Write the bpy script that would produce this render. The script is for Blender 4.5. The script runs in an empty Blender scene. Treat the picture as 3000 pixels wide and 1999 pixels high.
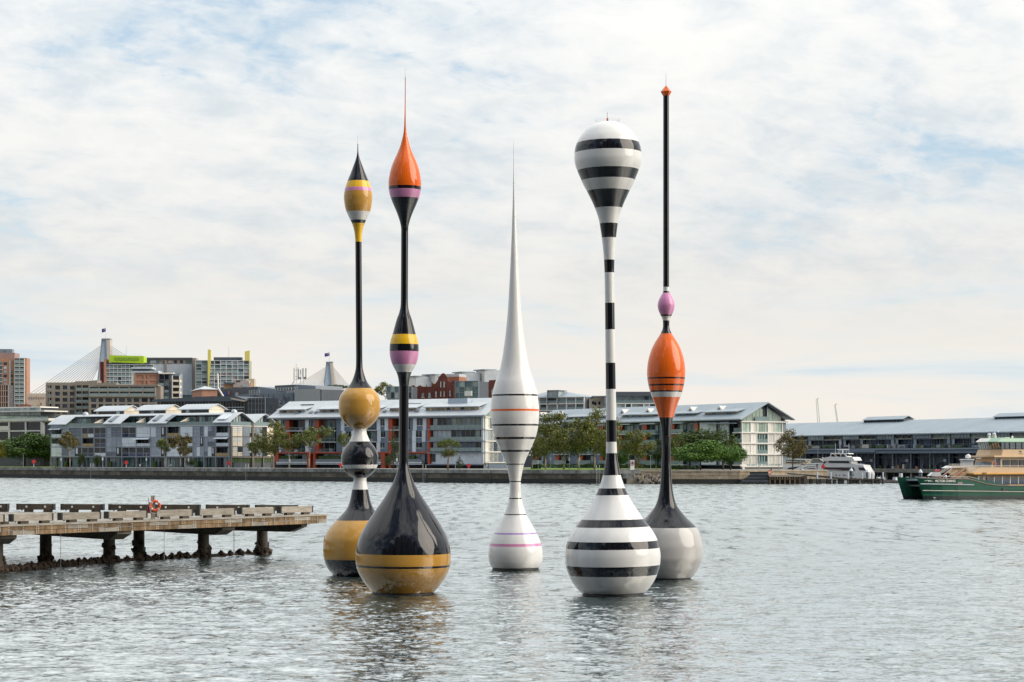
import bpy, bmesh, math, random
import numpy as np
from mathutils import Vector, Matrix, noise as mnoise
random.seed(7); np.random.seed(7)
R = math.radians
scn = bpy.context.scene
COL = scn.collection
# ------------------------------------------------------------------ camera
H, F, CX, HY = 6.5, 5833.0, 1500.0, 1340.0      # eye height (m), focal length, centre column and horizon row in photo pixels
cam_d = bpy.data.cameras.new("camera"); cam = bpy.data.objects.new("camera", cam_d); COL.objects.link(cam)
cam.location = (0, 0, H); cam.rotation_euler = (R(90), 0, 0)
cam_d.sensor_width = 36.0; cam_d.lens = F/3000*36.0
cam_d.shift_y = (HY-999.5)/3000
cam_d.clip_start = 0.5; cam_d.clip_end = 9000
scn.camera = cam
# ------------------------------------------------------------------ sky and sun
SUN_AZ, SUN_EL = R(104), R(29)                    # azimuth clockwise from the view direction
wd = bpy.data.worlds.new("World"); scn.world = wd; wd.use_nodes = True
nt = wd.node_tree; N = nt.nodes; L = nt.links; N.clear()
def nn(t, **k):
    n = N.new(t)
    for a, b in k.items(): setattr(n, a, b)
    return n
def mth(op, a, b=None, c=None, clamp=False):
    n = N.new('ShaderNodeMath'); n.operation = op; n.use_clamp = clamp
    for i, v in enumerate((a, b, c)):
        if v is None: continue
        if isinstance(v, (int, float)): n.inputs[i].default_value = v
        else: L.new(v, n.inputs[i])
    return n.outputs[0]
def ramp(fac, pts):
    n = N.new('ShaderNodeValToRGB'); L.new(fac, n.inputs[0]); cr = n.color_ramp
    while len(cr.elements) < len(pts): cr.elements.new(0.5)
    for e, (p, c) in zip(cr.elements, pts): e.position = p; e.color = (c[0], c[1], c[2], 1) if isinstance(c, tuple) else (c, c, c, 1)
    return n.outputs[0]
def mixc(f, a, b):
    n = N.new('ShaderNodeMix'); n.data_type = 'RGBA'
    if isinstance(f, (int, float)): n.inputs[0].default_value = f
    else: L.new(f, n.inputs[0])
    for i, v in ((6, a), (7, b)):
        if isinstance(v, tuple): n.inputs[i].default_value = (v[0], v[1], v[2], 1)
        else: L.new(v, n.inputs[i])
    return n.outputs[2]
def noise(vec, sc, det=6, rough=.55, dist=0.0):
    n = N.new('ShaderNodeTexNoise'); L.new(vec, n.inputs['Vector']); n.inputs['Scale'].default_value = sc
    n.inputs['Detail'].default_value = det; n.inputs['Roughness'].default_value = rough; n.inputs['Distortion'].default_value = dist
    return n.outputs['Fac']
sky = nn('ShaderNodeTexSky', sky_type='NISHITA', sun_disc=False, sun_elevation=SUN_EL, sun_rotation=SUN_AZ, altitude=0, air_density=1.0, dust_density=1.2, ozone_density=1.2)
tc = nn('ShaderNodeTexCoord'); sep = nn('ShaderNodeSeparateXYZ'); L.new(tc.outputs['Generated'], sep.inputs[0])
X_, Y_, Z_ = sep.outputs
den = mth('ADD', mth('MAXIMUM', Z_, 0.0), 0.34)
cu = mth('DIVIDE', X_, den); cv = mth('DIVIDE', Y_, den)
# fields of high cloud run obliquely across the view
ca, sa = math.cos(R(24)), math.sin(R(24))
u1 = mth('ADD', mth('MULTIPLY', cu, ca), mth('MULTIPLY', cv, sa))
v1 = mth('SUBTRACT', mth('MULTIPLY', cv, ca), mth('MULTIPLY', cu, sa))
cmb = nn('ShaderNodeCombineXYZ'); L.new(mth('MULTIPLY', u1, 1.0), cmb.inputs[0]); L.new(mth('MULTIPLY', v1, 1.0), cmb.inputs[1]); cmb.inputs[2].default_value = 7.4
cm2 = nn('ShaderNodeCombineXYZ'); L.new(mth('MULTIPLY', u1, 1.0), cm2.inputs[0]); L.new(mth('MULTIPLY', v1, 1.25), cm2.inputs[1]); cm2.inputs[2].default_value = 1.3
big = noise(cmb.outputs[0], 3.0, 3, .5, .2)
mid = noise(cm2.outputs[0], 21, 6, .58, .25)
east = mth('MULTIPLY', mth('ADD', mth('MULTIPLY', Y_, -1.0), 0.35, clamp=True), 0.15)   # the cloud breaks up away from the west
cover = mth('SUBTRACT', mth('ADD', mth('MULTIPLY', big, 0.58), mth('MULTIPLY', mid, 0.42)), east)
mask = ramp(cover, [(0.345, 0.0), (0.435, .80), (0.515, 1.0)])
shade = noise(cm2.outputs[0], 14, 8, .60, .3)
shade2 = mth('ADD', mth('MULTIPLY', shade, .62), mth('MULTIPLY', big, .38))
cloud = ramp(shade2, [(0.37, (6.1, 6.65, 7.0)), (0.45, (6.9, 7.2, 7.35)), (0.52, (7.6, 7.7, 7.65)), (0.61, (8.1, 8.1, 7.9))])
skyc = mixc(mth('MULTIPLY', mth('ADD', Y_, .6, clamp=True), .60), sky.outputs[0], (5.6, 7.0, 8.2))   # thin veil in the gaps
up = nn('ShaderNodeVectorMath', operation='SCALE'); L.new(cloud, up.inputs[0]); L.new(mth('ADD', mth('MULTIPLY', mth('MAXIMUM', Z_, 0.0), 1.15), 0.78), up.inputs[3])   # a cloud deck is brighter overhead
col = mixc(mask, skyc, up.outputs[0])
# the far deck of cloud seen through more air turns warm and even towards the horizon
c3 = nn('ShaderNodeCombineXYZ'); L.new(mth('MULTIPLY', X_, 5.0), c3.inputs[0]); L.new(mth('MULTIPLY', Y_, 5.0), c3.inputs[1]); L.new(mth('MULTIPLY', Z_, 34.0), c3.inputs[2])
low = noise(c3.outputs[0], 1.0, 6, .55, .5)
lowc = ramp(low, [(0.33, (5.2, 6.2, 6.9)), (0.42, (6.6, 6.9, 6.9)), (0.52, (7.4, 7.1, 6.65)), (0.66, (7.6, 7.15, 6.55))])
lowf = ramp(mth('ADD', Z_, mth('MULTIPLY', mth('SUBTRACT', low, .5), .06)), [(0.05, 1.0), (0.125, 0.0)])
col = mixc(lowf, col, lowc)
bg = nn('ShaderNodeBackground'); L.new(col, bg.inputs[0]); bg.inputs[1].default_value = 0.1
wo = nn('ShaderNodeOutputWorld'); L.new(bg.outputs[0], wo.inputs[0])
sd = bpy.data.lights.new("sun", 'SUN'); sd.energy = 2.6; sd.angle = R(50); sd.color = (1.0, .90, .76)
so = bpy.data.objects.new("sun", sd); COL.objects.link(so)
sdir = Vector((math.sin(SUN_AZ)*math.cos(SUN_EL), math.cos(SUN_AZ)*math.cos(SUN_EL), math.sin(SUN_EL)))
so.rotation_euler = (-sdir).to_track_quat('-Z', 'Y').to_euler(); so.location = (60, 0, 90)
scn.view_settings.view_transform = 'Standard'; scn.view_settings.look = 'None'
scn.view_settings.exposure = 0.28; scn.view_settings.gamma = 1.0; scn.view_settings.use_curve_mapping = False
scn.render.engine = 'CYCLES'
scn.cycles.max_bounces = 6; scn.cycles.diffuse_bounces = 2; scn.cycles.glossy_bounces = 4; scn.cycles.transmission_bounces = 4; scn.cycles.transparent_max_bounces = 8
scn.cycles.caustics_reflective = False; scn.cycles.caustics_refractive = False
scn.cycles.use_denoising = True
# ------------------------------------------------------------------ helpers
def P(px, py, D):
    return Vector(((px-CX)/F*D, D, H-(py-HY)*D/F))
def tagit(o, label=None, cat=None, group=None, kind=None):
    if label: o['label'] = label
    if cat: o['category'] = cat
    if group: o['group'] = group
    if kind: o['kind'] = kind
    return o
def empty(name, loc, label, cat, group=None, rz=0.0):
    o = bpy.data.objects.new(name, None); COL.objects.link(o); o.location = loc; o.rotation_euler[2] = rz
    o.empty_display_size = 0.5
    return tagit(o, label, cat, group)
def link_mesh(name, me, mat=None, parent=None, smooth=False):
    if mat is not None and not me.materials: me.materials.append(mat)
    o = bpy.data.objects.new(name, me); COL.objects.link(o)
    if parent is not None: o.parent = parent
    if smooth: me.shade_smooth()
    return o
def pydata(name, vs, fs, mat, parent=None, smooth=False, loc=None, rz=None):
    me = bpy.data.meshes.new(name); me.from_pydata([tuple(v) for v in vs], [], fs); me.update()
    o = link_mesh(name, me, mat, parent, smooth)
    if loc is not None: o.location = loc
    if rz is not None: o.rotation_euler[2] = rz
    return o
BOXF = [(0,3,2,1), (4,5,6,7), (0,1,5,4), (1,2,6,5), (2,3,7,6), (3,0,4,7)]
class MB:
    """collects shapes for ONE mesh"""
    def __init__(s): s.v = []; s.f = []
    def box(s, x0, x1, y0, y1, z0, z1):
        b = len(s.v)
        s.v += [(x0,y0,z0),(x1,y0,z0),(x1,y1,z0),(x0,y1,z0),(x0,y0,z1),(x1,y0,z1),(x1,y1,z1),(x0,y1,z1)]
        s.f += [tuple(i+b for i in f) for f in BOXF]; return s
    def hexa(s, pts):
        b = len(s.v); s.v += [tuple(p) for p in pts]; s.f += [tuple(i+b for i in f) for f in BOXF]; return s
    def tube(s, a, c, r, n=6, r2=None):
        a = Vector(a); c = Vector(c); d = (c-a); d = d.normalized() if d.length > 1e-9 else Vector((0,0,1))
        t = d.orthogonal().normalized(); q = d.cross(t); b = len(s.v); r2 = r if r2 is None else r2
        for p, rr in ((a, r), (c, r2)):
            for k in range(n):
                w = 2*math.pi*k/n; s.v.append(tuple(p + t*(math.cos(w)*rr) + q*(math.sin(w)*rr)))
        for k in range(n): s.f.append((b+k, b+(k+1) % n, b+n+(k+1) % n, b+n+k))
        s.f.append(tuple(b+n-1-k for k in range(n))); s.f.append(tuple(b+n+k for k in range(n))); return s
    def path(s, pts, r, n=6):
        for a, c in zip(pts[:-1], pts[1:]): s.tube(a, c, r, n)
        return s
    def lathe(s, prof, n=16, c=(0,0,0)):
        b = len(s.v); m = len(prof)
        for (r, z) in prof:
            for k in range(n):
                w = 2*math.pi*k/n; s.v.append((c[0]+r*math.cos(w), c[1]+r*math.sin(w), c[2]+z))
        for i in range(m-1):
            for k in range(n):
                s.f.append((b+i*n+k, b+i*n+(k+1) % n, b+(i+1)*n+(k+1) % n, b+(i+1)*n+k))
        return s
    def prism(s, poly, y0, y1):
        """polygon in x,z extruded along y"""
        b = len(s.v); m = len(poly)
        for y in (y0, y1):
            for (x, z) in poly: s.v.append((x, y, z))
        area = sum(poly[i][0]*poly[(i+1) % m][1]-poly[(i+1) % m][0]*poly[i][1] for i in range(m))
        fr = tuple(b+i for i in range(m)); bk = tuple(b+m+m-1-i for i in range(m))
        if area < 0: fr = fr[::-1]; bk = bk[::-1]
        s.f.append(fr); s.f.append(bk)
        for i in range(m):
            j = (i+1) % m; q = (b+i, b+m+i, b+m+j, b+j)
            s.f.append(q if area > 0 else q[::-1])
        return s
    def obj(s, name, mat, parent=None, smooth=False, loc=None, rz=None):
        return pydata(name, s.v, s.f, mat, parent, smooth, loc, rz)
# ------------------------------------------------------------------ materials
MATS = {}
def mat(name, rgb, rough=.6, metal=0.0, var=.12, vscale=.6, grime=0.0, bump=0.0, bscale=8.0, spec=.5, coat=0.0, stretch=None, emis=None, rand=0.0):
    if name in MATS: return MATS[name]
    m = bpy.data.materials.new(name); m.use_nodes = True; t = m.node_tree; n = t.nodes; l = t.links
    b = n['Principled BSDF']; b.inputs['Roughness'].default_value = rough; b.inputs['Metallic'].default_value = metal
    b.inputs['Specular IOR Level'].default_value = spec*(.85 if coat == .06 else 1)
    b.inputs['Coat Weight'].default_value = coat; b.inputs['Coat Roughness'].default_value = .03
    g = n.new('ShaderNodeNewGeometry'); vec = g.outputs['Position']
    if stretch:
        mp = n.new('ShaderNodeVectorMath'); mp.operation = 'MULTIPLY'; l.new(vec, mp.inputs[0]); mp.inputs[1].default_value = stretch; vec = mp.outputs[0]
    ns = n.new('ShaderNodeTexNoise'); l.new(vec, ns.inputs['Vector']); ns.inputs['Scale'].default_value = vscale; ns.inputs['Detail'].default_value = 6; ns.inputs['Roughness'].default_value = .62
    r = n.new('ShaderNodeValToRGB'); l.new(ns.outputs['Fac'], r.inputs[0])
    lo = tuple(max(0, c*(1-var-grime)) for c in rgb); hi = tuple(min(1, c*(1+var)) for c in rgb)
    r.color_ramp.elements[0].position = .32; r.color_ramp.elements[0].color = (*lo, 1)
    r.color_ramp.elements[1].position = .68; r.color_ramp.elements[1].color = (*hi, 1)
    out = r.outputs[0]
    if rand:
        oi = n.new('ShaderNodeObjectInfo'); hs = n.new('ShaderNodeHueSaturation'); l.new(out, hs.inputs['Color'])
        mr = n.new('ShaderNodeMapRange'); l.new(oi.outputs['Random'], mr.inputs[0]); mr.inputs[3].default_value = 1-rand; mr.inputs[4].default_value = 1+rand; l.new(mr.outputs[0], hs.inputs['Value']); out = hs.outputs[0]
    l.new(out, b.inputs['Base Color'])
    if bump:
        n2 = n.new('ShaderNodeTexNoise'); l.new(vec, n2.inputs['Vector']); n2.inputs['Scale'].default_value = bscale; n2.inputs['Detail'].default_value = 5
        bp = n.new('ShaderNodeBump'); l.new(n2.outputs['Fac'], bp.inputs['Height']); bp.inputs['Strength'].default_value = 1.0; bp.inputs['Distance'].default_value = bump; l.new(bp.outputs[0], b.inputs['Normal'])
    if emis:
        b.inputs['Emission Color'].default_value = (*emis, 1); b.inputs['Emission Strength'].default_value = 1
    MATS[name] = m; return m
def gloss(name, rgb):      # fairground-bright marine paint under clear coat, slightly uneven fibreglass below it
    return mat(name, rgb, rough=.07, var=.03, vscale=1.3, coat=.06, bump=.0035, bscale=1.1, stretch=(1, 1, .35))
# ------------------------------------------------------------------ a facade plane located in the world
_cubes = {}
def cube_mesh(m):
    if m.name not in _cubes:
        me = bpy.data.meshes.new("block_"+m.name)
        me.from_pydata([(0,0,0),(1,0,0),(1,1,0),(0,1,0),(0,0,1),(1,0,1),(1,1,1),(0,1,1)], [], BOXF); me.materials.append(m); _cubes[m.name] = me
    return _cubes[m.name]
class Plane:
    """vertical plane through two ground points; local x runs left to right, local y runs into the building"""
    def __init__(s, root, a, b):
        s.root = root; s.A = Vector((a[0], a[1])); d = Vector((b[0]-a[0], b[1]-a[1])); s.len = d.length; d.normalize()
        s.d = d; s.n = Vector((-d.y, d.x)); s.th = math.atan2(d.y, d.x); s.rl = root.location.copy()
    def U(s, px, off=0.0):
        k = (px-CX)/F; A = s.A+s.n*off; return (k*A.y-A.x)/(s.d.x-k*s.d.y)
    def D(s, px, off=0.0): return (s.A+s.n*off).y + s.U(px, off)*s.d.y
    def Z(s, px, py, off=0.0): return H-(py-HY)*s.D(px, off)/F
    def W(s, u, y, z): p = s.A+s.d*u+s.n*y; return Vector((p.x, p.y, z))
    def box(s, nm, m, u0, u1, y0, y1, z0, z1, parent=None):
        o = bpy.data.objects.new(nm, cube_mesh(m)); COL.objects.link(o); o.parent = s.root
        o.location = s.W(min(u0, u1), y0, min(z0, z1))-s.rl; o.rotation_euler[2] = s.th
        o.scale = (max(abs(u1-u0), .01), max(abs(y1-y0), .01), max(abs(z1-z0), .01)); return o
    def pbox(s, nm, m, x0, y0, x1, y1, d0=0.0, d1=.25, zp=None):
        """x0..x1, y0..y1: where its front shows in the photograph; d0..d1 depth in metres from the plane"""
        zp = (x0+x1)/2 if zp is None else zp
        return s.box(nm, m, s.U(x0, d0), s.U(x1, d0), d0, d1, s.Z(zp, y1, d0), s.Z(zp, y0, d0))
    def mb(s, mb, nm, m, smooth=False):
        o = mb.obj(nm, m, s.root, smooth); o.location = s.W(0, 0, 0)-s.rl; o.rotation_euler[2] = s.th; return o
    def ppoly(s, nm, m, pts, d0, d1, smooth=False):
        mb = MB(); mb.prism([(s.U(a, d0), s.Z(a, b, d0)) for a, b in pts], d0, d1); return s.mb(mb, nm, m, smooth)
def bld(name, label, px0, D0, px1, D1, group=None, cat="building", z=3.3):
    a = ((px0-CX)/F*D0, D0); b = ((px1-CX)/F*D1, D1)
    e = empty(name, (a[0], a[1], z), label, cat, group)
    return e, Plane(e, a, b)
# ------------------------------------------------------------------ shared materials
M_black = gloss('paint_black', (.007, .008, .012)); M_white = gloss('paint_white', (.80, .80, .79)); M_gold = gloss('paint_gold', (.56, .30, .058))
M_yellow = gloss('paint_yellow', (.86, .50, .02)); M_orange = gloss('paint_orange', (.84, .14, .01)); M_pink = gloss('paint_pink', (.68, .27, .50))
M_lilac = gloss('paint_lilac', (.42, .30, .60)); M_grey = gloss('paint_pearl_grey', (.50, .49, .48)); M_skirt = mat('skirt_black', (.012, .014, .014), .5)
M_redp = gloss('paint_red', (.55, .09, .03)); M_metal = mat('galvanised_metal', (.45, .46, .47), .4, .6)
# ------------------------------------------------------------------ water
def make_water():
    rnd = np.random.RandomState(3)
    comps = []
    for i in range(84):
        lam = math.exp(rnd.uniform(math.log(.42), math.log(3.6))); th = R(250)+rnd.normal(0, .75)
        slope = .0095*(lam/1.5)**(-.25); comps.append((lam, math.cos(th), math.sin(th), slope*lam/(2*math.pi), rnd.uniform(0, 6.28)))
    def field(X, Y, sp):
        Z = np.zeros_like(X)
        for lam, cx, cy, a, ph in comps:
            k = 2*math.pi/lam; w = np.clip((lam/sp-2.0)/1.5, 0, 1)
            g = k*(X*cx+Y*cy)+ph
            Z += a*w*(np.sin(g)+.28*np.cos(2*g))
        return Z
    rows = [50.0]
    while rows[-1] < 700: rows.append(rows[-1]*(1.0018 if rows[-1] < 150 else 1.0042))
    rows = np.array(rows); sp = np.gradient(rows)
    ang = np.linspace(-.285, .285, 800)
    X = rows[:, None]*ang[None, :]; Y = np.repeat(rows[:, None], len(ang), 1); S = np.repeat(sp[:, None], len(ang), 1)
    Zf = field(X, Y, S)
    gust = .75+.5*(.5+.5*np.sin(X*.031+1.0+np.sin(Y*.021)*1.3)*np.cos(Y*.017+X*.008))
    Zf *= gust
    Zf[0, :] = 0; Zf[-1, :] = 0; Zf[:, 0] = 0; Zf[:, -1] = 0
    nr, nc = X.shape
    vs = np.stack([X, Y, Zf], -1).reshape(-1, 3)
    idx = np.arange(nr*nc).reshape(nr, nc)
    q = np.stack([idx[:-1, :-1], idx[:-1, 1:], idx[1:, 1:], idx[1:, :-1]], -1).reshape(-1, 4)
    # calm outer sheet round the detailed part
    xa, xb, y0, y1 = rows[0]*ang[0], rows[0]*ang[-1], rows[0], rows[-1]
    Xa, Xb = y1*ang[0], y1*ang[-1]
    ex = np.array([(-3000, -600, 0), (3000, -600, 0), (3000, 1400, 0), (-3000, 1400, 0)]); b = nr*nc
    vs = np.vstack([vs, ex])
    c00, c01, c10, c11 = idx[0, 0], idx[0, -1], idx[-1, 0], idx[-1, -1]
    def fan(strip, e0, e1):
        h = len(strip)//2; out = []
        for i in range(len(strip)-1): out.append((strip[i+1], strip[i], e0 if i < h else e1))
        out.append((strip[h], e1, e0)) if False else out.append((e0, e1, strip[h])); return out
    tris = fan(list(idx[0, :]), b, b+1) + fan(list(idx[:, -1]), b+1, b+2) + fan(list(idx[-1, ::-1]), b+2, b+3) + fan(list(idx[::-1, 0]), b+3, b)
    me = bpy.data.meshes.new('water'); nq = len(q); ntri = len(tris)
    me.vertices.add(len(vs)); me.vertices.foreach_set('co', vs.astype(np.float32).ravel())
    loops = np.concatenate([q.ravel(), np.array(tris).ravel()]).astype(np.int32)
    me.loops.add(len(loops)); me.loops.foreach_set('vertex_index', loops)
    st = np.concatenate([np.arange(nq)*4, nq*4+np.arange(ntri)*3]).astype(np.int32)
    me.polygons.add(nq+ntri); me.polygons.foreach_set('loop_start', st)
    me.polygons.foreach_set('use_smooth', np.ones(nq+ntri, bool)); me.update(calc_edges=True); me.validate()
    m = bpy.data.materials.new('harbour_water'); m.use_nodes = True; t = m.node_tree; n = t.nodes; l = t.links
    b_ = n['Principled BSDF']; b_.inputs['Base Color'].default_value = (.045, .075, .075, 1); b_.inputs['Roughness'].default_value = .03; b_.inputs['IOR'].default_value = 2.1
    g = n.new('ShaderNodeNewGeometry'); acc = g.outputs['Normal']
    def vm(op, a_, b_2):
        q = n.new('ShaderNodeVectorMath'); q.operation = op
        for i_, v_ in enumerate((a_, b_2)):
            if isinstance(v_, tuple): q.inputs[i_].default_value = v_
            else: l.new(v_, q.inputs[i_])
        return q.outputs[0]
    # sheltered water near the promenade, finely wind-roughened water out in the fairway
    sp_ = n.new('ShaderNodeSeparateXYZ'); l.new(g.outputs['Position'], sp_.inputs[0])
    mr_ = n.new('ShaderNodeMapRange'); l.new(sp_.outputs[1], mr_.inputs[0]); mr_.inputs[1].default_value = 70; mr_.inputs[2].default_value = 260; mr_.inputs[3].default_value = .12; mr_.inputs[4].default_value = .27
    mf_ = n.new('ShaderNodeMapRange'); l.new(sp_.outputs[1], mf_.inputs[0]); mf_.inputs[1].default_value = 90; mf_.inputs[2].default_value = 300; mf_.inputs[3].default_value = 1.0; mf_.inputs[4].default_value = 1.0
    cb_ = n.new('ShaderNodeCombineXYZ'); [l.new(mf_.outputs[0], cb_.inputs[i_]) for i_ in range(3)]; fade = cb_.outputs[0]
    nr_ = n.new('ShaderNodeTexNoise'); l.new(vm('MULTIPLY', g.outputs['Position'], (.62, .13, 1.0)), nr_.inputs['Vector']); nr_.inputs['Scale'].default_value = 1.0; nr_.inputs['Detail'].default_value = 5; nr_.inputs['Roughness'].default_value = .72     # small cat's-paws
    rg_ = n.new('ShaderNodeMapRange'); l.new(nr_.outputs['Fac'], rg_.inputs[0]); rg_.inputs[1].default_value = .38; rg_.inputs[2].default_value = .54; rg_.inputs[3].default_value = .32; rg_.inputs[4].default_value = 1.12
    rm_ = n.new('ShaderNodeMath'); rm_.operation = 'MULTIPLY'; l.new(mr_.outputs[0], rm_.inputs[0]); l.new(rg_.outputs[0], rm_.inputs[1]); mr_ = rm_; l.new(mr_.outputs[0], b_.inputs['Roughness'])
    for sc, det, k_ in ((1.5, 2, .62), (5.0, 2, .85), (.4, 2, .24)):      # small ripples tilt the surface
        ns = n.new('ShaderNodeTexNoise'); l.new(vm('MULTIPLY', g.outputs['Position'], (1.0, 1.35, 1.0)), ns.inputs['Vector']); ns.inputs['Scale'].default_value = sc; ns.inputs['Detail'].default_value = det; ns.inputs['Roughness'].default_value = .55
        acc = vm('ADD', acc, vm('MULTIPLY', vm('MULTIPLY', vm('SUBTRACT', ns.outputs['Color'], (.5, .5, .5)), (k_, k_*1.2, 0.0)), fade))
    q = n.new('ShaderNodeVectorMath'); q.operation = 'NORMALIZE'; l.new(acc, q.inputs[0]); l.new(q.outputs[0], b_.inputs['Normal'])
    og = n.new('ShaderNodeBsdfGlossy'); og.inputs['Color'].default_value = (.86, .90, .90, 1); l.new(mr_.outputs[0], og.inputs['Roughness']); l.new(q.outputs[0], og.inputs['Normal'])
    mxs = n.new('ShaderNodeMixShader'); mxs.inputs[0].default_value = .62; l.new(b_.outputs[0], mxs.inputs[1]); l.new(og.outputs[0], mxs.inputs[2]); l.new(mxs.outputs[0], n['Material Output'].inputs['Surface'])  # plain reflective layer added to brighten the water
    o = link_mesh('water', me, m); tagit(o, kind='structure', label='grey rippled harbour water reflecting the cloudy sky')
make_water()
# ------------------------------------------------------------------ land and quay
M_pave = mat('promenade_paving', (.30, .29, .27), .8, var=.12); M_conc = mat('weathered_concrete', (.20, .19, .165), .85, var=.45, vscale=.9, bump=.05, bscale=2)
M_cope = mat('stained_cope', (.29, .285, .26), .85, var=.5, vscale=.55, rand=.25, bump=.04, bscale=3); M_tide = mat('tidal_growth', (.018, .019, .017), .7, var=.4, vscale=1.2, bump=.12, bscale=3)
M_mid = mat('brown_stained_wall', (.135, .115, .085), .85, var=.5, vscale=.35, grime=.15, rand=.2, bump=.06, bscale=2.5)
M_sand = mat('sandstone_block', (.42, .34, .24), .85, var=.3, vscale=.8, rand=.15, bump=.06, bscale=3); M_grass = mat('lawn_grass', (.17, .27, .03), .9, var=.25, vscale=.5)
Q = [Vector((-168-157.9*2.2, 639+136*2.2)), Vector((-5.1, 499)), Vector(((1880-CX)/F*487, 487)), Vector(((2165-CX)/F*486, 486)), Vector(((2425-CX)/F*497, 497))]
g = [(q.x, q.y, 3.3) for q in Q] + [((a-CX)/F*b, b, 3.3) for a, b in ((2420, 507), (2316, 511), (2322, 560), (2280, 640))] + [(520, 700, 3.3), (2600, 900, 3.3), (2600, 3200, 3.3), (-2600, 3200, 3.3), (-2600, 1100, 3.3)]
bm = bmesh.new(); vv = [bm.verts.new(p) for p in g]; bm.faces.new(vv); ge = bmesh.ops.extrude_face_region(bm, geom=list(bm.faces)); 
for e in ge['geom']:
    if isinstance(e, bmesh.types.BMVert): e.co.z = -3.0
bmesh.ops.recalc_face_normals(bm, faces=list(bm.faces)); bmesh.ops.triangulate(bm, faces=list(bm.faces))
me = bpy.data.meshes.new('ground'); bm.to_mesh(me); bm.free(); tagit(link_mesh('ground', me, M_pave), kind='structure')
def quay(name, label, a, b, step, courses, tide_z=1.15, z0=3.3):
    """courses: (name, material, z0, z1, proud). Every stone is its own piece."""
    root = empty(name, (a.x, a.y, 0), label, "quay wall"); root['kind'] = 'structure'
    pl = Plane(root, a, b); n = max(1, int(pl.len/step)); 
    pl.box('tidal_footing', M_tide, 0, pl.len, -.28, .35, -2.5, tide_z)
    for ci, (nm, m, za, zb, pr, k) in enumerate(courses):
        cnt = max(1, int(pl.len/(step*k)))
        for i in range(cnt):
            u0 = pl.len*i/cnt; u1 = pl.len*(i+1)/cnt; j = random.uniform(-.025, .025)
            pl.box(nm, m, u0+.03, u1-.03, -pr+j, .3, za+.02, zb-.02)
    return pl
cA = Q[0]+(Q[1]-Q[0])*.60
quay('quay_wall', 'long dark concrete harbour wall with a pale stained coping below the grey wharf apartments', cA, Q[1], 3.2,
     [('coping_stone', M_cope, 2.45, 3.42, .42, 1.0), ('wall_panel', M_mid, 1.15, 2.43, .22, 1.35)])
quay('quay_wall', 'dark harbour wall in front of the lawn between the white spire buoy and the speed sign', Q[1], Q[2], 3.0,
     [('coping_stone', M_cope, 2.45, 3.38, .42, 1.0), ('wall_panel', M_mid, 1.15, 2.43, .22, 1.3)])
quay('quay_wall', 'pale sandstone harbour wall in front of the dark green fig trees', Q[2], Q[3], 2.2,
     [('capping', M_sand, 2.95, 3.25, .35, 2.0), ('stone_block', M_sand, 2.0, 2.93, .16, 1.0), ('stone_block', M_sand, 1.15, 1.98, .14, 1.1)], tide_z=1.1)
quay('quay_wall', 'sandstone harbour wall beside the steps and the timber landing', Q[3], Q[4], 2.2,
     [('capping', M_sand, 2.95, 3.25, .35, 2.0), ('stone_block', M_sand, 2.0, 2.93, .16, 1.0), ('stone_block', M_sand, 1.1, 1.98, .14, 1.1)], tide_z=1.05)
# near promenade the photographer stands on; it closes the water behind the camera
tagit(MB().box(-420, 420, -60, 12, -3, 4.4).obj('pavement', M_pave), kind='structure')
def ground_patch(name, pts, z, m):
    me = bpy.data.meshes.new(name); me.from_pydata([((px-CX)/F*D, D, z) for px, D in pts], [], [tuple(range(len(pts)))]); me.update()
    tagit(link_mesh(name, me, m), kind='structure')
ground_patch('lawn', [(1556, 500), (1860, 492), (1990, 491), (1990, 575), (1520, 585)], 3.36, M_grass)
ground_patch('lawn', [(-160, 664), (60, 642), (176, 634), (168, 760), (-160, 780)], 3.36, mat('sun_painted_grass', (.34, .40, .05), .9, var=.2, vscale=.4))  # left lawn: sunlight is put into the brighter grass colour
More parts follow.
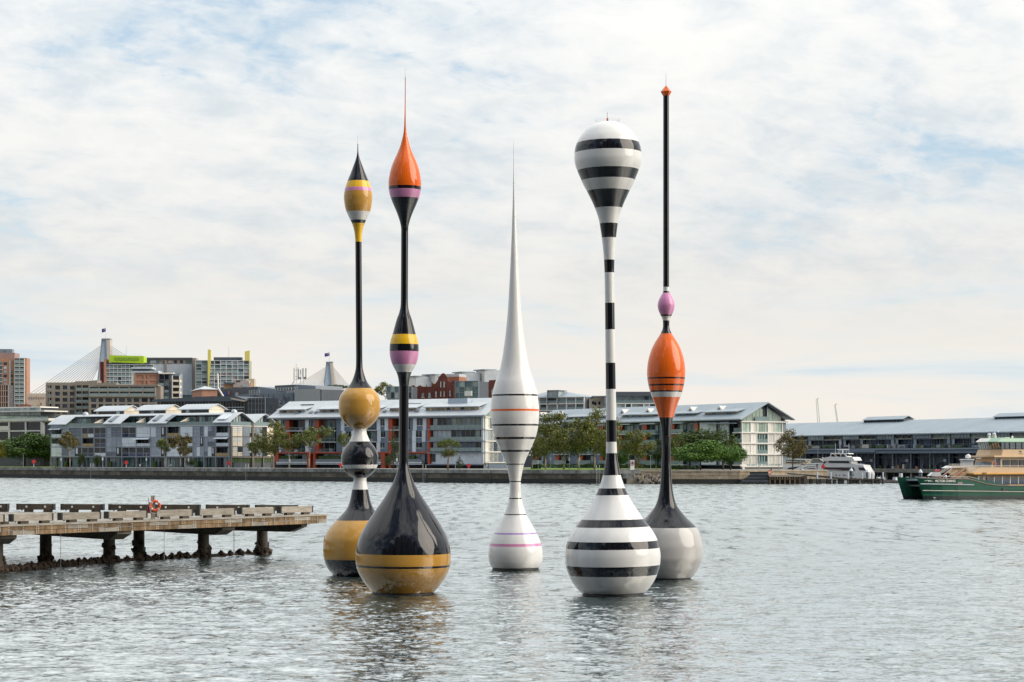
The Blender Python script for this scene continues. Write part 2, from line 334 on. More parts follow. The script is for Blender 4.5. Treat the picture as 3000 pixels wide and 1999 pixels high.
# ------------------------------------------------------------------ the five floating sculptures
def pchip(xs, ys):
    xs = np.array(xs, float); ys = np.array(ys, float); h = np.diff(xs); d = np.diff(ys)/h; m = np.zeros_like(xs)
    for i in range(1, len(xs)-1):
        if d[i-1]*d[i] > 0:
            w1 = 2*h[i]+h[i-1]; w2 = h[i]+2*h[i-1]; m[i] = (w1+w2)/(w1/d[i-1]+w2/d[i])
    m[0] = d[0]; m[-1] = d[-1]
    def f(x):
        x = np.clip(x, xs[0], xs[-1]); i = np.clip(np.searchsorted(xs, x)-1, 0, len(h)-1); t = (x-xs[i])/h[i]
        return (2*t**3-3*t**2+1)*ys[i]+(t**3-2*t**2+t)*h[i]*m[i]+(-2*t**3+3*t**2)*ys[i+1]+(t**3-t**2)*h[i]*m[i+1]
    return f
def sculpture(name, label, D, axis, prof, bands, skirt_r, y_wl, ant=None):
    """prof: (row, radius) px silhouette; bands: (part name, material, row of lower edge at the front)"""
    (xa, ya), (xb, yb) = axis; slope = (xb-xa)/(yb-ya); xw = xb+slope*(1340+H*F/D-yb)
    ang = -math.atan(slope)
    root = empty(name, ((xw-CX)/F*D, D, 0), label, "sculpture", None)
    root.rotation_euler[1] = ang
    ys = [p[0] for p in prof]; rs = [p[1] for p in prof]
    zs = [H-(y-HY)*D/F for y in ys]; rr = [r*D/F for r in rs]
    f = pchip(zs[::-1], rr[::-1])
    def zfront(y):
        z = H-(y-HY)*D/F
        for _ in range(6): z = H-(y-HY)*(D-float(f(z)))/F
        return z
    cuts = [zs[0]]+[zfront(b[2]) for b in bands]
    n = 112
    cs = [(math.cos(2*math.pi*k/n), math.sin(2*math.pi*k/n)) for k in range(n)]
    for (nm, m, _), zt, zb in zip(bands, cuts[:-1], cuts[1:]):
        k = max(2, int(abs(zt-zb)/.075)+1); mb = MB(); zz = np.linspace(zb, zt, k+1)
        for z in zz:
            r = float(f(z))
            mb.v += [(r*c, r*s_, float(z)) for c, s_ in cs]
        for i in range(k):
            for j in range(n): mb.f.append((i*n+j, i*n+(j+1) % n, (i+1)*n+(j+1) % n, (i+1)*n+j))
        mb.obj(nm, m, root, True)
    zlow = cuts[-1]; rl = float(f(zlow))
    MB().lathe([(rl, zlow), (skirt_r*D/F, zlow-.03), (skirt_r*D/F, -.9)], 64).obj('float_skirt', M_skirt, root)
    if ant:
        y0, y1, w = ant
        MB().tube((0, 0, H-(y0-HY)*D/F-.1), (0, 0, H-(y1-HY)*D/F), w, 6, w*.4).obj('lightning_rod', M_metal, root)
    return root, f, D
c3_ = lambda y: 1040+y/3.919
s1 = sculpture('stacked_ball_sculpture', 'floating sculpture of stacked gold and black balls with a dark drop on its thin pole', 109.8, ((1048.2, 420), (1056.5, 1686)),
 [(422,1.0),(444,1.6),(455.6,3.3),(467,6.3),(486,13.4),(505.4,20.6),(528,30),(547.5,37),(557,39.6),(578,42),(601,39.8),(618,35.6),(632,29.5),(645,23.4),(652.7,19.6),(670,13.9),(689,10.6),(708,9.3),(760,9.2),(900,9.3),(1040,9.3),(1066,9.6),(1078,10.3),(1091,12.8),(1104,16.8),(1117,22),(1127,28.5),(1137,37),(1147,47),(1160,56),(1175,60.3),(1193,61),(1213.5,58.5),(1229,50.8),(1241.6,40.5),(1251.8,28.6),(1256.4,21.5),(1261,19.4),(1270,20.8),(1282.4,25.3),(1294,30.5),(1308,41.5),(1320.7,49),(1333,53.8),(1341,55),(1356,54),(1373,48),(1387,37.5),(1396,26),(1400,20),(1406,18.6),(1420,20.6),(1434,23.6),(1453,27),(1472,31.4),(1491,40),(1506.7,54),(1526,72.7),(1537,83),(1560,99),(1583,107.6),(1606,109),(1625,108.3),(1642.6,105),(1664,96.5),(1683,82),(1690,76.5)],
 [('spike', M_black, 527.6), ('stripe', M_yellow, 546.7), ('stripe', M_pink, 556.9), ('drop_body', M_gold, 617.5), ('stripe', M_white, 643.2), ('stripe', M_black, 652.7), ('collar', M_yellow, 708), ('pole', M_black, 1137), ('ball', M_gold, 1256.4), ('neck', M_white, 1293.6), ('ball', M_black, 1362), ('stripe', M_white, 1373), ('ball_underside', M_black, 1399.8), ('neck', M_white, 1434.8), ('shoulder', M_black, 1526), ('base_ball', M_gold, 1642), ('base_underside', M_black, 1690)], 74, 1690, (424, 399, .018))
s2 = sculpture('orange_drop_sculpture', 'tall black floating sculpture topped by an orange drop with a long needle, gold lower bowl', 95.3, ((1187.6, 200), (1181.0, 1700)),
 [(226,1.0),(300,1.3),(352,2.2),(379,3.4),(394,5.4),(410,9.2),(429,14.6),(448,22),(467,30.8),(486,38.4),(505.4,43.8),(524.5,47.2),(536,48.2),(555,47.4),(570.5,44.5),(580,41.5),(601,33.2),(620,24.8),(639,17.6),(655,13),(666,10.9),(680,10.3),(760,10.3),(870,10.4),(894,10.9),(906,12.6),(918,15.6),(932,21),(951,26.6),(966.5,30.8),(979,34),(997,39.8),(1012.5,42.4),(1028,42.9),(1047,40.8),(1066,35.5),(1077.6,30),(1090,22.8),(1104,18),(1120,15.2),(1131,14.2),(1200,14),(1340,13.9),(1360,14.4),(1376.5,17.6),(1396,24),(1415,31.4),(1434,41.6),(1453,52.8),(1472.5,66),(1491,79),(1510.5,92),(1529.7,104.6),(1549,116.2),(1568,126.2),(1587,133.2),(1606,137.6),(1625,139.5),(1644.5,139.2),(1663.6,136),(1683,128.6),(1702,117),(1721,103),(1734.5,91.8)],
 [('needle', M_redp, 303), ('drop', M_orange, 541.7), ('stripe', M_black, 551.3), ('stripe', M_pink, 576.5), ('upper_pole', M_black, 978.5), ('stripe', M_yellow, 1007), ('stripe', M_black, 1027.8), ('stripe', M_pink, 1066.9), ('stripe', M_white, 1089.8), ('body', M_black, 1627.2), ('lower_bowl', M_gold, 1661.5), ('stripe', M_black, 1667.6), ('lower_bowl', M_gold, 1739)], 90, 1744, (228, 200, .015))
s3 = sculpture('white_spire_sculpture', 'white floating sculpture with a long needle spire and thin black, orange and pink rings', 115.3, ((1505, 410), (1510.6, 1680)),
 [(420,.6),(484.8,1.1),(534,2.2),(592,3.7),(627.7,5),(668,6.5),(712.5,8.5),(757,10.7),(802,13),(846,15.6),(891,18.3),(935.7,22),(980,26.8),(1025,33),(1069.6,41),(1100,49.5),(1120,57),(1139.6,62.6),(1157,66.6),(1179,69.4),(1199,71),(1218.7,71.2),(1246,69),(1266,65),(1286,59),(1301.7,52),(1321.5,43.2),(1341,34),(1361,26.4),(1377,22),(1393,19),(1412.5,16.1),(1436,16.1),(1460,18.4),(1480,23),(1495.6,28),(1509.4,33.2),(1523,40.4),(1539,49.4),(1555,58.6),(1574.7,68.4),(1594.5,75.4),(1614,79.3),(1626,80),(1642,78.6),(1654,75),(1664,69.8)],
 [('spire', M_white, 1154.2), ('ring', M_black, 1159.3), ('band', M_white, 1198.1), ('ring', M_orange, 1203.8), ('band', M_white, 1242), ('ring', M_black, 1247.4), ('band', M_white, 1280.4), ('ring', M_black, 1286.9), ('band', M_white, 1318.4), ('ring', M_black, 1324.3), ('band', M_white, 1359), ('ring', M_black, 1362), ('band', M_white, 1409.7), ('ring', M_black, 1412.9), ('band', M_white, 1459.2), ('ring', M_black, 1462.5), ('band', M_white, 1506.6), ('ring', M_black, 1509.6), ('band', M_white, 1562), ('ring', M_lilac, 1567.4), ('band', M_white, 1594.5), ('ring', M_pink, 1602.6), ('base_bulb', M_white, 1665.8)], 68, 1672.8, (430, 408, .012))
s4 = sculpture('zebra_sculpture', 'black and white striped floating sculpture with a balloon top and a drop-shaped base', 94.25, ((1780.9, 450), (1795.4, 1640)),
 [(355,.5),(356.5,20),(358.5,28),(361.5,35),(368,48),(377,61),(387,71.2),(396.5,78.8),(406,85.2),(421,92.2),(435,96.4),(454,98.6),(469,98.6),(483,96.2),(501.7,89.4),(517,83),(533,76.4),(549.6,68.2),(562,61.5),(578,53.8),(593.6,46.4),(610,39.8),(626,34),(653,27.2),(673,24.2),(695.5,21.2),(727,18),(760,15.6),(798,14.3),(887,14),(965,14.2),(1063,14.4),(1140,14.7),(1232,14.9),(1296,15.3),(1328,16.2),(1345,17.6),(1360,20),(1376,23),(1393,26.4),(1412,32),(1431,38.6),(1451,47.8),(1467,56),(1483,66),(1503,79.4),(1523,92.6),(1545,110),(1566,123.6),(1585,132),(1606,137.4),(1629,140),(1657,137.9),(1671,134.2),(1685.6,129),(1705.7,119),(1721,108.6),(1732.5,99),(1738,93)],
 [('cap', M_white, 405.7), ('stripe', M_black, 434.2), ('stripe', M_white, 486.8), ('stripe', M_black, 518.2), ('stripe', M_white, 551.9), ('stripe', M_black, 605), ('stripe', M_white, 652.2), ('stripe', M_black, 694.6), ('stripe', M_white, 760.3), ('stripe', M_black, 797.8), ('stripe', M_white, 887), ('stripe', M_black, 964.9), ('stripe', M_white, 1062.9), ('stripe', M_black, 1140), ('stripe', M_white, 1231.2), ('stripe', M_black, 1295), ('stripe', M_white, 1328), ('stripe', M_black, 1392.9), ('stripe', M_white, 1431.4), ('stripe', M_black, 1451.6), ('stripe', M_white, 1524), ('stripe', M_black, 1547), ('stripe', M_white, 1589.6), ('stripe', M_black, 1612), ('stripe', M_white, 1662.7), ('stripe', M_black, 1691.4), ('base_bowl', M_white, 1741.7)], 90, 1748.7, (357, 328, .03))
# bird spikes round the zebra top
zt = H-(359-HY)*94.25/F; mb = MB()
for k in range(36):
    w = 2*math.pi*k/36; r = .52; mb.tube((r*math.cos(w), r*math.sin(w), zt-.08), (r*1.12*math.cos(w), r*1.12*math.sin(w), zt+.15), .003, 3)
mb.obj('bird_spikes', M_metal, s4[0])
MB().tube((0, 0, zt-.05), (0, 0, zt+.2), .045, 8).obj('rod_foot', M_redp, s4[0])
s5 = sculpture('orange_buoy_sculpture', 'floating sculpture with a tall thin pole, pink ball, orange float and pearl grey round base', 106.6, ((1951.4, 230), (1951.8, 1680)),
 [(281,8.5),(400,8.5),(700,8.6),(840,8.7),(857.5,9.2),(859,10.2),(867,15.6),(883,23),(895,25.1),(907,23.2),(921.4,17.6),(932,12.3),(939,10.2),(946,9.4),(955,9.3),(964.5,10.6),(970.6,13.2),(977.3,16.2),(987,22.5),(1001,31.6),(1017.5,40.4),(1034,46.8),(1052,51.8),(1070.6,55),(1089,56.2),(1107,55.2),(1125.7,52.5),(1146,47.6),(1163.5,41.4),(1181,34.7),(1201,27.8),(1222.7,21.2),(1240,17.2),(1258,14.6),(1281,13),(1315,12.6),(1349.6,13.4),(1372.5,14.6),(1407,16.6),(1430,18.6),(1453,22.4),(1478,30),(1495,41),(1507,51),(1518,61),(1532,76),(1547,90),(1574.7,102),(1605,107.6),(1630,107),(1654,99),(1678.8,86),(1691,77)],
 [('mast', M_black, 840.6), ('stripe', M_white, 852.7), ('stripe', M_black, 858), ('ball', M_pink, 921.4), ('stripe', M_black, 926.3), ('stripe', M_white, 939), ('neck', M_black, 977), ('float', M_orange, 1104.3), ('ring', M_black, 1109), ('band', M_orange, 1124.5), ('ring', M_black, 1129), ('band', M_orange, 1143.7), ('ring', M_black, 1147.8), ('band', M_white, 1162.9), ('float_foot', M_orange, 1223.3), ('stem', M_black, 1547.8), ('base_ball', M_grey, 1695)], 72, 1700, (252, 213, .02))
D5 = 106.6; zc = lambda y: H-(y-HY)*D5/F
v = []; 
for k in range(6): v.append((16.2*D5/F*math.cos(R(60*k)), 16.2*D5/F*math.sin(R(60*k)), zc(269)))
for k in range(6): v.append((8.2*D5/F*math.cos(R(60*k)), 8.2*D5/F*math.sin(R(60*k)), zc(283)))
v.append((0, 0, zc(250)))
pydata('diamond_cap', v, [(k, (k+1) % 6, 12) for k in range(6)]+[(6+k, 6+(k+1) % 6, (k+1) % 6, k) for k in range(6)]+[tuple(11-k for k in range(6))], M_orange, s5[0])
# ------------------------------------------------------------------ building materials
G_dark = mat('dark_glass', (.016, .022, .030), .08, var=.3, vscale=.35, rand=.35, spec=.35); G_blue = mat('blue_glass', (.02, .035, .085), .1, var=.2, rand=.3)
G_green = mat('green_glass', (.32, .40, .34), .12, var=.25, vscale=.3, rand=.3); G_pale = mat('curtained_glass', (.34, .40, .40), .2, var=.3, vscale=.5, rand=.3); G_tan = mat('tan_reflection_glass', (.36, .27, .16), .12, var=.7, vscale=.8, rand=.35)  # G_tan: a tan reflection is painted into the pane colour
G_teal = mat('teal_glass', (.06, .13, .13), .1, var=.35, vscale=.4, rand=.3)
M_shut = mat('white_shutter', (.68, .73, .78), .5, var=.06, rand=.07, grime=.05); M_slat = mat('grey_louvre', (.38, .43, .50), .5, var=.08, rand=.14); M_slatd = mat('dark_louvre', (.17, .20, .25), .5, var=.1, rand=.15)
M_frame = mat('grey_steel_frame', (.27, .30, .34), .45, var=.06); M_slab = mat('pale_slab_edge', (.46, .50, .54), .6, var=.1); M_slabb = mat('blue_grey_slab', (.22, .26, .32), .6)
M_roof = mat('zinc_roof', (.50, .54, .57), .42, var=.07, vscale=.25, metal=.15); M_roof2 = mat('blue_zinc_roof', (.33, .39, .43), .45, var=.08, vscale=.15, metal=.1)
M_cream = mat('cream_panel', (.74, .66, .53), .7, var=.06, rand=.05); M_warmw = mat('warm_white_panel', (.74, .72, .66), .6, var=.05, rand=.06); M_tan = mat('tan_balcony_panel', (.36, .26, .13), .5, rand=.15)
M_dgrey = mat('dark_grey_cladding', (.075, .09, .11), .6, var=.12, rand=.06); M_mgrey = mat('mid_grey_cladding', (.20, .235, .27), .6, var=.08, rand=.06); M_bgrey = mat('blue_grey_wall', (.15, .19, .25), .65, var=.08)
M_red = mat('orange_red_fin', (.42, .065, .02), .5, var=.08); M_brick = mat('orange_brick', (.42, .22, .15), .85, var=.15, vscale=.8); M_dbrick = mat('dark_red_brick', (.155, .045, .030), .85, var=.3, vscale=.9)
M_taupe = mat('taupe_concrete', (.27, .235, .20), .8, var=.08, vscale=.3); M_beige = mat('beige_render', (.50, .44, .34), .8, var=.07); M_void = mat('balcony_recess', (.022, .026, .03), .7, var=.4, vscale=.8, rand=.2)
M_lime = mat('lime_cladding', (.42, .62, .02), .5, var=.04); M_limed = mat('lime_louvre', (.20, .33, .03), .5); M_rose = mat('rose_panel', (.40, .34, .32), .7, var=.12, rand=.14); M_fin = mat('yellow_fin', (.72, .62, .16), .35, var=.03)
M_stone = mat('brown_stone_base', (.20, .17, .145), .8, var=.2, vscale=1.5); M_rail = mat('clear_balustrade', (.20, .27, .27), .12, var=.1); M_deckw = mat('grey_timber', (.33, .29, .25), .8, var=.25, vscale=2.5)
M_awn = mat('grey_awning', (.11, .145, .19), .6, var=.06); M_pgreen = mat('planter_greenery', (.05, .09, .02), .8, var=.6, vscale=2.5); M_furn = mat('pale_furniture', (.50, .47, .42), .7, rand=.4); M_pink2 = mat('dusky_render', (.33, .23, .21), .8)
def cuts(a, b, n): return [a+(b-a)*i/n for i in range(n+1)]
def lattice(pl, xs, ys, wall, glass, depth=.45, pier=.35, spand=.35, zp=None, rail=None, nm=('pier', 'spandrel', 'window')):
    """xs, ys: columns and rows (photo px) of the grid lines; piers and spandrels stand proud of the recessed panes"""
    zp = (xs[0]+xs[-1])/2 if zp is None else zp
    us = [pl.U(x) for x in xs]; zs = [pl.Z(zp, y) for y in ys]
    yb = .46; yf = yb-depth
    for u in us: pl.box(nm[0], wall, u-pier/2, u+pier/2, yf-.02, yb, zs[-1], zs[0])
    for z in zs: pl.box(nm[1], wall, us[0], us[-1], yf, yb-.02, z-spand/2, z+spand/2)
    for i in range(len(us)-1):
        for j in range(len(zs)-1):
            gm = random.choice(glass) if isinstance(glass, (list, tuple)) else glass
            pl.box(nm[2], gm, us[i]+pier/2, us[i+1]-pier/2, yb-.12, yb, zs[j+1]+spand/2, zs[j]-spand/2)
            if rail and random.random() < rail[1]:
                pl.box('balustrade', rail[0], us[i]+pier/2, us[i+1]-pier/2, yf+.03, yf+.07, zs[j+1]+spand/2, zs[j+1]+spand/2+1.0)
def louvres(pl, u0, u1, z0, z1, m, y=-.03, n=6):
    """one shutter leaf: frame + slats as one panel mesh"""
    mb = MB(); w = .09
    mb.box(u0, u0+w, y-.05, y, z0, z1).box(u1-w, u1, y-.05, y, z0, z1).box(u0+w, u1-w, y-.05, y, z0, z0+w).box(u0+w, u1-w, y-.05, y, z1-w, z1)
    for i in range(n):
        a = z0+w+(z1-z0-2*w)*i/n; h = (z1-z0-2*w)/n
        mb.hexa([(u0+w, y-.045, a+.03), (u1-w, y-.045, a+.03), (u1-w, y-.02, a+.03), (u0+w, y-.02, a+.03), (u0+w, y-.02, a+h*.82), (u1-w, y-.02, a+h*.82), (u1-w, y, a+h*.82), (u0+w, y, a+h*.82)])
    return pl.mb(mb, 'shutter', m)
def bay(pl, code, u0, u1, z0, z1):
    """one apartment bay of the grey wharf building"""
    h = z1-z0; w = u1-u0; rec = 1.6
    if code in 'SsT':
        k = 3 if w > 4.2 else 2
        for i in range(k):
            a, b = u0+w*i/k+.04, u0+w*(i+1)/k-.04; r = random.random()
            if code == 's' and i == k-1: pl.box('window', G_dark, a, b, .05, .12, z0, z1); pl.box('curtain', M_shut, a+.2, a+.2+(b-a)*.3, .02, .045, z0+.8, z1-.2); continue
            if r < .45: louvres(pl, a, b, z0, z1, M_slat, -.02-.05*(i % 2), 7)
            elif r < .62: louvres(pl, a, b, z0, z0+h*.5, M_slatd, -.02, 4); louvres(pl, a, b, z0+h*.52, z1, M_slat, -.02, 4)
            elif r < .8: pl.box('shutter', M_shut, a, b, -.09, -.02, z0, z1)
            else: louvres(pl, a, b, z0, z1, M_slatd, -.02, 6)
        pl.box('window', G_dark, u0, u1, .13, .2, z0, z1)
    elif code == 'W':
        for i in range(2): pl.box('shutter', M_shut, u0+w*i/2+.03, u0+w*(i+1)/2-.03, -.07, 0, z0+h*.37, z1); pl.box('shutter', M_shut, u0+w*i/2+.03, u0+w*(i+1)/2-.03, -.05, 0, z0, z0+h*.35)
    elif code in 'DNw':
        lowm = {'D': G_blue, 'N': M_tan, 'w': M_shut}[code]
        for i in range(2):
            a, b = u0+w*i/2, u0+w*(i+1)/2
            pl.box('window', G_dark, a+.08, b-.05, .02, .1, z0+h*.38, z1-.08)
            pl.box('balustrade', lowm if not (code == 'N' and i) else M_shut, a+.08, b-.05, -.02, .06, z0+.05, z0+h*.36)
        pl.box('mullion', M_slab, u0+w/2-.05, u0+w/2+.05, -.04, .12, z0, z1)
        for uu in (u0, u1-.09): pl.box('mullion', M_slab, uu, uu+.09, -.04, .12, z0, z1)
        pl.box('transom', M_slab, u0, u1, -.03, .12, z1-.08, z1); pl.box('transom', M_slab, u0, u1, -.03, .01, z0+h*.36, z0+h*.38)
    elif code in 'BGA':
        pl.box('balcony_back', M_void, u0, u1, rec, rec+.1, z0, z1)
        for i in range(4): pl.box('door_post', M_frame, u0+w*(i+.5)/4-.04, u0+w*(i+.5)/4+.04, rec-.08, rec-.005, z0, z1)
        pl.box('curtain', M_furn, u0+w*.62, u0+w*.72, rec-.06, rec-.01, z0, z1-.3)
        pl.box('chair', M_furn, u0+w*.3, u0+w*.3+.6, .7, 1.2, z0, z0+.9)
        m = M_tan if code == 'G' else M_shut
        for i in range(2): pl.box('balustrade', m, u0+w*i/2+.05, u0+w*(i+1)/2-.05, -.04, .04, z0+.05, z0+h*.36)
        if code == 'A':
            mb = MB(); mb.hexa([(u0-.4, -1.2, z1-.55), (u1, -1.2, z1-.55), (u1, .0, z1-.05), (u0-.1, 0, z1-.05), (u0-.4, -1.2, z1-.48), (u1, -1.2, z1-.48), (u1, 0, z1), (u0-.1, 0, z1)]); pl.mb(mb, 'awning', M_shut)
def roof_sheet(pl, prof, u0, u1, thick, name, m, smooth=True):
    """prof: (y, z) across the building"""
    mb = MB(); k = len(prof)
    for u in (u0, u1):
        for dz in (0, -thick):
            for y, z in prof: mb.v.append((u, y, z+dz))
    for i in range(k-1):
        mb.f.append((i, 2*k+i, 2*k+i+1, i+1)); mb.f.append((k+i+1, 3*k+i+1, 3*k+i, k+i))
    mb.f.append((0, k, 3*k, 2*k)); mb.f.append((k-1, 3*k-1, 4*k-1, 2*k-1))
    for b in (0, 2*k):
        for i in range(k-1): mb.f.append((b+i, b+i+1, b+k+i+1, b+k+i) if b == 0 else (b+i, b+k+i, b+k+i+1, b+i+1))
    o = pl.mb(mb, name, m); return o
def ribs(pl, prof, u0, u1, step, m, h=.06, name='standing_seam'):
    mb = MB(); u = u0
    while u <= u1:
        for (ya, za), (yb, zb) in zip(prof[:-1], prof[1:]):
            mb.hexa([(u-.04, ya, za), (u+.04, ya, za), (u+.04, yb, zb), (u-.04, yb, zb), (u-.04, ya, za+h), (u+.04, ya, za+h), (u+.04, yb, zb+h), (u-.04, yb, zb+h)])
        u += step
    o = pl.mb(mb, name, m); o['kind'] = 'stuff'; return o
# ------------------------------------------------------------------ 1: grey wharf apartments on the left
e, pl = bld('wharf_apartments', 'grey louvred wharf apartments with curved zinc roofs behind the left quay', 149, 655, 674, 612)
XS = [150, 182, 240, 276, 311, 357, 399, 441, 489, 528, 565.5, 598, 632, 671]; US = [pl.U(x) for x in XS]
zt = lambda y, x=420: pl.Z(x, y)
LV = [(zt(1280.5), zt(1251.8)), (zt(1308.3), zt(1283)), (zt(1337), zt(1310.8))]
CODES = ['ASNDSDWsGWSSB', 'BSGDSWAsGBsSA', 'WsDwsDDsWwSsG']
Lb = pl.len
pl.box('core_wall', M_dgrey, .2, Lb-.3, 1.75, 20.6, 3.3, zt(1250.5))
for (z0, z1), row in zip(LV, CODES):
    for i, c in enumerate(row): bay(pl, c, US[i]+.1, US[i+1]-.1, z0, z1)
    pl.box('floor_slab', M_frame, -.1, Lb, -.06, 1.75, z1+.02, z1+.24)
pl.box('floor_slab', M_frame, -.1, Lb, -.1, 1.75, LV[2][0]-.35, LV[2][0]-.03)
for u in US: pl.box('column', M_frame, u-.13, u+.13, -.14, .5, 3.3, zt(1251))
# shop fronts at the promenade
for i in range(13):
    a, b = US[i]+.2, US[i+1]-.2; k = 3
    for j in range(k):
        r = random.random(); pl.box('shop_window', G_teal if r < .55 else (G_dark if r < .8 else G_pale), a+(b-a)*j/k+.06, a+(b-a)*(j+1)/k-.06, 1.5, 1.6, 3.35, LV[2][0]-.5)
    if i % 3 == 1: pl.box('planter', M_pgreen, a+.4, a+1.6, .2, .9, 3.3, 5.2)
# terrace level: recessed glazing + glass balustrade
zT = zt(1250.5); 
pl.box('terrace_slab', M_slab, -.1, Lb, -.15, 5, zT-.02, zT+.22)
for i in range(1, 13):
    if XS[i] in (311, 441, 632): continue
    k = 4; a, b = US[i], US[i+1]
    for j in range(k):
        pl.box('terrace_window', random.choice([G_dark, G_teal, G_pale]), a+(b-a)*j/k+.08, a+(b-a)*(j+1)/k-.08, 4.3, 4.4, zT+.22, zT+3.0)
    pl.box('balustrade', M_rail, a+.05, b-.05, -.05, 0, zT+.25, zT+1.35)
    if i in (2, 5, 8): pl.mb(MB().hexa([(b-.1, 0, zT+.2), (b+.1, 0, zT+.2), (b+.1, 4.4, zT+.2), (b-.1, 4.4, zT+.2), (b-.1, 0, zT+1.4), (b+.1, 0, zT+1.4), (b+.1, 4.4, zT+3.1), (b-.1, 4.4, zT+3.1)]), 'party_wall', M_cream)
    if i in (1, 2, 8, 9): pl.box('planting', M_pgreen, a+.5, b-.8, .4, 1.1, zT+.2, zT+1.5)
zE, zR = 17.3, 20.45
def arc(y0, y1, ze, zr, n=10, bulge=.35):
    out = []
    for i in range(n+1):
        t = i/n; y = y0+(y1-y0)*t; out.append((y, ze+(zr-ze)*((1-abs(2*t-1))*(1-bulge)+bulge*math.sin(math.pi*t))))
    return out
def cutarc(pr, y): return [p for p in pr if p[0] >= y]
A1 = arc(-.9, 10.8, zE, zR, 16); A2 = arc(10.8, 21.4, zE, zR-.3, 12)
up = cutarc(A1, 3.3)
roof_sheet(pl, up, -.2, Lb+.6, .22, 'roof', M_roof); roof_sheet(pl, A2, -.2, Lb+.6, .22, 'roof', M_roof)
low = [p for p in A1 if p[0] <= 4.2]
for a, b, sky_, wa in ((-.5, pl.U(198), [], 1), (pl.U(307), pl.U(357), [.12], 1), (pl.U(437), pl.U(492), [.1, .78], 1), (pl.U(628), Lb+.6, [], 1)):
    roof_sheet(pl, low, a, b, .22, 'roof_wing', M_roof)
    pl.box('fascia_wall', M_slat, a+.5, b-.3, -.02, .2, zT+.2, zE+.3)
    for k in (0, 1, 2): pl.box('fascia_joint', M_frame, a+.5+(b-a-.8)*k/2-.04, a+.5+(b-a-.8)*k/2+.04, -.06, .1, zT+.2, zE+.2)
    for s_ in sky_:
        u = a+(b-a)*s_
        pl.mb(MB().hexa([(u+.6, -.2, zE+.75), (u+2.4, -.2, zE+.75), (u+2.4, 3.2, zE+2.45), (u+.6, 3.2, zE+2.45), (u+.6, -.2, zE+.9), (u+2.4, -.2, zE+.9), (u+2.4, 3.2, zE+2.6), (u+.6, 3.2, zE+2.6)]), 'skylight', M_slatd)
u = pl.U(636); pl.mb(MB().hexa([(u, -.1, zE+.8), (u+3.4, -.1, zE+.8), (u+3.4, 3, zE+2.3), (u, 3, zE+2.3), (u, -.1, zE+1.0), (u+3.4, -.1, zE+1.0), (u+3.4, 3, zE+2.5), (u, 3, zE+2.5)]), 'roof_panel', M_shut)
# end elevation (two gables) facing the wide harbour
A = pl.W(Lb, 0, 0); B = pl.W(Lb, 20.6, 0); pe = Plane(e, (A.x, A.y), (B.x, B.y))
for y0, y1, zr in ((0, 10.3, zR), (10.5, 20.6, zR-.3)):
    pr = [(p[0], p[1]-.35) for p in (A1 if y0 == 0 else A2) if y0+.3 <= p[0] <= y1-.2]
    mb = MB(); mb.prism([(y0+.3, zT+.2), (y1-.2, zT+.2)]+[(y, z) for y, z in pr[::-1]], .9, 1.05); pe.mb(mb, 'gable_wall', M_dgrey)
    for k in range(7):
        a = y0+1.3+k*1.2; zz = np.interp(a+.4, [p[0] for p in pr], [p[1] for p in pr])-.5; pe.box('gable_window', G_pale if k in (1, 2, 3) else G_dark, a, a+.85, .78, .88, zT+.3, max(zT+1, min(zz, zT+4.4)))
    pe.box('balustrade', M_rail, y0+.3, y1-.2, -.03, .02, zT+.2, zT+1.3)
    pe.box('terrace_slab', M_warmw, y0, y1, -.2, .9, zT-.12, zT+.12)
for z0, z1 in LV:
    z0 += .02
    for k in range(2):
        a = 1.1+k*2.35
        if z0 > LV[2][0]+1 or k == 0: louvres(pe, a, a+2.2, z0+1.3, z1, M_warmw, -.02, 3)
        else: pe.box('window', G_dark, a, a+2.2, -.01, .05, z0+1.3, z1)
        pe.box('cladding_panel', M_cream, a, a+2.2, -.05, .02, z0, z0+1.25)
    for a, b in ((5.95, 9.1), (12.2, 15.0)): pe.box('cladding_panel', M_mgrey, a, b, -.02, .1, z0, z1+.1)
    for a in (9.15, 11.1): pe.box('window', G_pale, a, a+.75, -.02, .05, z0+1.1, z1); pe.box('window', G_dark, a, a+.75, -.03, .04, z0, z0+1.0)
    pe.box('window', G_dark, 15.1, 17.2, .02, .1, z0, z1); pe.box('shutter', M_cream, 17.3, 20.3, -.05, .03, z0, z1)
    pe.box('floor_slab', M_stone, .3, 20.5, -.08, .1, z1+.02, z1+.2)
pe.box('end_wall', M_mgrey, .2, 20.4, .12, .4, LV[2][0]-.3, zT-.1)
pe.box('shop_glazing', G_dark, .5, 20.3, 1.2, 1.3, 3.3, LV[2][0]-.4); pe.box('spandrel', M_stone, .3, 20.5, -.1, .3, LV[2][0]-.5, LV[2][0]-.05)
for k in range(14): pe.box('hanging_panel', M_pgreen, 1+k*1.42, 2.2+k*1.42, .2, .3, LV[2][0]-1.9, LV[2][0]-.55)
for a in (.35, 10.2, 10.65, 15.4, 20.3): pe.box('column', M_stone, a-.2, a+.2, -.35, .05, 3.3, zT if a < 1 else (zE+.3 if 10 < a < 11 else LV[2][0]))
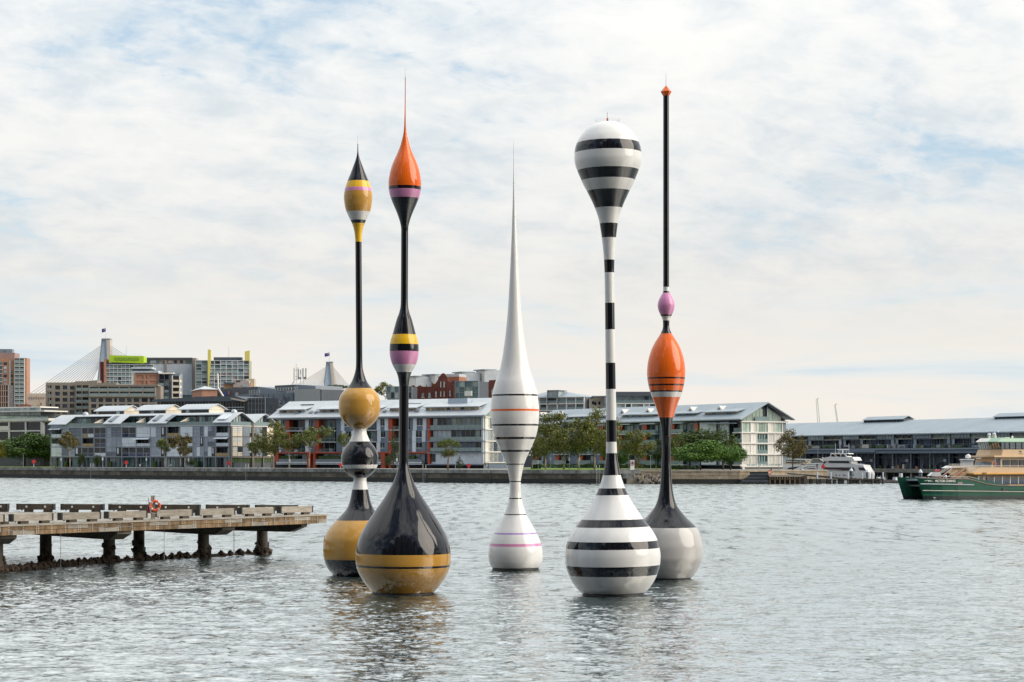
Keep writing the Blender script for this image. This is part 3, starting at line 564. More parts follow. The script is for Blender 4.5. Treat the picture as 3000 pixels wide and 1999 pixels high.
# pavilions on the roof
for i, (x0, x1, xg, yr) in enumerate(((285, 362, 400, 1189), (405, 484.5, 524, 1186), (530, 611, 664, 1184))):
    off = 12.2; u0, u1 = pl.U(x0, off), pl.U(x1, off); zb = 19.2; ze = pl.Z(x1, 1203-i*2.5, off); zr = pl.Z((x0+x1)/2+22, yr, off+3.5); dep = 7.4
    pl.box('penthouse_wall', M_cream, u0, u1, off+.3, off+dep, zb, ze)
    for k in range(7): pl.box('penthouse_window', G_dark if k not in (5-i*2,) else G_pale, u0+.2+(u1-u0-.4)*k/7+.05, u0+.2+(u1-u0-.4)*(k+1)/7-.05, off+.18, off+.3, zb, ze-.15)
    pr = arc(off-.9, off+dep+.9, ze-.05, zr, 12)
    roof_sheet(pl, pr, u0-.9, u1+.9, .18, 'penthouse_roof', M_roof)
    mb = MB(); mb.prism([(off+.3, ze-.2)]+[(y, z-.3) for y, z in pr if off+.4 < y < off+dep]+[(off+dep, ze-.2)], 0, .2)
    o = MB(); 
    for q in mb.v: o.v.append((u1-.05+q[1], q[0], q[2]))
    o.f = mb.f; pl.mb(o, 'penthouse_gable', M_cream)
for px_, yy in ((248, 1217), (683, 1211)):
    u = pl.U(px_, 5); zz = 20.4; pl.mb(MB().lathe([(1.0, 0), (.9, .5), (.5, .9), (.02, 1.0)], 12, (u, 5.5, zz)), 'roof_vent', M_roof, True)
# ------------------------------------------------------------------ 2: grey and orange apartments, centre left
e, pl = bld('wharf_apartments', 'apartment block with orange-red fins and zinc roof behind the gold ball sculpture', 790, 600, 1420, 560)
Lb = pl.len; zt = lambda y, x=900: pl.Z(x, y)
zE, zR = 18.3, 23.5; yR = 9.5
LV = [(zt(1261), zt(1231)), (zt(1294), zt(1265)), (zt(1324), zt(1298)), (zt(1353), zt(1330.5))]; zbase = zt(1354)
pl.box('core_wall', M_bgrey, 3.4, Lb, 2.1, 17, 3.3, zE-.3)
pl.box('base_wall', M_void, .5, Lb-.5, 1.6, 2.1, 3.3, zbase)
U = pl.U
def balc(x0, x1, fin=True, rows=(0, 1, 2), glassy=False):
    a, b = U(x0), U(x1)
    for r in rows:
        z0, z1 = LV[r]
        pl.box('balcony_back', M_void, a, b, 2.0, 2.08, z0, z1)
        k = max(3, int((b-a)/1.5))
        for i in range(k):
            gm = random.choice([G_dark, G_dark, G_teal, G_pale, M_slatd] if not glassy else [G_teal, G_green, G_dark, M_slat])
            pl.box('sliding_door', gm, a+(b-a)*i/k+.05, a+(b-a)*(i+1)/k-.05, 1.9, 1.98, z0, z1-.1)
            if random.random() < .6: pl.box('door_frame', M_slab, a+(b-a)*i/k-.05, a+(b-a)*i/k+.05, 1.82, 1.89, z0, z1)
        pl.box('balcony_slab', M_slab, a-.2, b+.1, -.35, 2.0, z0-.32, z0-.02)
        pl.box('balustrade', M_rail, a, b, -.3, -.26, z0+.75, z0+.85)
        mb = MB(); nn_ = int((b-a)/.35)
        for i in range(nn_): mb.box(a+i*.35, a+i*.35+.035, -.3, -.26, z0, z0+.75)
        pl.mb(mb, 'balustrade_bars', M_frame)
        for i in range(int((b-a)/2)):
            pl.box(random.choice(['chair', 'pot_plant', 'table']), random.choice([M_furn, M_pgreen, M_pgreen, M_frame]), a+.6+i*2, a+.6+i*2+random.uniform(.5, 1.2), .3, .9, z0, z0+random.uniform(.6, 1.1))
        if fin: pl.box('orange_fin', M_red, a-.15, a+random.uniform(1.1, 1.3), -.3 if r < 9 else 0, 1.9, z0, z1)
def winwall(x0, x1, rows=(0, 1, 2)):
    a, b = U(x0), U(x1); w = b-a
    pl.box('wall', M_bgrey, a, b, .05, .5, LV[rows[-1]][0]-.4, LV[rows[0]][1]+.6)
    for r in rows:
        z0, z1 = LV[r]; c = a+w*random.uniform(.30, .42); ww = min(1.9, w*.3)
        pl.box('window', G_dark, c, c+ww, -.02, .05, z0+1.1, z1-.1); pl.box('window_mullion', M_slab, c+ww/2-.04, c+ww/2+.04, -.05, -.02, z0+1.1, z1-.1); pl.box('window_sill', M_shut, c-.05, c+ww+.05, -.08, -.02, z0+.95, z0+1.1)
        pl.box('shutter', M_shut, c-1.35 if c-1.35 > a else a+.05, c-.1, -.1, .02, z0-.25, z1+.1)
        x = c+ww+.1
        if x+1.2 < b: pl.box('shutter', random.choice([M_shut, M_shut, M_slatd]), x, x+1.25, -.1, .02, z0-.25, z1+.1); x += 1.4
        if x+2.4 < b: louvres(pl, x, x+1.2, z0-.2, z1+.1, M_slatd, 0, 8); pl.box('shutter', M_shut, x+1.3, x+2.4, -.1, .02, z0-.25, z1+.1)
winwall(817, 839); balc(840, 893); winwall(894, 925); balc(926, 984); winwall(985, 1060); balc(1062, 1103, False); winwall(1103, 1140); balc(1141, 1200); winwall(1201, 1255)
pl.box('orange_beam', M_red, U(808), U(1256), -.45, .1, zt(1329), zt(1325))
# garden level
for a_, b_ in ((812, 902), (926, 1050), (1050, 1125), (1148, 1182), (1182, 1236)):
    a, b = U(a_), U(b_); z0, z1 = LV[3]
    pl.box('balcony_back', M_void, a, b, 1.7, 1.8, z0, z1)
    k = int((b-a)/1.6)
    for i in range(k): pl.box('window', random.choice([G_dark, G_teal, G_pale, M_slat]), a+(b-a)*i/k+.06, a+(b-a)*(i+1)/k-.06, 1.6, 1.7, z0, z1)
    pl.box('planter', M_pgreen, a+.8, a+(b-a)*.6, .1, .8, z0+.3, z0+1.7)
    pl.box('balustrade', M_mgrey, a, b, -.3, -.2, z0-.05, z0+.8)
    pl.box('balcony_slab', M_shut, a-.1, b+.1, -.4, 1.5, z0-.45, z0-.06); pl.box('balcony_slab', M_slab, a-.1, b+.1, -.42, 1.5, z0-.85, z0-.55)
for x0, x1 in ((808, 818), (902, 912), (920, 926), (1118, 1130), (1141, 1147)): pl.box('orange_fin', M_red, U(x0), U(x1), -.42, 1.0, 3.3 if x0 > 850 else LV[3][0], LV[3][1]+.2)
pl.box('entry_recess', M_slatd, U(912), U(920), .6, .8, 3.3, LV[3][1])
# glass-balcony end
a, b = U(1256), U(1415)
pl.box('orange_column', M_red, U(1255.5), U(1261.5), -.5, .6, LV[3][0]-.9, zE-.5)
for r, (z0, z1) in enumerate(LV):
    if r < 3:
        k = 11
        seq = [['W', 'D', 'D', 'S', 'G', 'G', 'G', 'P', 'G', 'G', 'G'], ['W', 'W', 'W', 'W', 'D', 'S', 'D', 'D', 'D', 'G', 'D'], ['W', 'D', 'D', 'G', 'S', 'S', 'S', 'S', 'S', 'D', 'D']][r]
        for i, c in enumerate(seq):
            m = {'W': M_shut, 'D': G_dark, 'S': M_slatd, 'G': G_green, 'P': M_slab}[c]; y = .9 if c == 'W' else 1.2
            pl.box('facade_panel' if c == 'W' else 'window', m, a+.8+(b-a-.9)*i/k+.06, a+.8+(b-a-.9)*(i+1)/k-.06, y, y+.1, z0, z1)
            pl.box('door_frame', M_slab, a+.8+(b-a-.9)*i/k-.06, a+.8+(b-a-.9)*i/k+.05, 1.08, 1.3, z0, z1)
        pl.box('facade_panel', M_slab, a+.8, b, 1.32, 1.4, z0, z1)
        for i in range(9): pl.box('glass_balustrade', M_rail, a+.7+(b-a-.8)*i/9+.03, a+.7+(b-a-.8)*(i+1)/9-.03, -.4, -.36, z0, z0+1.1)
        for i in range(4): pl.box('chair', M_furn, a+5+i*3.2, a+5.7+i*3.2, .2, .8, z0, z0+.8)
    else:
        for i in range(12): pl.box('facade_panel', M_shut, a+.8+(b-a-1.2)*i/12+.02, a+.8+(b-a-1.2)*(i+1)/12-.02, .2, .35, z0-.6, z1+.2)
        pl.box('window', G_dark, a+.9, a+2.2, .12, .2, z0, z1)
    pl.box('balcony_slab', M_slabb, a-.3, b+.5, -.6, 1.4, z1+.12, z1+.42)
pl.box('balcony_slab', M_slabb, a-.3, b, -.6, 1.2, LV[3][0]-.9, LV[3][0]-.65); pl.box('corner_column', M_slab, b-.2, b+.35, -.5, .2, zbase-.5, zE-.2)
# roof with ribbon dormers
pr = [(-1.2, zE), (yR, zR), (17.5, 19.0)]
roof_sheet(pl, pr, 0, Lb+.8, .25, 'roof', M_roof, False); pl.box('gutter', M_slab, -.2, Lb+.9, -1.35, -1.1, zE-.12, zE+.1)
ribs(pl, pr[:2], .5, Lb, 1.3, M_roof)
pl.box('soffit', M_mgrey, 3, Lb, -1.1, .2, zE-.55, zE-.3)
def dormer(p_, x0, x1, y0_, y1_, depth0, k, roofm=M_roof, tan=.6):
    u0, u1 = p_.U(x0, depth0), p_.U(x1, depth0); z0 = p_.Z((x0+x1)/2, y1_, depth0); z1 = p_.Z((x0+x1)/2, y0_, depth0)
    for i in range(k): p_.box('dormer_window', G_tan if random.random() < tan else random.choice([G_dark, G_teal, G_pale]), u0+(u1-u0)*i/k+.06, u0+(u1-u0)*(i+1)/k-.06, depth0, depth0+.1, z0, z1)
    p_.box('dormer_wall', M_frame, u0-.1, u1+.1, depth0+.12, depth0+5, z0-.8, z1)
    p_.mb(MB().hexa([(u0-.5, depth0-.8, z1), (u1+.5, depth0-.8, z1), (u1+.5, depth0+6.5, z1+1.6), (u0-.5, depth0+6.5, z1+1.6), (u0-.5, depth0-.8, z1+.22), (u1+.5, depth0-.8, z1+.22), (u1+.5, depth0+6.5, z1+1.85), (u0-.5, depth0+6.5, z1+1.85)]), 'dormer_roof', roofm)
    p_.box('balustrade', M_rail, u0+1, u1-1, depth0-1.2, depth0-1.15, z0-.4, z0+.5)
dormer(pl, 818, 893, 1202, 1221, 2.2, 7); dormer(pl, 936, 1052, 1200, 1220, 2.2, 11); dormer(pl, 1072, 1112, 1199, 1219, 2.2, 4); dormer(pl, 1142, 1218, 1197, 1217, 2.2, 8, tan=.9); dormer(pl, 1247, 1402, 1193.5, 1216, 2.2, 15, tan=.8)
pl.mb(MB().box(U(888, 8), U(925, 8), 6.8, 8.2, zR-3.4, zR-1.0), 'roof_terrace', M_dgrey); pl.mb(MB().box(U(1205, 8), U(1240, 8), 6.6, 8.4, zR-3.3, zR-1.2), 'roof_terrace', M_frame); pl.box('roof_plant', M_slat, U(1320, 7), U(1377, 7), 5.6, 9, zR-2.6, zR-.1)
for x in (875, 915, 930, 1130, 1225): pl.mb(MB().hexa([(U(x, 3), 1.0, zE+1.35), (U(x, 3)+1.1, 1.0, zE+1.35), (U(x, 3)+1.1, 2.2, zE+1.95), (U(x, 3), 2.2, zE+1.95), (U(x, 3), 1.0, zE+1.5), (U(x, 3)+1.1, 1.0, zE+1.5), (U(x, 3)+1.1, 2.2, zE+2.1), (U(x, 3), 2.2, zE+2.1)]), 'skylight', M_slatd)
# end elevation
A = pl.W(Lb, 0, 0); B = pl.W(Lb, 17, 0); pe = Plane(e, (A.x, A.y), (B.x, B.y))
zs_ = [LV[0][1]+.2]+[v[0]-.15 for v in LV]
us_ = [.3, 2.6, 4.5, 7.0, 10, 13, 16.7]
for j in range(4):
    for i in range(6):
        m = random.choice([G_green, G_dark, M_warmw, M_warmw, M_slat]) if not (j == 3 and i < 3) else M_warmw
        pe.box('facade_panel' if m is M_warmw else 'window', m, us_[i]+.08, us_[i+1]-.08, .0, .15, zs_[j+1]+.2, zs_[j]-.15)
    pe.box('floor_slab', M_warmw, 0, 17, -.3, .2, zs_[j]-.13, zs_[j]+.18)
for u_ in us_: pe.box('mullion', M_warmw, u_-.07, u_+.07, -.05, .2, zs_[-1], zs_[0])
pe.mb(MB().prism([(.3, zs_[0]+.2), (16.5, zs_[0]+.2), (16.5, zE+.6), (10.2, zR-.6), (.3, zE+.2)], .2, .35), 'gable_glazing', G_green)
pe.box('end_wall', M_mgrey, .1, 16.8, .3, .5, 3.3, zs_[0]); pe.box('floor_slab', M_warmw, 0, 17, -.3, .2, zs_[-1]-.2, zs_[-1]+.1)
for i in range(9): pe.box('base_window', G_pale, 1+i*1.7, 2.2+i*1.7, .18, .26, 3.9, 5.0)
# ------------------------------------------------------------------ 3: long apartments with the glazed gable, right of centre
e, pl = bld('wharf_apartments', 'long zinc-roofed apartments ending in a pale glazed gable above the fig trees', 1560, 620, 2172, 530)
Lb = pl.len; U = pl.U; zt = lambda y, x=2150: pl.Z(x, y); zE, zR, yR = 16.65, 21.3, 8.0
LV = [(zt(1266), zt(1238)), (zt(1297), zt(1270)), (zt(1329), zt(1301)), (zt(1361), zt(1333))]
pl.box('core_wall', M_bgrey, 0, Lb-.4, 2.1, 15.5, 3.3, zE-.3)
pl.box('base_wall', M_void, .5, Lb-.5, 1.9, 2.1, 3.3, LV[3][0])
pl.box('wall', M_bgrey, 0, U(2050), .1, .5, 3.3, zE-.6)
def balc2(x0, x1, rows=(0, 1, 2, 3)):
    a, b = U(x0), U(x1)
    for r in rows:
        z0, z1 = LV[r]; pl.box('balcony_back', M_void, a, b, .02, .09, z0, z1)
        pl.box('orange_fin', M_red, a, a+(b-a)*.3, -.7, .02, z0, z1)
        k = 3
        for i in range(k): pl.box('sliding_door', random.choice([G_dark, G_teal, G_pale]), a+(b-a)*(.34+.64*i/k), a+(b-a)*(.32+.64*(i+1)/k), -.02, .02, z0, z1-.2)
        pl.box('balcony_slab', M_slab, a-.2, b+.2, -1.3, .1, z0-.3, z0-.03); pl.box('balustrade', M_rail, a, b, -1.28, -1.24, z0, z0+1)
        pl.box('table', M_furn, a+(b-a)*.5, a+(b-a)*.7, -.8, -.4, z0, z0+.7)
    pl.box('awning', M_slab, a-.1, b+.2, -1.6, .1, LV[0][1]+.05, LV[0][1]+.3)
for x0, x1 in ((1570, 1600), (1632, 1668), (1700, 1740), (1762, 1795), (1815, 1857), (1888, 1930), (1968, 2012)): balc2(x0, x1)
for x in (1608, 1676, 1750, 1803, 1872, 1950, 2022, 2035):
    for z0, z1 in LV[:3]: pl.box('window', G_dark, U(x), U(x)+1.3, 0, .09, z0+.7, z1-.1); pl.box('window_frame', M_slab, U(x)-.08, U(x)+1.38, .04, .1, z0+.6, z1)
pl.box('orange_fin', M_red, U(2040), U(2048), -.5, .3, LV[0][0], LV[0][1])
for r, (z0, z1) in enumerate(LV):
    a, b = U(2050), U(2135); k = 14
    pl.box('wall', M_mgrey, a, b, .1, .4, z0-.3, z1+.3)
    for i in range(k):
        uu = a+(b-a)*i/k; m = G_dark if i in (8,) else (M_slatd if i == 9 else M_shut)
        pl.box('shutter' if m is M_shut else 'window', m, uu+.03, a+(b-a)*(i+1)/k-.03, -.05+.04*(i % 2), .08, z0-.1, z1+.1)
    c, d = U(2136), Lb
    for i in range(4): pl.box('window', G_dark, c+(d-c)*i/4+.06, c+(d-c)*(i+1)/4-.06, 1.6, 1.7, z0, z1)
    pl.box('balustrade', M_rail, c+(d-c)*.45, d, -.3, -.26, z0, z0+1.1); pl.box('floor_slab', M_warmw, c+(d-c)*.4, d+.1, -.5, 1.8, z0-.35, z0-.05)
pr = [(-1.2, zE), (yR, zR), (17.0, 16.9)]
roof_sheet(pl, pr, -.2, Lb+1.4, .25, 'roof', M_roof2, False); ribs(pl, pr[:2], 1, Lb, 1.5, M_roof2); pl.box('gutter', M_slab, -.2, Lb+1.5, -1.4, -1.1, zE-.12, zE+.12)
pl.box('brise_soleil', M_mgrey, U(2072), U(2165), -1.6, -.5, zE-1.2, zE-.95)
dormer(pl, 1576, 1640, 1226, 1242, 2.0, 8, M_roof2); dormer(pl, 1660, 1780, 1222, 1240, 2.0, 12, M_roof2); dormer(pl, 1822, 1872, 1217, 1232, 2.0, 5, M_roof2, .1); dormer(pl, 1878, 1930, 1216, 1231, 2.0, 6, M_roof2, .5); dormer(pl, 1978, 2044, 1213, 1231, 2.0, 7, M_roof2, .25); dormer(pl, 2065, 2162, 1208.5, 1227, 2.0, 9, M_roof2, .7)
for x in (1590, 1640, 1830, 1905, 2030, 2115):      # small white gabled roof lights
    u = U(x, 5); pl.mb(MB().prism([(u-2.1, 18.9), (u+2.1, 18.9), (u, 20.6)], 4.0, 7.4), 'roof_gable', M_warmw); pl.mb(MB().prism([(u-.35, 19.0), (u+.35, 19.0), (u+.35, 19.9), (u-.35, 19.9)], 3.93, 3.99), 'gable_vent', M_dgrey)
A = pl.W(Lb, 0, 0); B = pl.W(Lb, 15.6, 0); pe = Plane(e, (A.x, A.y), (B.x, B.y)); V = pe.U
xs = [2174, 2199, 2217, 2249.5, 2269, 2291.5]; vs_ = [V(x) for x in xs]; zp = 2230
rows = [(1266.5, 1239.5), (1298, 1271.5), (1330, 1303), (1363.5, 1335)]
zz = [(pe.Z(zp, a), pe.Z(zp, b)) for a, b in rows]
kinds = ['gsgsg', 'lwdll', 'wwdww', 'lldll']
for (z0, z1), row in zip(zz, kinds):
    for i, c in enumerate(row):
        a, b = vs_[i]+.12, vs_[i+1]-.12
        if c == 'd':
            for k in range(4): pe.box('window', G_teal, a+(b-a)*k/4+.05, a+(b-a)*(k+1)/4-.05, .25, .33, z0, z1); pe.box('mullion', M_warmw, a+(b-a)*k/4-.05, a+(b-a)*k/4+.05, .15, .3, z0, z1)
            pe.box('balustrade', M_rail, a, b, -.05, -.01, z0, z0+1.05)
        elif c == 'g':
            for k in range(2 if i != 2 else 4): n_ = 2 if i != 2 else 4; pe.box('window', G_green, a+(b-a)*k/n_+.05, a+(b-a)*(k+1)/n_-.05, .1, .18, z0, z1)
        else:
            for k in range(2):
                p0, p1 = a+(b-a)*k/2+.03, a+(b-a)*(k+1)/2-.03
                if c == 'w': pe.box('shutter', M_warmw, p0, p1, -.02, .08, z0, z1)
                elif c == 's' and k == 0: pe.box('shutter', M_warmw, p0, p1, -.02, .08, z0, z1)
                else: pe.box('window', G_dark, p0, p1, .12, .18, z0, z1); louvres(pe, p0, p1, z0, z1, M_warmw, .06, 9)
    pe.box('floor_slab', M_warmw, -.2, pe.len, -.35, .35, z1+.12, z1+.5)
for v_ in vs_: pe.box('column', M_warmw, v_-.11, v_+.11, -.12, .3, zz[3][0], zz[0][1])
pe.box('end_wall', M_mgrey, .1, 15.4, .36, .7, 3.3, zz[0][1]); pe.box('floor_slab', M_warmw, -.2, pe.len, -.35, .35, zz[3][0]-.5, zz[3][0]-.1)
pe.box('stone_base', M_stone, .2, pe.len-.2, .0, .35, 3.3, zz[3][0]-.5); pe.box('base_pier', M_warmw, .2, .9, -.3, 0, 3.3, zz[3][0]-.5)
for k in range(11): pe.box('base_window', G_pale, 1.6+k*1.2, 2.5+k*1.2, -.06, -.01, 3.7, 4.7)
zg = zz[0][1]+.5
pe.mb(MB().prism([(.5, zg), (15.2, zg), (15.2, zE+.0), (8.0, zR-1.1), (.5, zE-.1)], .5, .7), 'gable_wall', M_void)
for a, b, ta, tb in ((.6, 1.9, .5, 1.2), (2.0, 3.9, 1.3, 2.3), (4.0, 5.1, 2.4, 3.1), (5.2, 6.3, 3.2, 3.6), (6.4, 7.4, 3.7, 2.9), (9.2, 10.6, 3.4, 2.6), (10.7, 13.6, 2.6, .9)):
    pe.mb(MB().prism([(a, zg), (b, zg), (b, zE-.2+tb), (a, zE-.2+ta)], .3, .4), 'gable_glazing', G_green)
pe.box('mullion', M_slab, 8.8, 9.05, .1, .3, zg, zR-1.2); pe.box('balustrade', M_rail, 4.5, 9.5, -.2, -.15, zg, zg+1.2)
for s_ in (0, 1):
    ya, yb, za, zb = (-1.2, 8, zE-.3, zR-.3) if s_ == 0 else (17.2, 8, 16.5, zR-.3)
    pe.mb(MB().hexa([(ya, -1.5, za), (yb, -1.5, zb), (yb, .5, zb), (ya, .5, za), (ya, -1.5, za+.06), (yb, -1.5, zb+.06), (yb, .5, zb+.06), (ya, .5, za+.06)] if s_ == 0 else [(yb, -1.5, zb), (ya, -1.5, za), (ya, .5, za), (yb, .5, zb), (yb, -1.5, zb+.06), (ya, -1.5, za+.06), (ya, .5, za+.06), (yb, .5, zb+.06)]), 'eaves_soffit', M_mgrey)
for z0, z1 in zz[1:]:
    pe.box('side_balcony_glass', G_green, pe.len-.1, pe.len+1.2, .3, .36, z0, z1-.1); pe.box('balcony_slab', M_warmw, pe.len-.1, pe.len+1.4, -.2, 2.5, z1+.1, z1+.4)
pe.box('column', M_warmw, pe.len+1.15, pe.len+1.3, -.1, .1, zz[3][0], zz[1][1])
# ------------------------------------------------------------------ 4: long finger wharf shed on the right
e, pl = bld('wharf_shed', 'long dark blue-grey wharf shed with a huge zinc roof, behind the yachts and ferry', 2262, 620, 3060, 501)
U = pl.U; Lb = pl.len; k0 = 2600; Zr = lambda y: pl.Z(k0, y)
M_shed = mat('shed_blue_grey', (.075, .105, .145), .6, var=.1, rand=.1); M_shedl = mat('shed_pale_panel', (.36, .41, .46), .6, rand=.12); M_truss = mat('cream_truss', (.48, .46, .30), .6)
zE = Zr(1271.5); zR = 17.1
roof_sheet(pl, [(-1.4, zE), (13.5, zR+.2), (28, zE)], -26, Lb+12, .3, 'roof', M_roof2, False); ribs(pl, [(-1.4, zE), (13.5, zR+.2)], -25, Lb+10, 1.6, M_roof2, .05)
pl.box('core_wall', M_void, -25, Lb+12, 2.5, 26, 3.3, zE-.1)
bx = [2262, 2315, 2365, 2414, 2467, 2516.5, 2567, 2620, 2672, 2729, 2784, 2842, 2900, 2960, 3021, 3060]
y_tt, y_tb = Zr(1273.5), Zr(1286)
zF0, zF1 = Zr(1313), Zr(1287)
for i in range(len(bx)-1):
    a, b = U(bx[i]), U(bx[i+1]); w = b-a
    pl.box('post', M_shed, a-.12, a+.12, -.1, .3, 3.3, zE)
    if i % 2 == 0:
        pl.box('window_band', G_pale if i != 8 else M_shedl, a+.15, b-.15, .1, .2, y_tb, y_tt)
        for j in range(7): pl.box('mullion', M_shedl, a+.15+(w-.3)*j/6-.04, a+.15+(w-.3)*j/6+.04, .02, .1, y_tb, y_tt)
    else:
        pl.box('window_band', G_dark if i < 8 else G_pale, a+.15, b-.15, .3, .4, y_tb, y_tt)
        mb = MB(); m_ = 3
        for j in range(m_*2):
            ua, ub = a+.2+(w-.4)*j/(2*m_), a+.2+(w-.4)*(j+1)/(2*m_); za, zb = (y_tb, y_tt) if j % 2 == 0 else (y_tt, y_tb)
            mb.tube((ua, .1, za), (ub, .1, zb), .06, 4)
        mb.box(a+.15, b-.15, .05, .16, y_tb-.12, y_tb+.04); pl.mb(mb, 'roof_truss', M_truss)
    pl.box('ledge', M_shedl, a, b, -.02, .12, y_tb-.22, y_tb-.13)
    # upper storey
    k = 4
    for j in range(k):
        m = random.choice([G_dark, G_dark, M_void, G_blue, M_shed]); pl.box('window', m, a+w*j/k+.08, a+w*(j+1)/k-.08, 1.2, 1.35, zF0, zF1)
        pl.box('window_frame', M_shedl if random.random() < .4 else M_shed, a+w*j/k-.05, a+w*j/k+.05, 1.05, 1.2, zF0, zF1)
    r = random.random(); 
    pl.box('hanging_panel', M_shedl, a+w*(.02 if i % 3 else .78), a+w*(.17 if i % 3 else 1.0), .3, .4, zF0+1.1 if i % 2 else zF0+.2, zF1-.1)
    for j in range(3): pl.box(random.choice(['table', 'chair', 'pot_plant']), random.choice([M_furn, M_brick, M_pgreen, M_shedl, M_pgreen]), a+w*random.random()*.8, a+w*random.random()*.8+.7, -.7, .3, zF0, zF0+random.uniform(.5, 1.2))
    pl.box('transom', M_shed, a, b, 1.0, 1.1, zF0+1.5, zF0+1.6)
    mb = MB(); 
    for j in range(14): mb.box(a+w*j/14, a+w*j/14+.03, -1.5, -1.47, zF0, zF0+.9)
    mb.box(a, b, -1.52, -1.46, zF0+.9, zF0+.97).box(a, b, -1.51, -1.47, zF0+.45, zF0+.48); pl.mb(mb, 'railing', M_mgrey)
    # lower storey
    zL0, zL1 = 3.35, Zr(1331)
    for j in range(4):
        m = [G_dark, M_awn, G_dark, M_shed][(i+j) % 4]; pl.box('shopfront', m, a+w*j/4+.1, a+w*(j+1)/4-.1, .9, 1.05, zL0, zL1)
    pl.box('pier', M_shedl if i % 2 else M_shed, a-.35, a+.35, .6, .9, zL0, zL1)
    pl.box('blind', M_awn, a+w*.2, a+w*.75, .6, .7, Zr(1354) if i % 2 else Zr(1344), Zr(1339)); pl.box('fascia', M_mgrey, a, b, .5, .62, Zr(1340), Zr(1338.6))
    pl.mb(MB().tube((a+w*.5, -3.6, 3.3), (a+w*.5, -3.6, Zr(1329)), .08, 6), 'lamp_post', M_shedl)
    if i % 2: pl.box('notice', M_shut, a+w*.55, a+w*.7, .5, .58, 5.2, 6.0)
    for j in range(3): pl.box(random.choice(['chair', 'table', 'pot_plant']), random.choice([M_furn, M_pgreen, M_dgrey, M_brick]), a+w*(.1+.3*j), a+w*(.1+.3*j)+.9, -1.5, -.8, 3.3, 3.3+random.uniform(.6, 1.3))
pl.box('gallery_floor', M_mgrey, 0, Lb, -1.6, 2.5, zF0-.55, zF0-.08); pl.box('gallery_beam', M_shed, 0, Lb, -1.4, 2.5, zF0-1.3, zF0-.62)
pl.box('awning', M_awn, 0, Lb, -3.9, -.2, Zr(1329), Zr(1322.5)); pl.box('awning_roll', mat('light_painted_awning', (.15, .20, .27), .6), U(2492), U(2598), -4.2, -3.6, Zr(1325), Zr(1319))  # the roll is a lighter copy of the awning grey, light painted in
pl.box('deck', M_conc, -2, Lb+12, -7, 3, 2.85, 3.3)
pl.box('deck_edge_beam', M_conc, -2, Lb+12, -7.2, -6.9, 2.3, 3.1)
for i in range(34):
    u = i*Lb/33; pl.box('deck_pile', M_tide if i % 3 else M_cope, u-.25, u+.25, -6.8, -6.3, -1.5, 2.85)
    if i % 2: pl.box('deck_brace', M_tide, u, u+Lb/33, -6.4, -6.1, 1.2, 1.6)
pl.box('deck_shade_sheet', M_tide, -2, Lb+12, -2.2, -2, -2, 2.85)  # dark sheet added to stand for the shade under the deck
for x0, x1, yr, yb in ((2545, 2660, 1224, 1237), (2929, 3075, 1216, 1228)):
    a, b = U(x0, 13.5), U(x1, 13.5); zb = pl.Z(x0, yb, 12)-.5; z1 = zb+1.15
    roof_sheet(pl, [(11.4, z1), (13.5, z1+.95), (15.6, z1)], a-.4, b+.4, .14, 'monitor_roof', M_roof2, False)
    for j in range(13): pl.box('monitor_post', M_dgrey, a+(b-a)*j/12-.25, a+(b-a)*j/12+.25, 11.9, 15.1, zb, z1)
    pl.box('monitor_rail', M_dgrey, a, b, 11.95, 12.1, zb+.3, zb+.42); pl.box('monitor_rail', M_dgrey, a, b, 11.9, 12.1, z1-.3, z1)
# ------------------------------------------------------------------ background buildings
def block(name, label, x0, x1, ytop, D, depth, m, D2=None, ybot=1372, cat="building", group=None):
    e, p = bld(name, label, x0, D, x1, D2 or D, group, cat)
    depth = min(depth, 7.0)
    p.box('wall', m, 0, p.len, .5, depth, 3.3, p.Z((x0+x1)/2, ytop)); return e, p
# brown framed apartments
e, p = block('apartment_block', 'brown concrete apartment block with square dark windows left of the bridge pylon', 135, 340, 1122, 800, 25, M_taupe)
lattice(p, [137, 145, 153], cuts(1128, 1200, 4), M_taupe, [G_dark, M_void, G_teal], 1.0, .3, .4, rail=(M_rail, .9))
lattice(p, [138, 158, 180, 201.5, 222], [1126.5]+cuts(1145, 1252, 6)[0:], M_taupe, [G_dark, G_blue, G_dark], .8, 1.0, .9)
lattice(p, [224.5, 242, 262], cuts(1128, 1216, 5), M_taupe, [M_void, G_dark, G_teal], 1.6, .3, .35, rail=(M_rail, 1))
p.box('parapet', M_taupe, 0, p.U(222), -.1, .6, p.Z(180, 1127), p.Z(180, 1121)); p.ppoly('roof_slope', M_taupe, [(205, 1121), (285, 1114), (285, 1132), (205, 1132)], -.2, 8)
p.box('roof_room', M_beige, p.U(213), p.U(236), 5, 9, p.Z(220, 1122), p.Z(220, 1115))
e, p = block('apartment_block', 'wide brown terraced apartments with long dark balconies under the lime-topped block', 262, 470, 1131, 790, 22, M_taupe)
lattice(p, [264, 292, 318, 352, 380, 420, 456], [1133, 1147, 1162], M_taupe, [M_void, G_dark, G_blue], 1.8, .3, .35, rail=(M_rail, 1))
lattice(p, [264, 286, 306, 332, 346, 370, 389, 412, 436, 456], cuts(1164, 1216, 3), M_taupe, [M_void, G_dark, G_blue], .9, .9, .8)
p.box('roof_canopy', M_taupe, p.U(272), p.U(464), -1.5, 6, p.Z(350, 1131), p.Z(350, 1127.5))
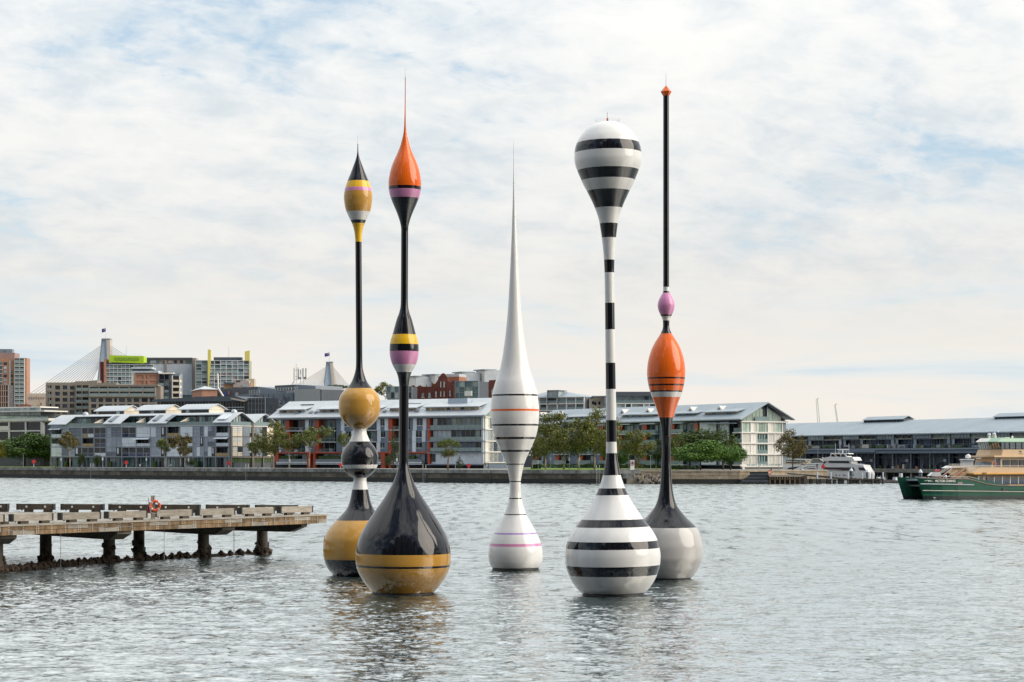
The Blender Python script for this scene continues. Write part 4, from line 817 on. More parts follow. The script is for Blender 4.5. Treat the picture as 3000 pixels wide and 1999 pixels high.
# red brick tower at the far left
e, p = block('apartment_tower', 'orange brick apartment tower with glass balconies at the far left edge', -60, 77, 1049, 900, 25, M_brick)
lattice(p, [44, 58, 72], cuts(1050, 1196, 12.0.__int__()), mat('pale_balcony', (.5, .5, .46), .6), [G_teal, G_dark, G_green, G_pale], 1.4, .15, .3, rail=(M_rail, 1))
for i in range(12):
    y = 1062+i*12.0
    for x, m in ((11, G_pale if i % 3 else G_dark), (29, G_dark if i % 2 else G_teal)):
        if x == 29 and i < 2: continue
        p.pbox('window', m, x, y, x+9, y+7, .35, .52)
    p.pbox('balcony_glass', G_teal, -40, y-1, 5, y+8, .2, .52); p.pbox('balcony_slab', M_slab, -40, y+8, 6, y+10, -.4, .5)
p.pbox('roof_plant', M_pink2, -20, 1034, 43, 1050, 3, 12); p.pbox('water_tank', M_mgrey, -20, 1023, 14, 1034, 5, 9); p.pbox('water_tank', M_mgrey, 16, 1023, 35, 1034, 5, 9); p.pbox('pergola', M_mgrey, 44, 1049.5, 73, 1051, -.5, 6)
p.box('wall_pier', M_beige, p.U(27)-.2, p.U(27)+.6, .3, .6, 3.3, p.Z(27, 1056))
e, p = block('office_block', 'dark gridded building with a curved top at the far left edge, before the brick tower', -60, 24, 1128, 760, 15, M_dgrey)
lattice(p, [-18, -6, 4, 10, 16, 24], cuts(1128, 1196, 4), M_pink2, [M_void, G_dark], .6, .35, .3)
# glass pavilion left
e, p = block('glass_office', 'low glass office with white frames and roof terrace above the big fig tree', -60, 142, 1245, 690, 18, M_dgrey, D2=672)
lattice(p, [-22, 26.5, 75, 121], [1235, 1263, 1292, 1330], M_warmw, [G_dark], .5, .7, .45)
p.pbox('white_column', M_warmw, 120, 1238, 127, 1332, -.3, .6)
p.pbox('white_spandrel', M_warmw, -60, 1249, 26, 1261, -.2, .3); p.pbox('roof_slab', M_warmw, -60, 1227, 142, 1234, -.5, 3)
for i in range(12): p.pbox('terrace_screen', G_green, -40+i*15, 1219+i*.2, -26+i*15, 1227, -.4, -.3); p.pbox('terrace_plant', M_pgreen, -36+i*14.6, 1224, -29+i*14.6, 1231, .5, 1.5)
for i in range(10): p.pbox('upper_glazing', G_pale, -30+i*14.8, 1196, -16+i*14.8, 1218, 6, 6.3)
p.pbox('upper_wall', M_dgrey, -60, 1195, 117, 1226, 6.4, 14); p.pbox('upper_roof', M_warmw, -60, 1204, 130, 1207.5, 3, 14); p.pbox('upper_roof', M_warmw, -60, 1193, 118, 1196, 5.5, 14)
p.pbox('annex', G_dark, 127, 1237, 146, 1332, .6, 6)
# lime topped block
e, p = block('apartment_tower', 'glass apartment block wearing a lime green rooftop box beside the bridge pylon', 305, 452, 1068, 900, 25, M_mgrey)
lattice(p, [311, 322, 333, 345, 356, 368, 380, 392, 404, 428, 450], cuts(1069, 1127, 5), mat('white_slab', (.6, .62, .62), .6), [G_pale, G_teal, G_dark, G_pale, G_green], .9, .15, .28, rail=(M_rail, .7))
p.ppoly('lime_box', M_lime, [(320, 1041), (421, 1043.5), (421, 1065), (320, 1061.5)], -1.5, 6); p.pbox('lime_grille', M_limed, 336, 1047.5, 407, 1056, -1.7, -1.5)
for i in range(14): p.pbox('grille_bar', M_lime, 337+i*5.1, 1047.5, 337.9+i*5.1, 1056, -1.8, -1.7)
p.box('roof_edge', M_dgrey, p.U(309), p.U(440), -.8, 2, p.Z(360, 1067), p.Z(360, 1063.5))
for a, b in ((293, 297.5), (299.5, 303)): p.pbox('red_fin', mat('deep_red_fin', (.17, .03, .03), .6), a, 1060, b, 1127, -1, 6)
p.pbox('orange_fin', M_brick, 304, 1052, 310, 1127, -1.6, 6)
for i, x in enumerate((366, 365.5, 390, 400, 408, 332)): p.mb(MB().tube((p.U(x), 3, p.Z(x, 1044)), (p.U(x), 3, p.Z(x, (1012, 1034, 1036, 1037, 1036, 1039)[i])), .06, 4), 'mast', M_metal)
e, p = block('apartment_tower', 'wide pinkish panelled apartment tower between the lime and the yellow-finned blocks', 418, 574, 1049, 950, 25, M_rose)
p.pbox('roof_edge', M_dgrey, 422, 1048, 563, 1053, -.5, 3); p.pbox('end_fin', M_taupe, 564, 1053, 572, 1170, -1, 6)
for i in range(8):
    for j in range(9):
        x0 = 424+i*17.3; y0 = 1055+j*12.8
        if i == 3 and j < 5: p.pbox('stair_shaft', M_taupe, 482, y0, 488, y0+12.8, -.3, .5); x0 += 3
        m = random.choice([G_teal, G_pale, G_dark, M_rose, M_rose, G_teal]); w_ = random.choice([8, 12, 15]); p.pbox('window' if m is not M_rose else 'facade_panel', m, x0, y0+1, x0+w_, y0+9.5, .3 if m is not M_rose else .2, .52)
    p.pbox('floor_slab', M_slab, 424, 1067.5+i*12.8, 563, 1069, .1, .5)
e, p = block('apartment_tower', 'pale gridded apartment tower with two tall yellow rooftop fins', 573, 731, 1057, 940, 25, M_mgrey)
lattice(p, [574, 591, 607], cuts(1057, 1145, 9), mat('glass_slab_edge', (.32, .36, .38), .5), [G_teal, G_dark, G_teal], .8, .3, .35, rail=(M_rail, .6))
lattice(p, [612, 628.5, 646, 663, 680, 697, 714, 730], [1057, 1068, 1079.5, 1091, 1101, 1112, 1123, 1134, 1143], mat('white_grid', (.66, .68, .70), .6), [G_pale, G_teal, G_dark, M_rose, G_pale], .9, .22, .25, rail=(M_rail, .5))
p.ppoly('yellow_fin', M_fin, [(608.5, 1026), (610, 1024.5), (616, 1024.5), (618, 1026), (617, 1057), (610, 1145), (608.5, 1145)], -1.2, 1.5); p.ppoly('yellow_fin', M_fin, [(717, 1030), (731.5, 1027), (731.5, 1058), (717, 1057)], -.5, .2)
p.pbox('roof_plant', M_dgrey, 626, 1047, 708, 1057, 2, 6); p.pbox('end_fin', M_fin, 730.5, 1057, 732, 1140, -.6, 1)
p.mb(MB().tube((p.U(666), 5, p.Z(666, 1048)), (p.U(666), 5, p.Z(666, 1015)), .08, 4), 'mast', M_metal)
# curved balcony brick building
e, p = block('apartment_block', 'brick apartments with deep balconies and a cream curved corner below the lime roof', 385, 527, 1094, 850, 18, M_mgrey, ybot=1200)
p.pbox('brick_frame', M_brick, 396, 1092, 464, 1131, -.1, .5); lattice(p, [397, 424, 435, 463], [1097, 1113, 1130], M_brick, [M_void], .9, .9, .9); p.pbox('side_wall', M_warmw, 385, 1088, 396, 1127, -.2, 8); p.pbox('roof_slab', M_slab, 393, 1087, 464, 1092.5, -1.2, 8); p.pbox('upper_roof', M_slab, 383, 1076, 445, 1081, 2, 12); p.pbox('upper_wall', M_dgrey, 388, 1081, 441, 1088, 4, 12)
lattice(p, [464, 482, 496], [1095, 1113, 1131, 1151, 1170], M_dgrey, [G_dark, G_green, M_void], 1.2, .3, .3, rail=(M_rail, .5)); p.pbox('roof_slab', M_warmw, 464, 1092, 508, 1096, -1, 8)
for i in range(4):
    y = 1104+i*17; p.pbox('curved_balcony', M_cream, 505, y+9, 526, y+15, -1.2, 4); p.pbox('balcony_recess', M_void, 508, y-2, 524, y+9, .2, .6)
for x in (503.5, 525): p.pbox('column', M_cream, x, 1100, x+2, 1170, -1.3, -.6)
# small brick tower with pale pyramid roof
e, p = bld('brick_tower', 'square orange brick tower with a low pale pyramid roof before the dark clad hall', 563.5, 800, 592, 780)
p.box('wall', M_brick, 0, p.len, 0, 6, 3.3, p.Z(578, 1143.5)); A_ = p.W(p.len, 0, 0); p2 = Plane(e, (A_.x, A_.y), (((612-CX)/F*790), 790))
zb = p.Z(578, 1143.5); L1, L2 = p.len, 6
mb = MB(); mb.v = [(-.8, -.8, zb), (L1+.8, -.8, zb), (L1+.8, 6.8, zb), (-.8, 6.8, zb), (L1/2, 3, zb+1.7)]; mb.f = [(0, 1, 4), (1, 2, 4), (2, 3, 4), (3, 0, 4), (3, 2, 1, 0)]; p.mb(mb, 'roof', M_roof)
for i in range(4): p.pbox('window', M_void, 571+i*4.6, 1162, 573+i*4.6, 1166, -.05, .1)
# dark casino hall
e, p = bld('dark_hall', 'huge dark grey clad hall with narrow vertical slots behind the zinc roofs', 612, 790, 960, 742)
ZZ = lambda y, x=800: p.Z(x, y)
p.ppoly('upper_wall', M_dgrey, [(622, 1141), (752, 1133), (752, 1165), (640, 1172)], 6, 30); p.ppoly('upper_wall', M_mgrey, [(752, 1133), (806, 1140), (806, 1165), (752, 1165)], 6.2, 28); p.ppoly('coloured_screen', M_blue := mat('cobalt_screen', (.05, .10, .33), .6), [(657, 1149), (667, 1149), (667, 1160), (657, 1160)], 5.8, 6); p.ppoly('coloured_screen', M_brick, [(668, 1147), (672, 1147), (672, 1158), (668, 1158)], 5.8, 6)
p.ppoly('slotted_wall', M_mgrey, [(690, 1158), (860, 1144), (867, 1144), (867, 1216), (690, 1216)], 0, 20)
for i in range(46):
    x = 694+i*3.65; y = random.choice([1156, 1165, 1172, 1190, 1160]); h = random.choice([12, 16, 24, 26, 10]); y = max(y, 1162-(x-690)*.07)
    if random.random() < .8: p.pbox('slot_window', M_void, x, y, x+1.6, min(y+h, 1192), -.05, .2)
for i in range(60): p.pbox('cladding_seam', M_dgrey, 691+i*2.95, 1160-i*.2, 691.5+i*2.95, 1192, -.025, .1)
p.ppoly('high_wall', M_dgrey, [(860, 1147), (942, 1141), (942, 1175), (860, 1177)], -.6, 18); p.ppoly('dark_panel', M_void, [(863, 1156), (928, 1151), (928, 1171), (863, 1173)], -.75, -.6)
p.ppoly('roof_box', M_dgrey, [(805, 1130), (868, 1127), (868, 1146), (805, 1146)], 4, 18); p.ppoly('roof_box', M_mgrey, [(868, 1127), (924, 1131), (925, 1144), (868, 1146)], 4.2, 18)
A_ = p.W(p.U(942), -.6, 0); p2 = Plane(e, (A_.x, A_.y), ((1075-CX)/F*770, 770)); p2.box('end_wall', M_beige if False else mat('pale_grey_cladding', (.36, .37, .36), .6, var=.04), 0, p2.len, 0, 12, 3.3, p2.Z(990, 1142))
for i in range(9): p2.box('cladding_joint', M_mgrey, i*p2.len/9, i*p2.len/9+.06, -.03, .02, 10, p2.Z(990, 1142))
for j in range(3): p2.box('cladding_joint', M_mgrey, 0, p2.len, -.03, .02, p2.Z(990, 1153+j*9), p2.Z(990, 1153+j*9)+.06)
p.ppoly('lower_roof', M_pink2, [(760, 1192), (842, 1190), (842, 1204), (758, 1206)], -6, 0); p.ppoly('lower_roof_edge', M_mgrey, [(760, 1188), (842, 1186), (842, 1191), (760, 1193)], -6.2, 0); p.pbox('lower_wall', M_void, 755, 1204, 850, 1372, -5.5, 0)
for x0, x1, y0, y1 in ((806, 862, 1137, 1145), (841, 862, 1147, 1152), (862, 870, 1133, 1148), (730, 760, 1144, 1156), (689, 697, 1151, 1160)):
    mb = MB(); ua, ub, za, zb = p.U(x0, -1), p.U(x1, -1), p.Z(x0, y1, -1), p.Z(x0, y0, -1); k = max(2, int((ub-ua)/1.4))
    for q in range(k+1): mb.tube((ua+(ub-ua)*q/k, -1, za), (ua+(ub-ua)*q/k, -1, zb), .07, 4)
    for z_ in (za, (za+zb)/2, zb): mb.tube((ua, -1, z_), (ub, -1, z_), .06, 4)
    p.mb(mb, 'roof_railing', M_metal)
# long dark roofed pavilion in front of the hall
e, p = bld('dark_pavilion', 'long dark glazed pavilion with a flat overhanging roof above the curved zinc roofs', 445, 735, 780, 712)
p.ppoly('roof', M_dgrey, [(445, 1171), (620, 1161), (690, 1161), (718, 1170), (724, 1174), (690, 1176), (445, 1177)], -4, 18); p.ppoly('soffit', M_beige, [(676, 1166), (722, 1175), (712, 1177), (676, 1170)], -4.5, -3.9)
p.pbox('glazing', G_dark, 460, 1176, 727, 1215, 1, 2); p.pbox('base', M_dgrey, 445, 1214, 727, 1372, 1.2, 16)
for i in range(30): p.pbox('mullion', M_mgrey if i % 4 else M_slab, 470+i*8.8, 1176, 470.7+i*8.8, 1215, .7, 1)
p.pbox('glass_box', G_dark, 725, 1166, 777, 1212, -3, 6)
for x in (727, 737, 748, 757, 766, 776): p.pbox('mullion', M_mgrey, x, 1166, x+.8, 1212, -3.2, -3)
for y in (1169, 1183, 1200): p.pbox('transom', M_mgrey, 725, y, 777, y+.8, -3.25, -3)
p.pbox('railing', M_slab, 662, 1193, 715, 1194.5, -4, -3.9); p.pbox('railing', M_slab, 664, 1200, 713, 1201, -4, -3.9)
mb = MB(); mb.path([p.W(p.U(623), 3, p.Z(623, 1094)), p.W(p.U(625), 3, p.Z(625, 1125)), p.W(p.U(624), 3, p.Z(624, 1135)), p.W(p.U(640), 3, p.Z(640, 1161))], .35, 6)
o = mb.obj('stair_mast', M_warmw); o.location = (0, 0, 0); tagit(o, 'white kinked mast leaning over the dark pavilion roof', 'mast')
# small houses left of casino
e, p = block('house', 'small brown brick house with a beige upper room peeping over the dark hall', 655, 736, 1122, 860, 14, mat('tan_brick', (.42, .27, .16), .8)); p.ppoly('upper_storey', M_rose, [(680, 1113), (728, 1116), (732, 1128), (732, 1135), (684, 1135)], -1, 9); p.pbox('chimney_wall', M_beige, 720, 1110, 745, 1137, 4, 10); p.pbox('window', G_dark, 692, 1115.5, 704, 1119, -1.2, -.9); p.pbox('window', G_pale, 709, 1127, 724, 1133, -1.2, -.9); p.pbox('dark_roof', M_dgrey, 656, 1121, 688, 1125, -1.5, 4)
e, p = block('terrace_house', 'cream sunlit building half hidden by a bare blossom tree at the far left', 78, 136, 1153, 860, 14, mat('peach_render', (.56, .46, .36), .8))
for i in range(7): p.pbox('window', M_pink2, 84+i*7, 1163, 87+i*7, 1170, .3, .55)
# ------------------------------------------------------------------ old red brick warehouse with Dutch gables
e, p = bld('brick_warehouse', 'dark red brick warehouse with curved Dutch gables and round-headed windows', 1205, 708, 1335, 703)
p.box('wall', M_dbrick, 0, p.len, .2, 20, 3.3, p.Z(1270, 1133))
p.ppoly('dutch_gable', M_dbrick, [(1205, 1170), (1205, 1130), (1213, 1129), (1217, 1136), (1222, 1135), (1227, 1130), (1240, 1133), (1264, 1133), (1264, 1119), (1270, 1126), (1275, 1124), (1283, 1113), (1284, 1105), (1290, 1101), (1294, 1095), (1299, 1093.5), (1303, 1096), (1307, 1102), (1311, 1106), (1312, 1114), (1318, 1121), (1326, 1117), (1332, 1114), (1333, 1170)], 0, .6)
for x, y0, y1, w in ((1219, 1155, 1168, 4), (1239, 1152, 1165, 8), (1258, 1151, 1164, 8), (1277, 1147, 1163, 4), (1291, 1147, 1161, 3), (1301, 1147, 1161, 3), (1318, 1145, 1160, 4), (1291, 1118, 1134, 3), (1301, 1118, 1134, 3)):
    p.ppoly('window', G_pale, [(x-w/2, y1), (x-w/2, y0+w/2), (x-w/4, y0+.3), (x, y0-.6), (x+w/4, y0+.3), (x+w/2, y0+w/2), (x+w/2, y1)], -.12, .1); p.pbox('window_bar', M_warmw, x-w/2-.3, y1-.3, x+w/2+.3, y1+1, -.25, 0); p.pbox('window_bar', M_warmw, x-.3, y0, x+.3, y1, -.2, -.1)
for x in (1232, 1249, 1269, 1285, 1310, 1329): p.pbox('pilaster', M_dbrick, x-.8, 1128, x+.8, 1175, -.3, 0)
p.pbox('slate_roof', M_roof, 1305, 1096, 1345, 1105, 8, 16); p.pbox('rear_wall', mat('orange_rear_brick', (.33, .14, .08), .8), 1313, 1104, 1345, 1120, 6, 14)
e, p = bld('brick_warehouse', 'second red brick warehouse range beside the white spire with arched windows', 1412, 690, 1475, 689)
p.ppoly('wall', M_dbrick, [(1412, 1175), (1412, 1124), (1430, 1122), (1434, 1114), (1475, 1113), (1475, 1175)], 0, 8)
for x, w in ((1421, 10), (1443, 7), (1462, 7)): p.ppoly('window', G_pale, [(x-w/2, 1157), (x-w/2, 1144), (x, 1138), (x+w/2, 1144), (x+w/2, 1157)], -.12, .1)
e, p = bld('glass_lift_tower', 'green glass box with a white balcony between the two brick warehouses', 1333, 680, 1401, 676)
lattice(p, [1333, 1345, 1361, 1383, 1401], [1117, 1134, 1150, 1168], M_mgrey, [G_green, G_teal], .4, .25, .2); p.box('core', M_dgrey, .2, p.len-.2, .4, 8, 3.3, p.Z(1360, 1118)); p.pbox('balcony', M_warmw, 1361, 1146, 1380, 1160, -1, .2)
e, p = bld('glass_annex', 'green glazed annex with terraces beside the upper gum tree', 1132, 690, 1206, 688)
lattice(p, [1132, 1144, 1156, 1168, 1192, 1206], [1133, 1149, 1168], M_mgrey, [G_green, G_teal, G_dark], .4, .25, .2); p.box('core', M_dgrey, .2, p.len-.2, .4, 8, 3.3, p.Z(1170, 1134))
for i, (x0, x1, xe, y0, y1) in enumerate(((1206, 1219, 1251, 1101, 1132), (1263, 1273, 1296, 1096, 1125), (1342, 1353, 1388, 1089, 1118), (1404, 1419, 1450, 1082, 1118))):
    D = 735; e, p = bld('vent_tower', ['leftmost of the four white rooftop towers above the red brick warehouse', 'white rooftop tower partly hidden by the tall Dutch gable', 'white rooftop tower above the green glass box', 'tallest and rightmost of the four white rooftop towers'][i], x0, D+7, x1, D, 'white towers above the brick warehouse')
    p.box('side_wall', mat('pale_blue_panel', (.50, .54, .56), .6), 0, p.len, 0, 7, 3.3, p.Z(x1, y0+3)); A_ = p.W(p.len, 0, 0); q_ = Plane(e, (A_.x, A_.y), ((xe-CX)/F*(D+2.4), D+2.4))
    q_.box('front_wall', M_warmw, .02, q_.len, -.05, 6, 3.3, p.Z(x1, y0+3)); q_.box('cornice', M_mgrey, -.45, q_.len+.4, -.5, 7.2, p.Z(x1, y0+3), p.Z(x1, y0))
    for k in range(6): q_.box('panel_joint', M_mgrey, k*q_.len/6, k*q_.len/6+.05, -.09, -.04, 20, p.Z(x1, y0+4))
    for k in range(4): q_.box('panel_joint', M_mgrey, 0, q_.len, -.09, -.04, p.Z(x1, y0+8+k*7), p.Z(x1, y0+8+k*7)+.05)
    p.box('door', M_dgrey, p.len*.35, p.len*.6, -.06, .02, p.Z(x1, y0+15), p.Z(x1, y0+9))
# apartments right of the spire
e, p = bld('apartment_block', 'pale glass-fronted apartments with a hipped metal roof above the tall gum trees', 1560, 735, 1716, 725)
lattice(p, [1561, 1582, 1604, 1634, 1661, 1688, 1712], [1164.5, 1183.5, 1203], M_warmw, [G_pale, G_teal, G_pale], 1.0, .3, .35, rail=(M_rail, 1)); p.box('wall', M_mgrey, .2, p.len, .5, 16, 3.3, p.Z(1640, 1165))
p.mb(MB().hexa([(-1, -1, p.Z(1640, 1164.5)), (p.U(1712)+.5, -1, p.Z(1640, 1164.5)), (p.U(1712)+.5, 16, p.Z(1640, 1164.5)), (-1, 16, p.Z(1640, 1164.5)), (2, 7, p.Z(1640, 1146)), (p.U(1655, 7), 7, p.Z(1640, 1146)), (p.U(1655, 7), 9, p.Z(1640, 1146)), (2, 9, p.Z(1640, 1146))]), 'hipped_roof', M_roof2)
ribs(p, [(-1, p.Z(1640, 1164.3)), (7, p.Z(1640, 1146))], 1, p.U(1645), 1.1, M_roof2)
p.pbox('lift_overrun', G_pale, 1604, 1145, 1634, 1165, -.6, 5); p.pbox('lift_roof', M_dgrey, 1602, 1143.5, 1637, 1145.5, -.9, 6)
for x in (1603, 1633): p.pbox('frame', M_dgrey, x, 1145, x+1.6, 1184, -.75, -.5)
e, p = block('apartment_block', 'small beige rendered block with a thin flat roof right of the hipped roof', 1726, 1782, 1168, 725, 10, M_beige); p.pbox('flat_roof', M_mgrey, 1735, 1160, 1790, 1163.5, -1.5, 8); p.pbox('upper_wall', M_beige, 1738, 1163, 1768, 1172, -.2, 6)
for x, y in ((1734, 1176), (1753, 1177), (1753, 1194), (1741, 1178)): p.pbox('window', G_dark, x, y, x+6, y+9, .3, .55)
e, p = block('apartment_block', 'glazed apartment block under a thick dark flat roof behind the zebra pole', 1770, 1985, 1160, 720, 14, M_mgrey)
lattice(p, [1772, 1786, 1805, 1831, 1848, 1886, 1902, 1925, 1950, 1975], [1160.5, 1181], M_frame, [G_pale, G_teal, G_pale], .8, .2, .2, rail=(M_rail, 1)); lattice(p, [1805, 1832, 1850, 1886, 1902, 1925, 1950, 1975], [1182.5, 1197, 1212], M_warmw, [G_teal, G_pale, M_slat], .8, .4, .35)
p.pbox('roof_slab', M_dgrey, 1784, 1148, 1985, 1160, -1.5, 14)
# green strip: low brick wall behind the centre trees
tagit(MB().box(0, 62, 0, 5, 0, 3.6).obj('garden_wall', M_dgrey, None, False, ((1480-CX)/F*640, 640, 3.3), -.3), 'low dark wall behind the trunks of the tall gum trees', 'wall')
# ------------------------------------------------------------------ cable-stayed bridge
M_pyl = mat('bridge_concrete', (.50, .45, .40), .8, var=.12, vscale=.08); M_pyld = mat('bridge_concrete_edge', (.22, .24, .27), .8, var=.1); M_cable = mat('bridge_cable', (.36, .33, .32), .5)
def pylon(label, D, lt, lb, rt, rb, ytop, ybot, leg, depth):
    """portal pylon: two legs, head beam"""
    e, p = bld('bridge_pylon', label, lb-5, D, rb+5, D, 'bridge pylons'); e['category'] = 'bridge pylon'
    at = lambda y, a, b: a+(b-a)*(y-ytop)/(ybot-ytop)
    yb = 1340+3*F/D
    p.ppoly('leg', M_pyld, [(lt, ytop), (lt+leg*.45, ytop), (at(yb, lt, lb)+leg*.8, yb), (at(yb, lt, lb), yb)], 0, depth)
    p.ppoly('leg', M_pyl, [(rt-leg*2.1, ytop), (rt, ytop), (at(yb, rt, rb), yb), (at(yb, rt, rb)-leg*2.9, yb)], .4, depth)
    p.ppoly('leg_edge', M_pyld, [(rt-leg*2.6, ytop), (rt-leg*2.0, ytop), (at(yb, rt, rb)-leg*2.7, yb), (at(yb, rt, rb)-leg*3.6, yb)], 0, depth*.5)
    p.ppoly('inner_face', mat('pylon_inner_shade_blue', (.42, .52, .62), .8, var=.05), [(lt+leg*.4, ytop), (rt-leg*2.4, ytop), (at(yb, rt, rb)-leg*3.5, yb), (at(yb, lt, lb)+leg*.7, yb)], depth*.12, depth*.9)  # infill between the legs; the blue of shaded concrete is put into its colour
    p.ppoly('head_beam', M_pyld, [(lt, ytop-.2), (rt-leg*1.8, ytop-.2), (rt-leg*1.8, ytop+3.4), (lt-.1, ytop+3.4)], -.3, depth)
    p.ppoly('cap', M_pyld, [(rt-leg*1.8, ytop-.2), (rt, ytop-.2), (rt+.1, ytop+3.2), (rt-leg*1.8, ytop+3.2)], .2, depth)
    return e, p
def cables(e, D, lst, r=.2, nm='cable'):
    for (x0, y0, x1, y1) in lst:
        a, b = P(x0, y0, D), P(x1, y1, D+6); MB().tube(a-e.location, b-e.location, r, 4).obj(nm, M_cable, e)
e, p = pylon('bridge pylon behind the lime-topped block, flag at its top, cables fanning left', 1500, 297.5, 284, 322, 327, 992, 1126, 5.2, 9)
n_ = 15; ls = []
for i in range(n_):
    t = i/(n_-1); xa, ya = 297-9.4*t, 1012.6+66*t; xb, yb = 70+174*t, 1166
    ls.append((xa, ya, xb, yb)); 
cables(e, 1503, ls); cables(e, 1503, [(323+3*i/9, 1013+45*i/9, 560-22*i, 1166) for i in range(10)])
cables(e, 1502, [(299-5*i/9, 1014+8.2*i+1, 311+2*i/9, 1007+8.2*i) for i in range(11)], .16, 'inner_cable')
e2, p2 = pylon('further bridge pylon above the flat-topped tree, flag at its top, blue-shaded inner face between its legs', 1640, 955.5, 949, 975, 980.5, 1060, 1122, 4.2, 9)
cables(e2, 1643, [(953-3*t/11, 1077+40*t/11, 800+11*t, 1172) for t in range(12)]); cables(e2, 1643, [(977.5+2*t/9, 1077+40*t/9, 1062-6*t, 1180) for t in range(10)])
cables(e2, 1642, [(956-3*i/8, 1073+5.5*i+1, 966+1*i/8, 1068+5.5*i) for i in range(9)], .16, 'inner_cable')
M_flag = mat('flag_blue', (.03, .045, .22), .8, var=.1); M_flr = mat('flag_red', (.5, .03, .04), .8); M_flw = mat('flag_white', (.75, .75, .75), .8)
def flag(label, px, yb, yt, D, w, h):
    e = empty('flag', P(px, yb, D), label, 'flag', 'flags on the bridge pylons'); s = D/F
    MB().tube((0, 0, 0), (0, 0, (yb-yt)*s), .14, 6).obj('pole', M_metal, e)
    zt = (yb-yt-1)*s; W_, H_ = w*s, h*s; nx, nz = 12, 5; mb = MB()
    def pt(i, j, dy=0): t = i/nx; return (-t*W_, math.sin(t*7)*.35*t+dy, zt-j/nz*H_-t*H_*.28+math.sin(t*6+1)*.12)
    for dy in (0, .06):
        for i in range(nx+1):
            for j in range(nz+1): mb.v.append(pt(i, j, dy))
    k = nz+1
    for i in range(nx):
        for j in range(nz): a = i*k+j; mb.f.append((a, a+1, a+k+1, a+k)); mb.f.append(tuple((nx+1)*k+q for q in (a+k, a+k+1, a+1, a)))
    mb.obj('cloth', M_flag, e, True)
    def quad(pts, m, nm, dy): 
        q = [Vector(pt(i, j, dy)) for i, j in pts]; pydata(nm, q, [tuple(range(len(q)))], m, e)
    for pts, m, nm, dy in (([(0, 1), (5, 1), (5, 1.5), (0, 1.5)], M_flr, 'cross', -.07), ([(2.3, 0), (2.9, 0), (2.9, 2.5), (2.3, 2.5)], M_flr, 'cross', -.08), ([(0, .75), (5, .75), (5, 1.75), (0, 1.75)], M_flw, 'cross_border', -.05), ([(1.9, 0), (3.3, 0), (3.3, 2.5), (1.9, 2.5)], M_flw, 'cross_border', -.055), ([(0, 0), (.6, 0), (5, 2.3), (4.6, 2.5)], M_flw, 'saltire', -.045), ([(0, 2.5), (.5, 2.5), (5, .2), (4.6, 0)], M_flw, 'saltire', -.047)): quad(pts, m, nm, dy)
    for i, j, s_ in ((2.5, 3.9, .5), (9, .9, .25), (9, 4, .3), (7.6, 2.4, .25), (10.4, 2.0, .25), (9.6, 2.9, .18)): quad([(i-s_, j), (i, j+s_*.8), (i+s_, j), (i, j-s_*.8)], M_flw, 'star', -.06)
flag('blue flag with white stars flying over the left bridge pylon', 310, 992, 960, 1500, 12, 11)
flag('blue flag flying over the further, right bridge pylon', 965.5, 1060, 1032, 1640, 14.5, 10)
# phone mast cluster on the dark hall
M_ant = mat('antenna_panel', (.52, .54, .50), .5, rand=.15)
e = empty('antenna_cluster', P(868, 1129, 750), 'cluster of tall pale phone antenna panels on the dark hall roof', 'antenna'); s = 750/F
for x, y0, y1, w, m in ((861.5, 1078, 1113, 2.6, M_ant), (873, 1077, 1109, 2.4, M_ant), (875, 1082, 1108, 3, M_ant), (881, 1083, 1097, 2, M_dgrey), (887.5, 1079, 1105, 4.5, M_ant), (896, 1079, 1105, 4, M_ant)):
    MB().box((x-868-w/2)*s, (x-868+w/2)*s, -.2, .2, (1129-y1)*s, (1129-y0)*s).obj('panel', m, e)
mb = MB(); mb.tube((0, 0, 0), (0, 0, (1129-1067)*s), .12, 6); mb.tube((-6.5*s, 0, 0), (-6.5*s, 0, 6.5), .1, 5); mb.tube((21*s, 0, 0), (21*s, 0, 5.5), .1, 5); mb.tube((13*s, 0, 0), (13*s, 0, 5), .12, 5)
for z in (2.1, 3.2, 5.6): mb.tube((-7*s, 0, z), (6*s, 0, z), .07, 4)
mb.tube((8*s, 0, 2.4), (29*s, 0, 3.1), .16, 5); mb.tube((-14*s, 0, 0), (-6*s, 0, 1.8), .14, 5); mb.obj('frame', M_metal, e)
for x in (6, 11, 24, 28): MB().box((x-1.4)*s, (x+1.4)*s, -.3, .3, 2.2, 3.1).obj('radio_box', M_dgrey, e)
# far cranes
for px, py, x2, y2, lab in ((2393, 1170, 2399, 1236, 'nearer lattice crane jib rising over the wharf shed roof'), (2446, 1187, 2455, 1236, 'thin distant crane jib right of the taller jib')):
    e = empty('crane', P(x2, y2+10, 1500), lab, 'crane', 'distant crane jibs'); a = P(x2, y2+10, 1500)-e.location; b = P(px, py, 1500)-e.location; mb = MB()
    w_ = .9 if px < 2400 else .5
    for o_ in (-w_, w_): mb.tube(a+Vector((o_, 0, 0)), b+Vector((o_*.6, 0, 0)), .22, 4)
    k = 16
    for i in range(k): 
        s0 = a.lerp(b, i/k)+Vector((w_ if i % 2 else -w_, 0, 0)); s1 = a.lerp(b, (i+1)/k)+Vector((-w_ if i % 2 else w_, 0, 0)); mb.tube(s0, s1, .14, 3)
    mb.obj('jib', mat('crane_paint', (.50, .56, .46), .6), e)
    MB().tube(b, b+Vector((1.4, 0, 1.0)), .3, 4).obj('jib_head', M_metal, e)
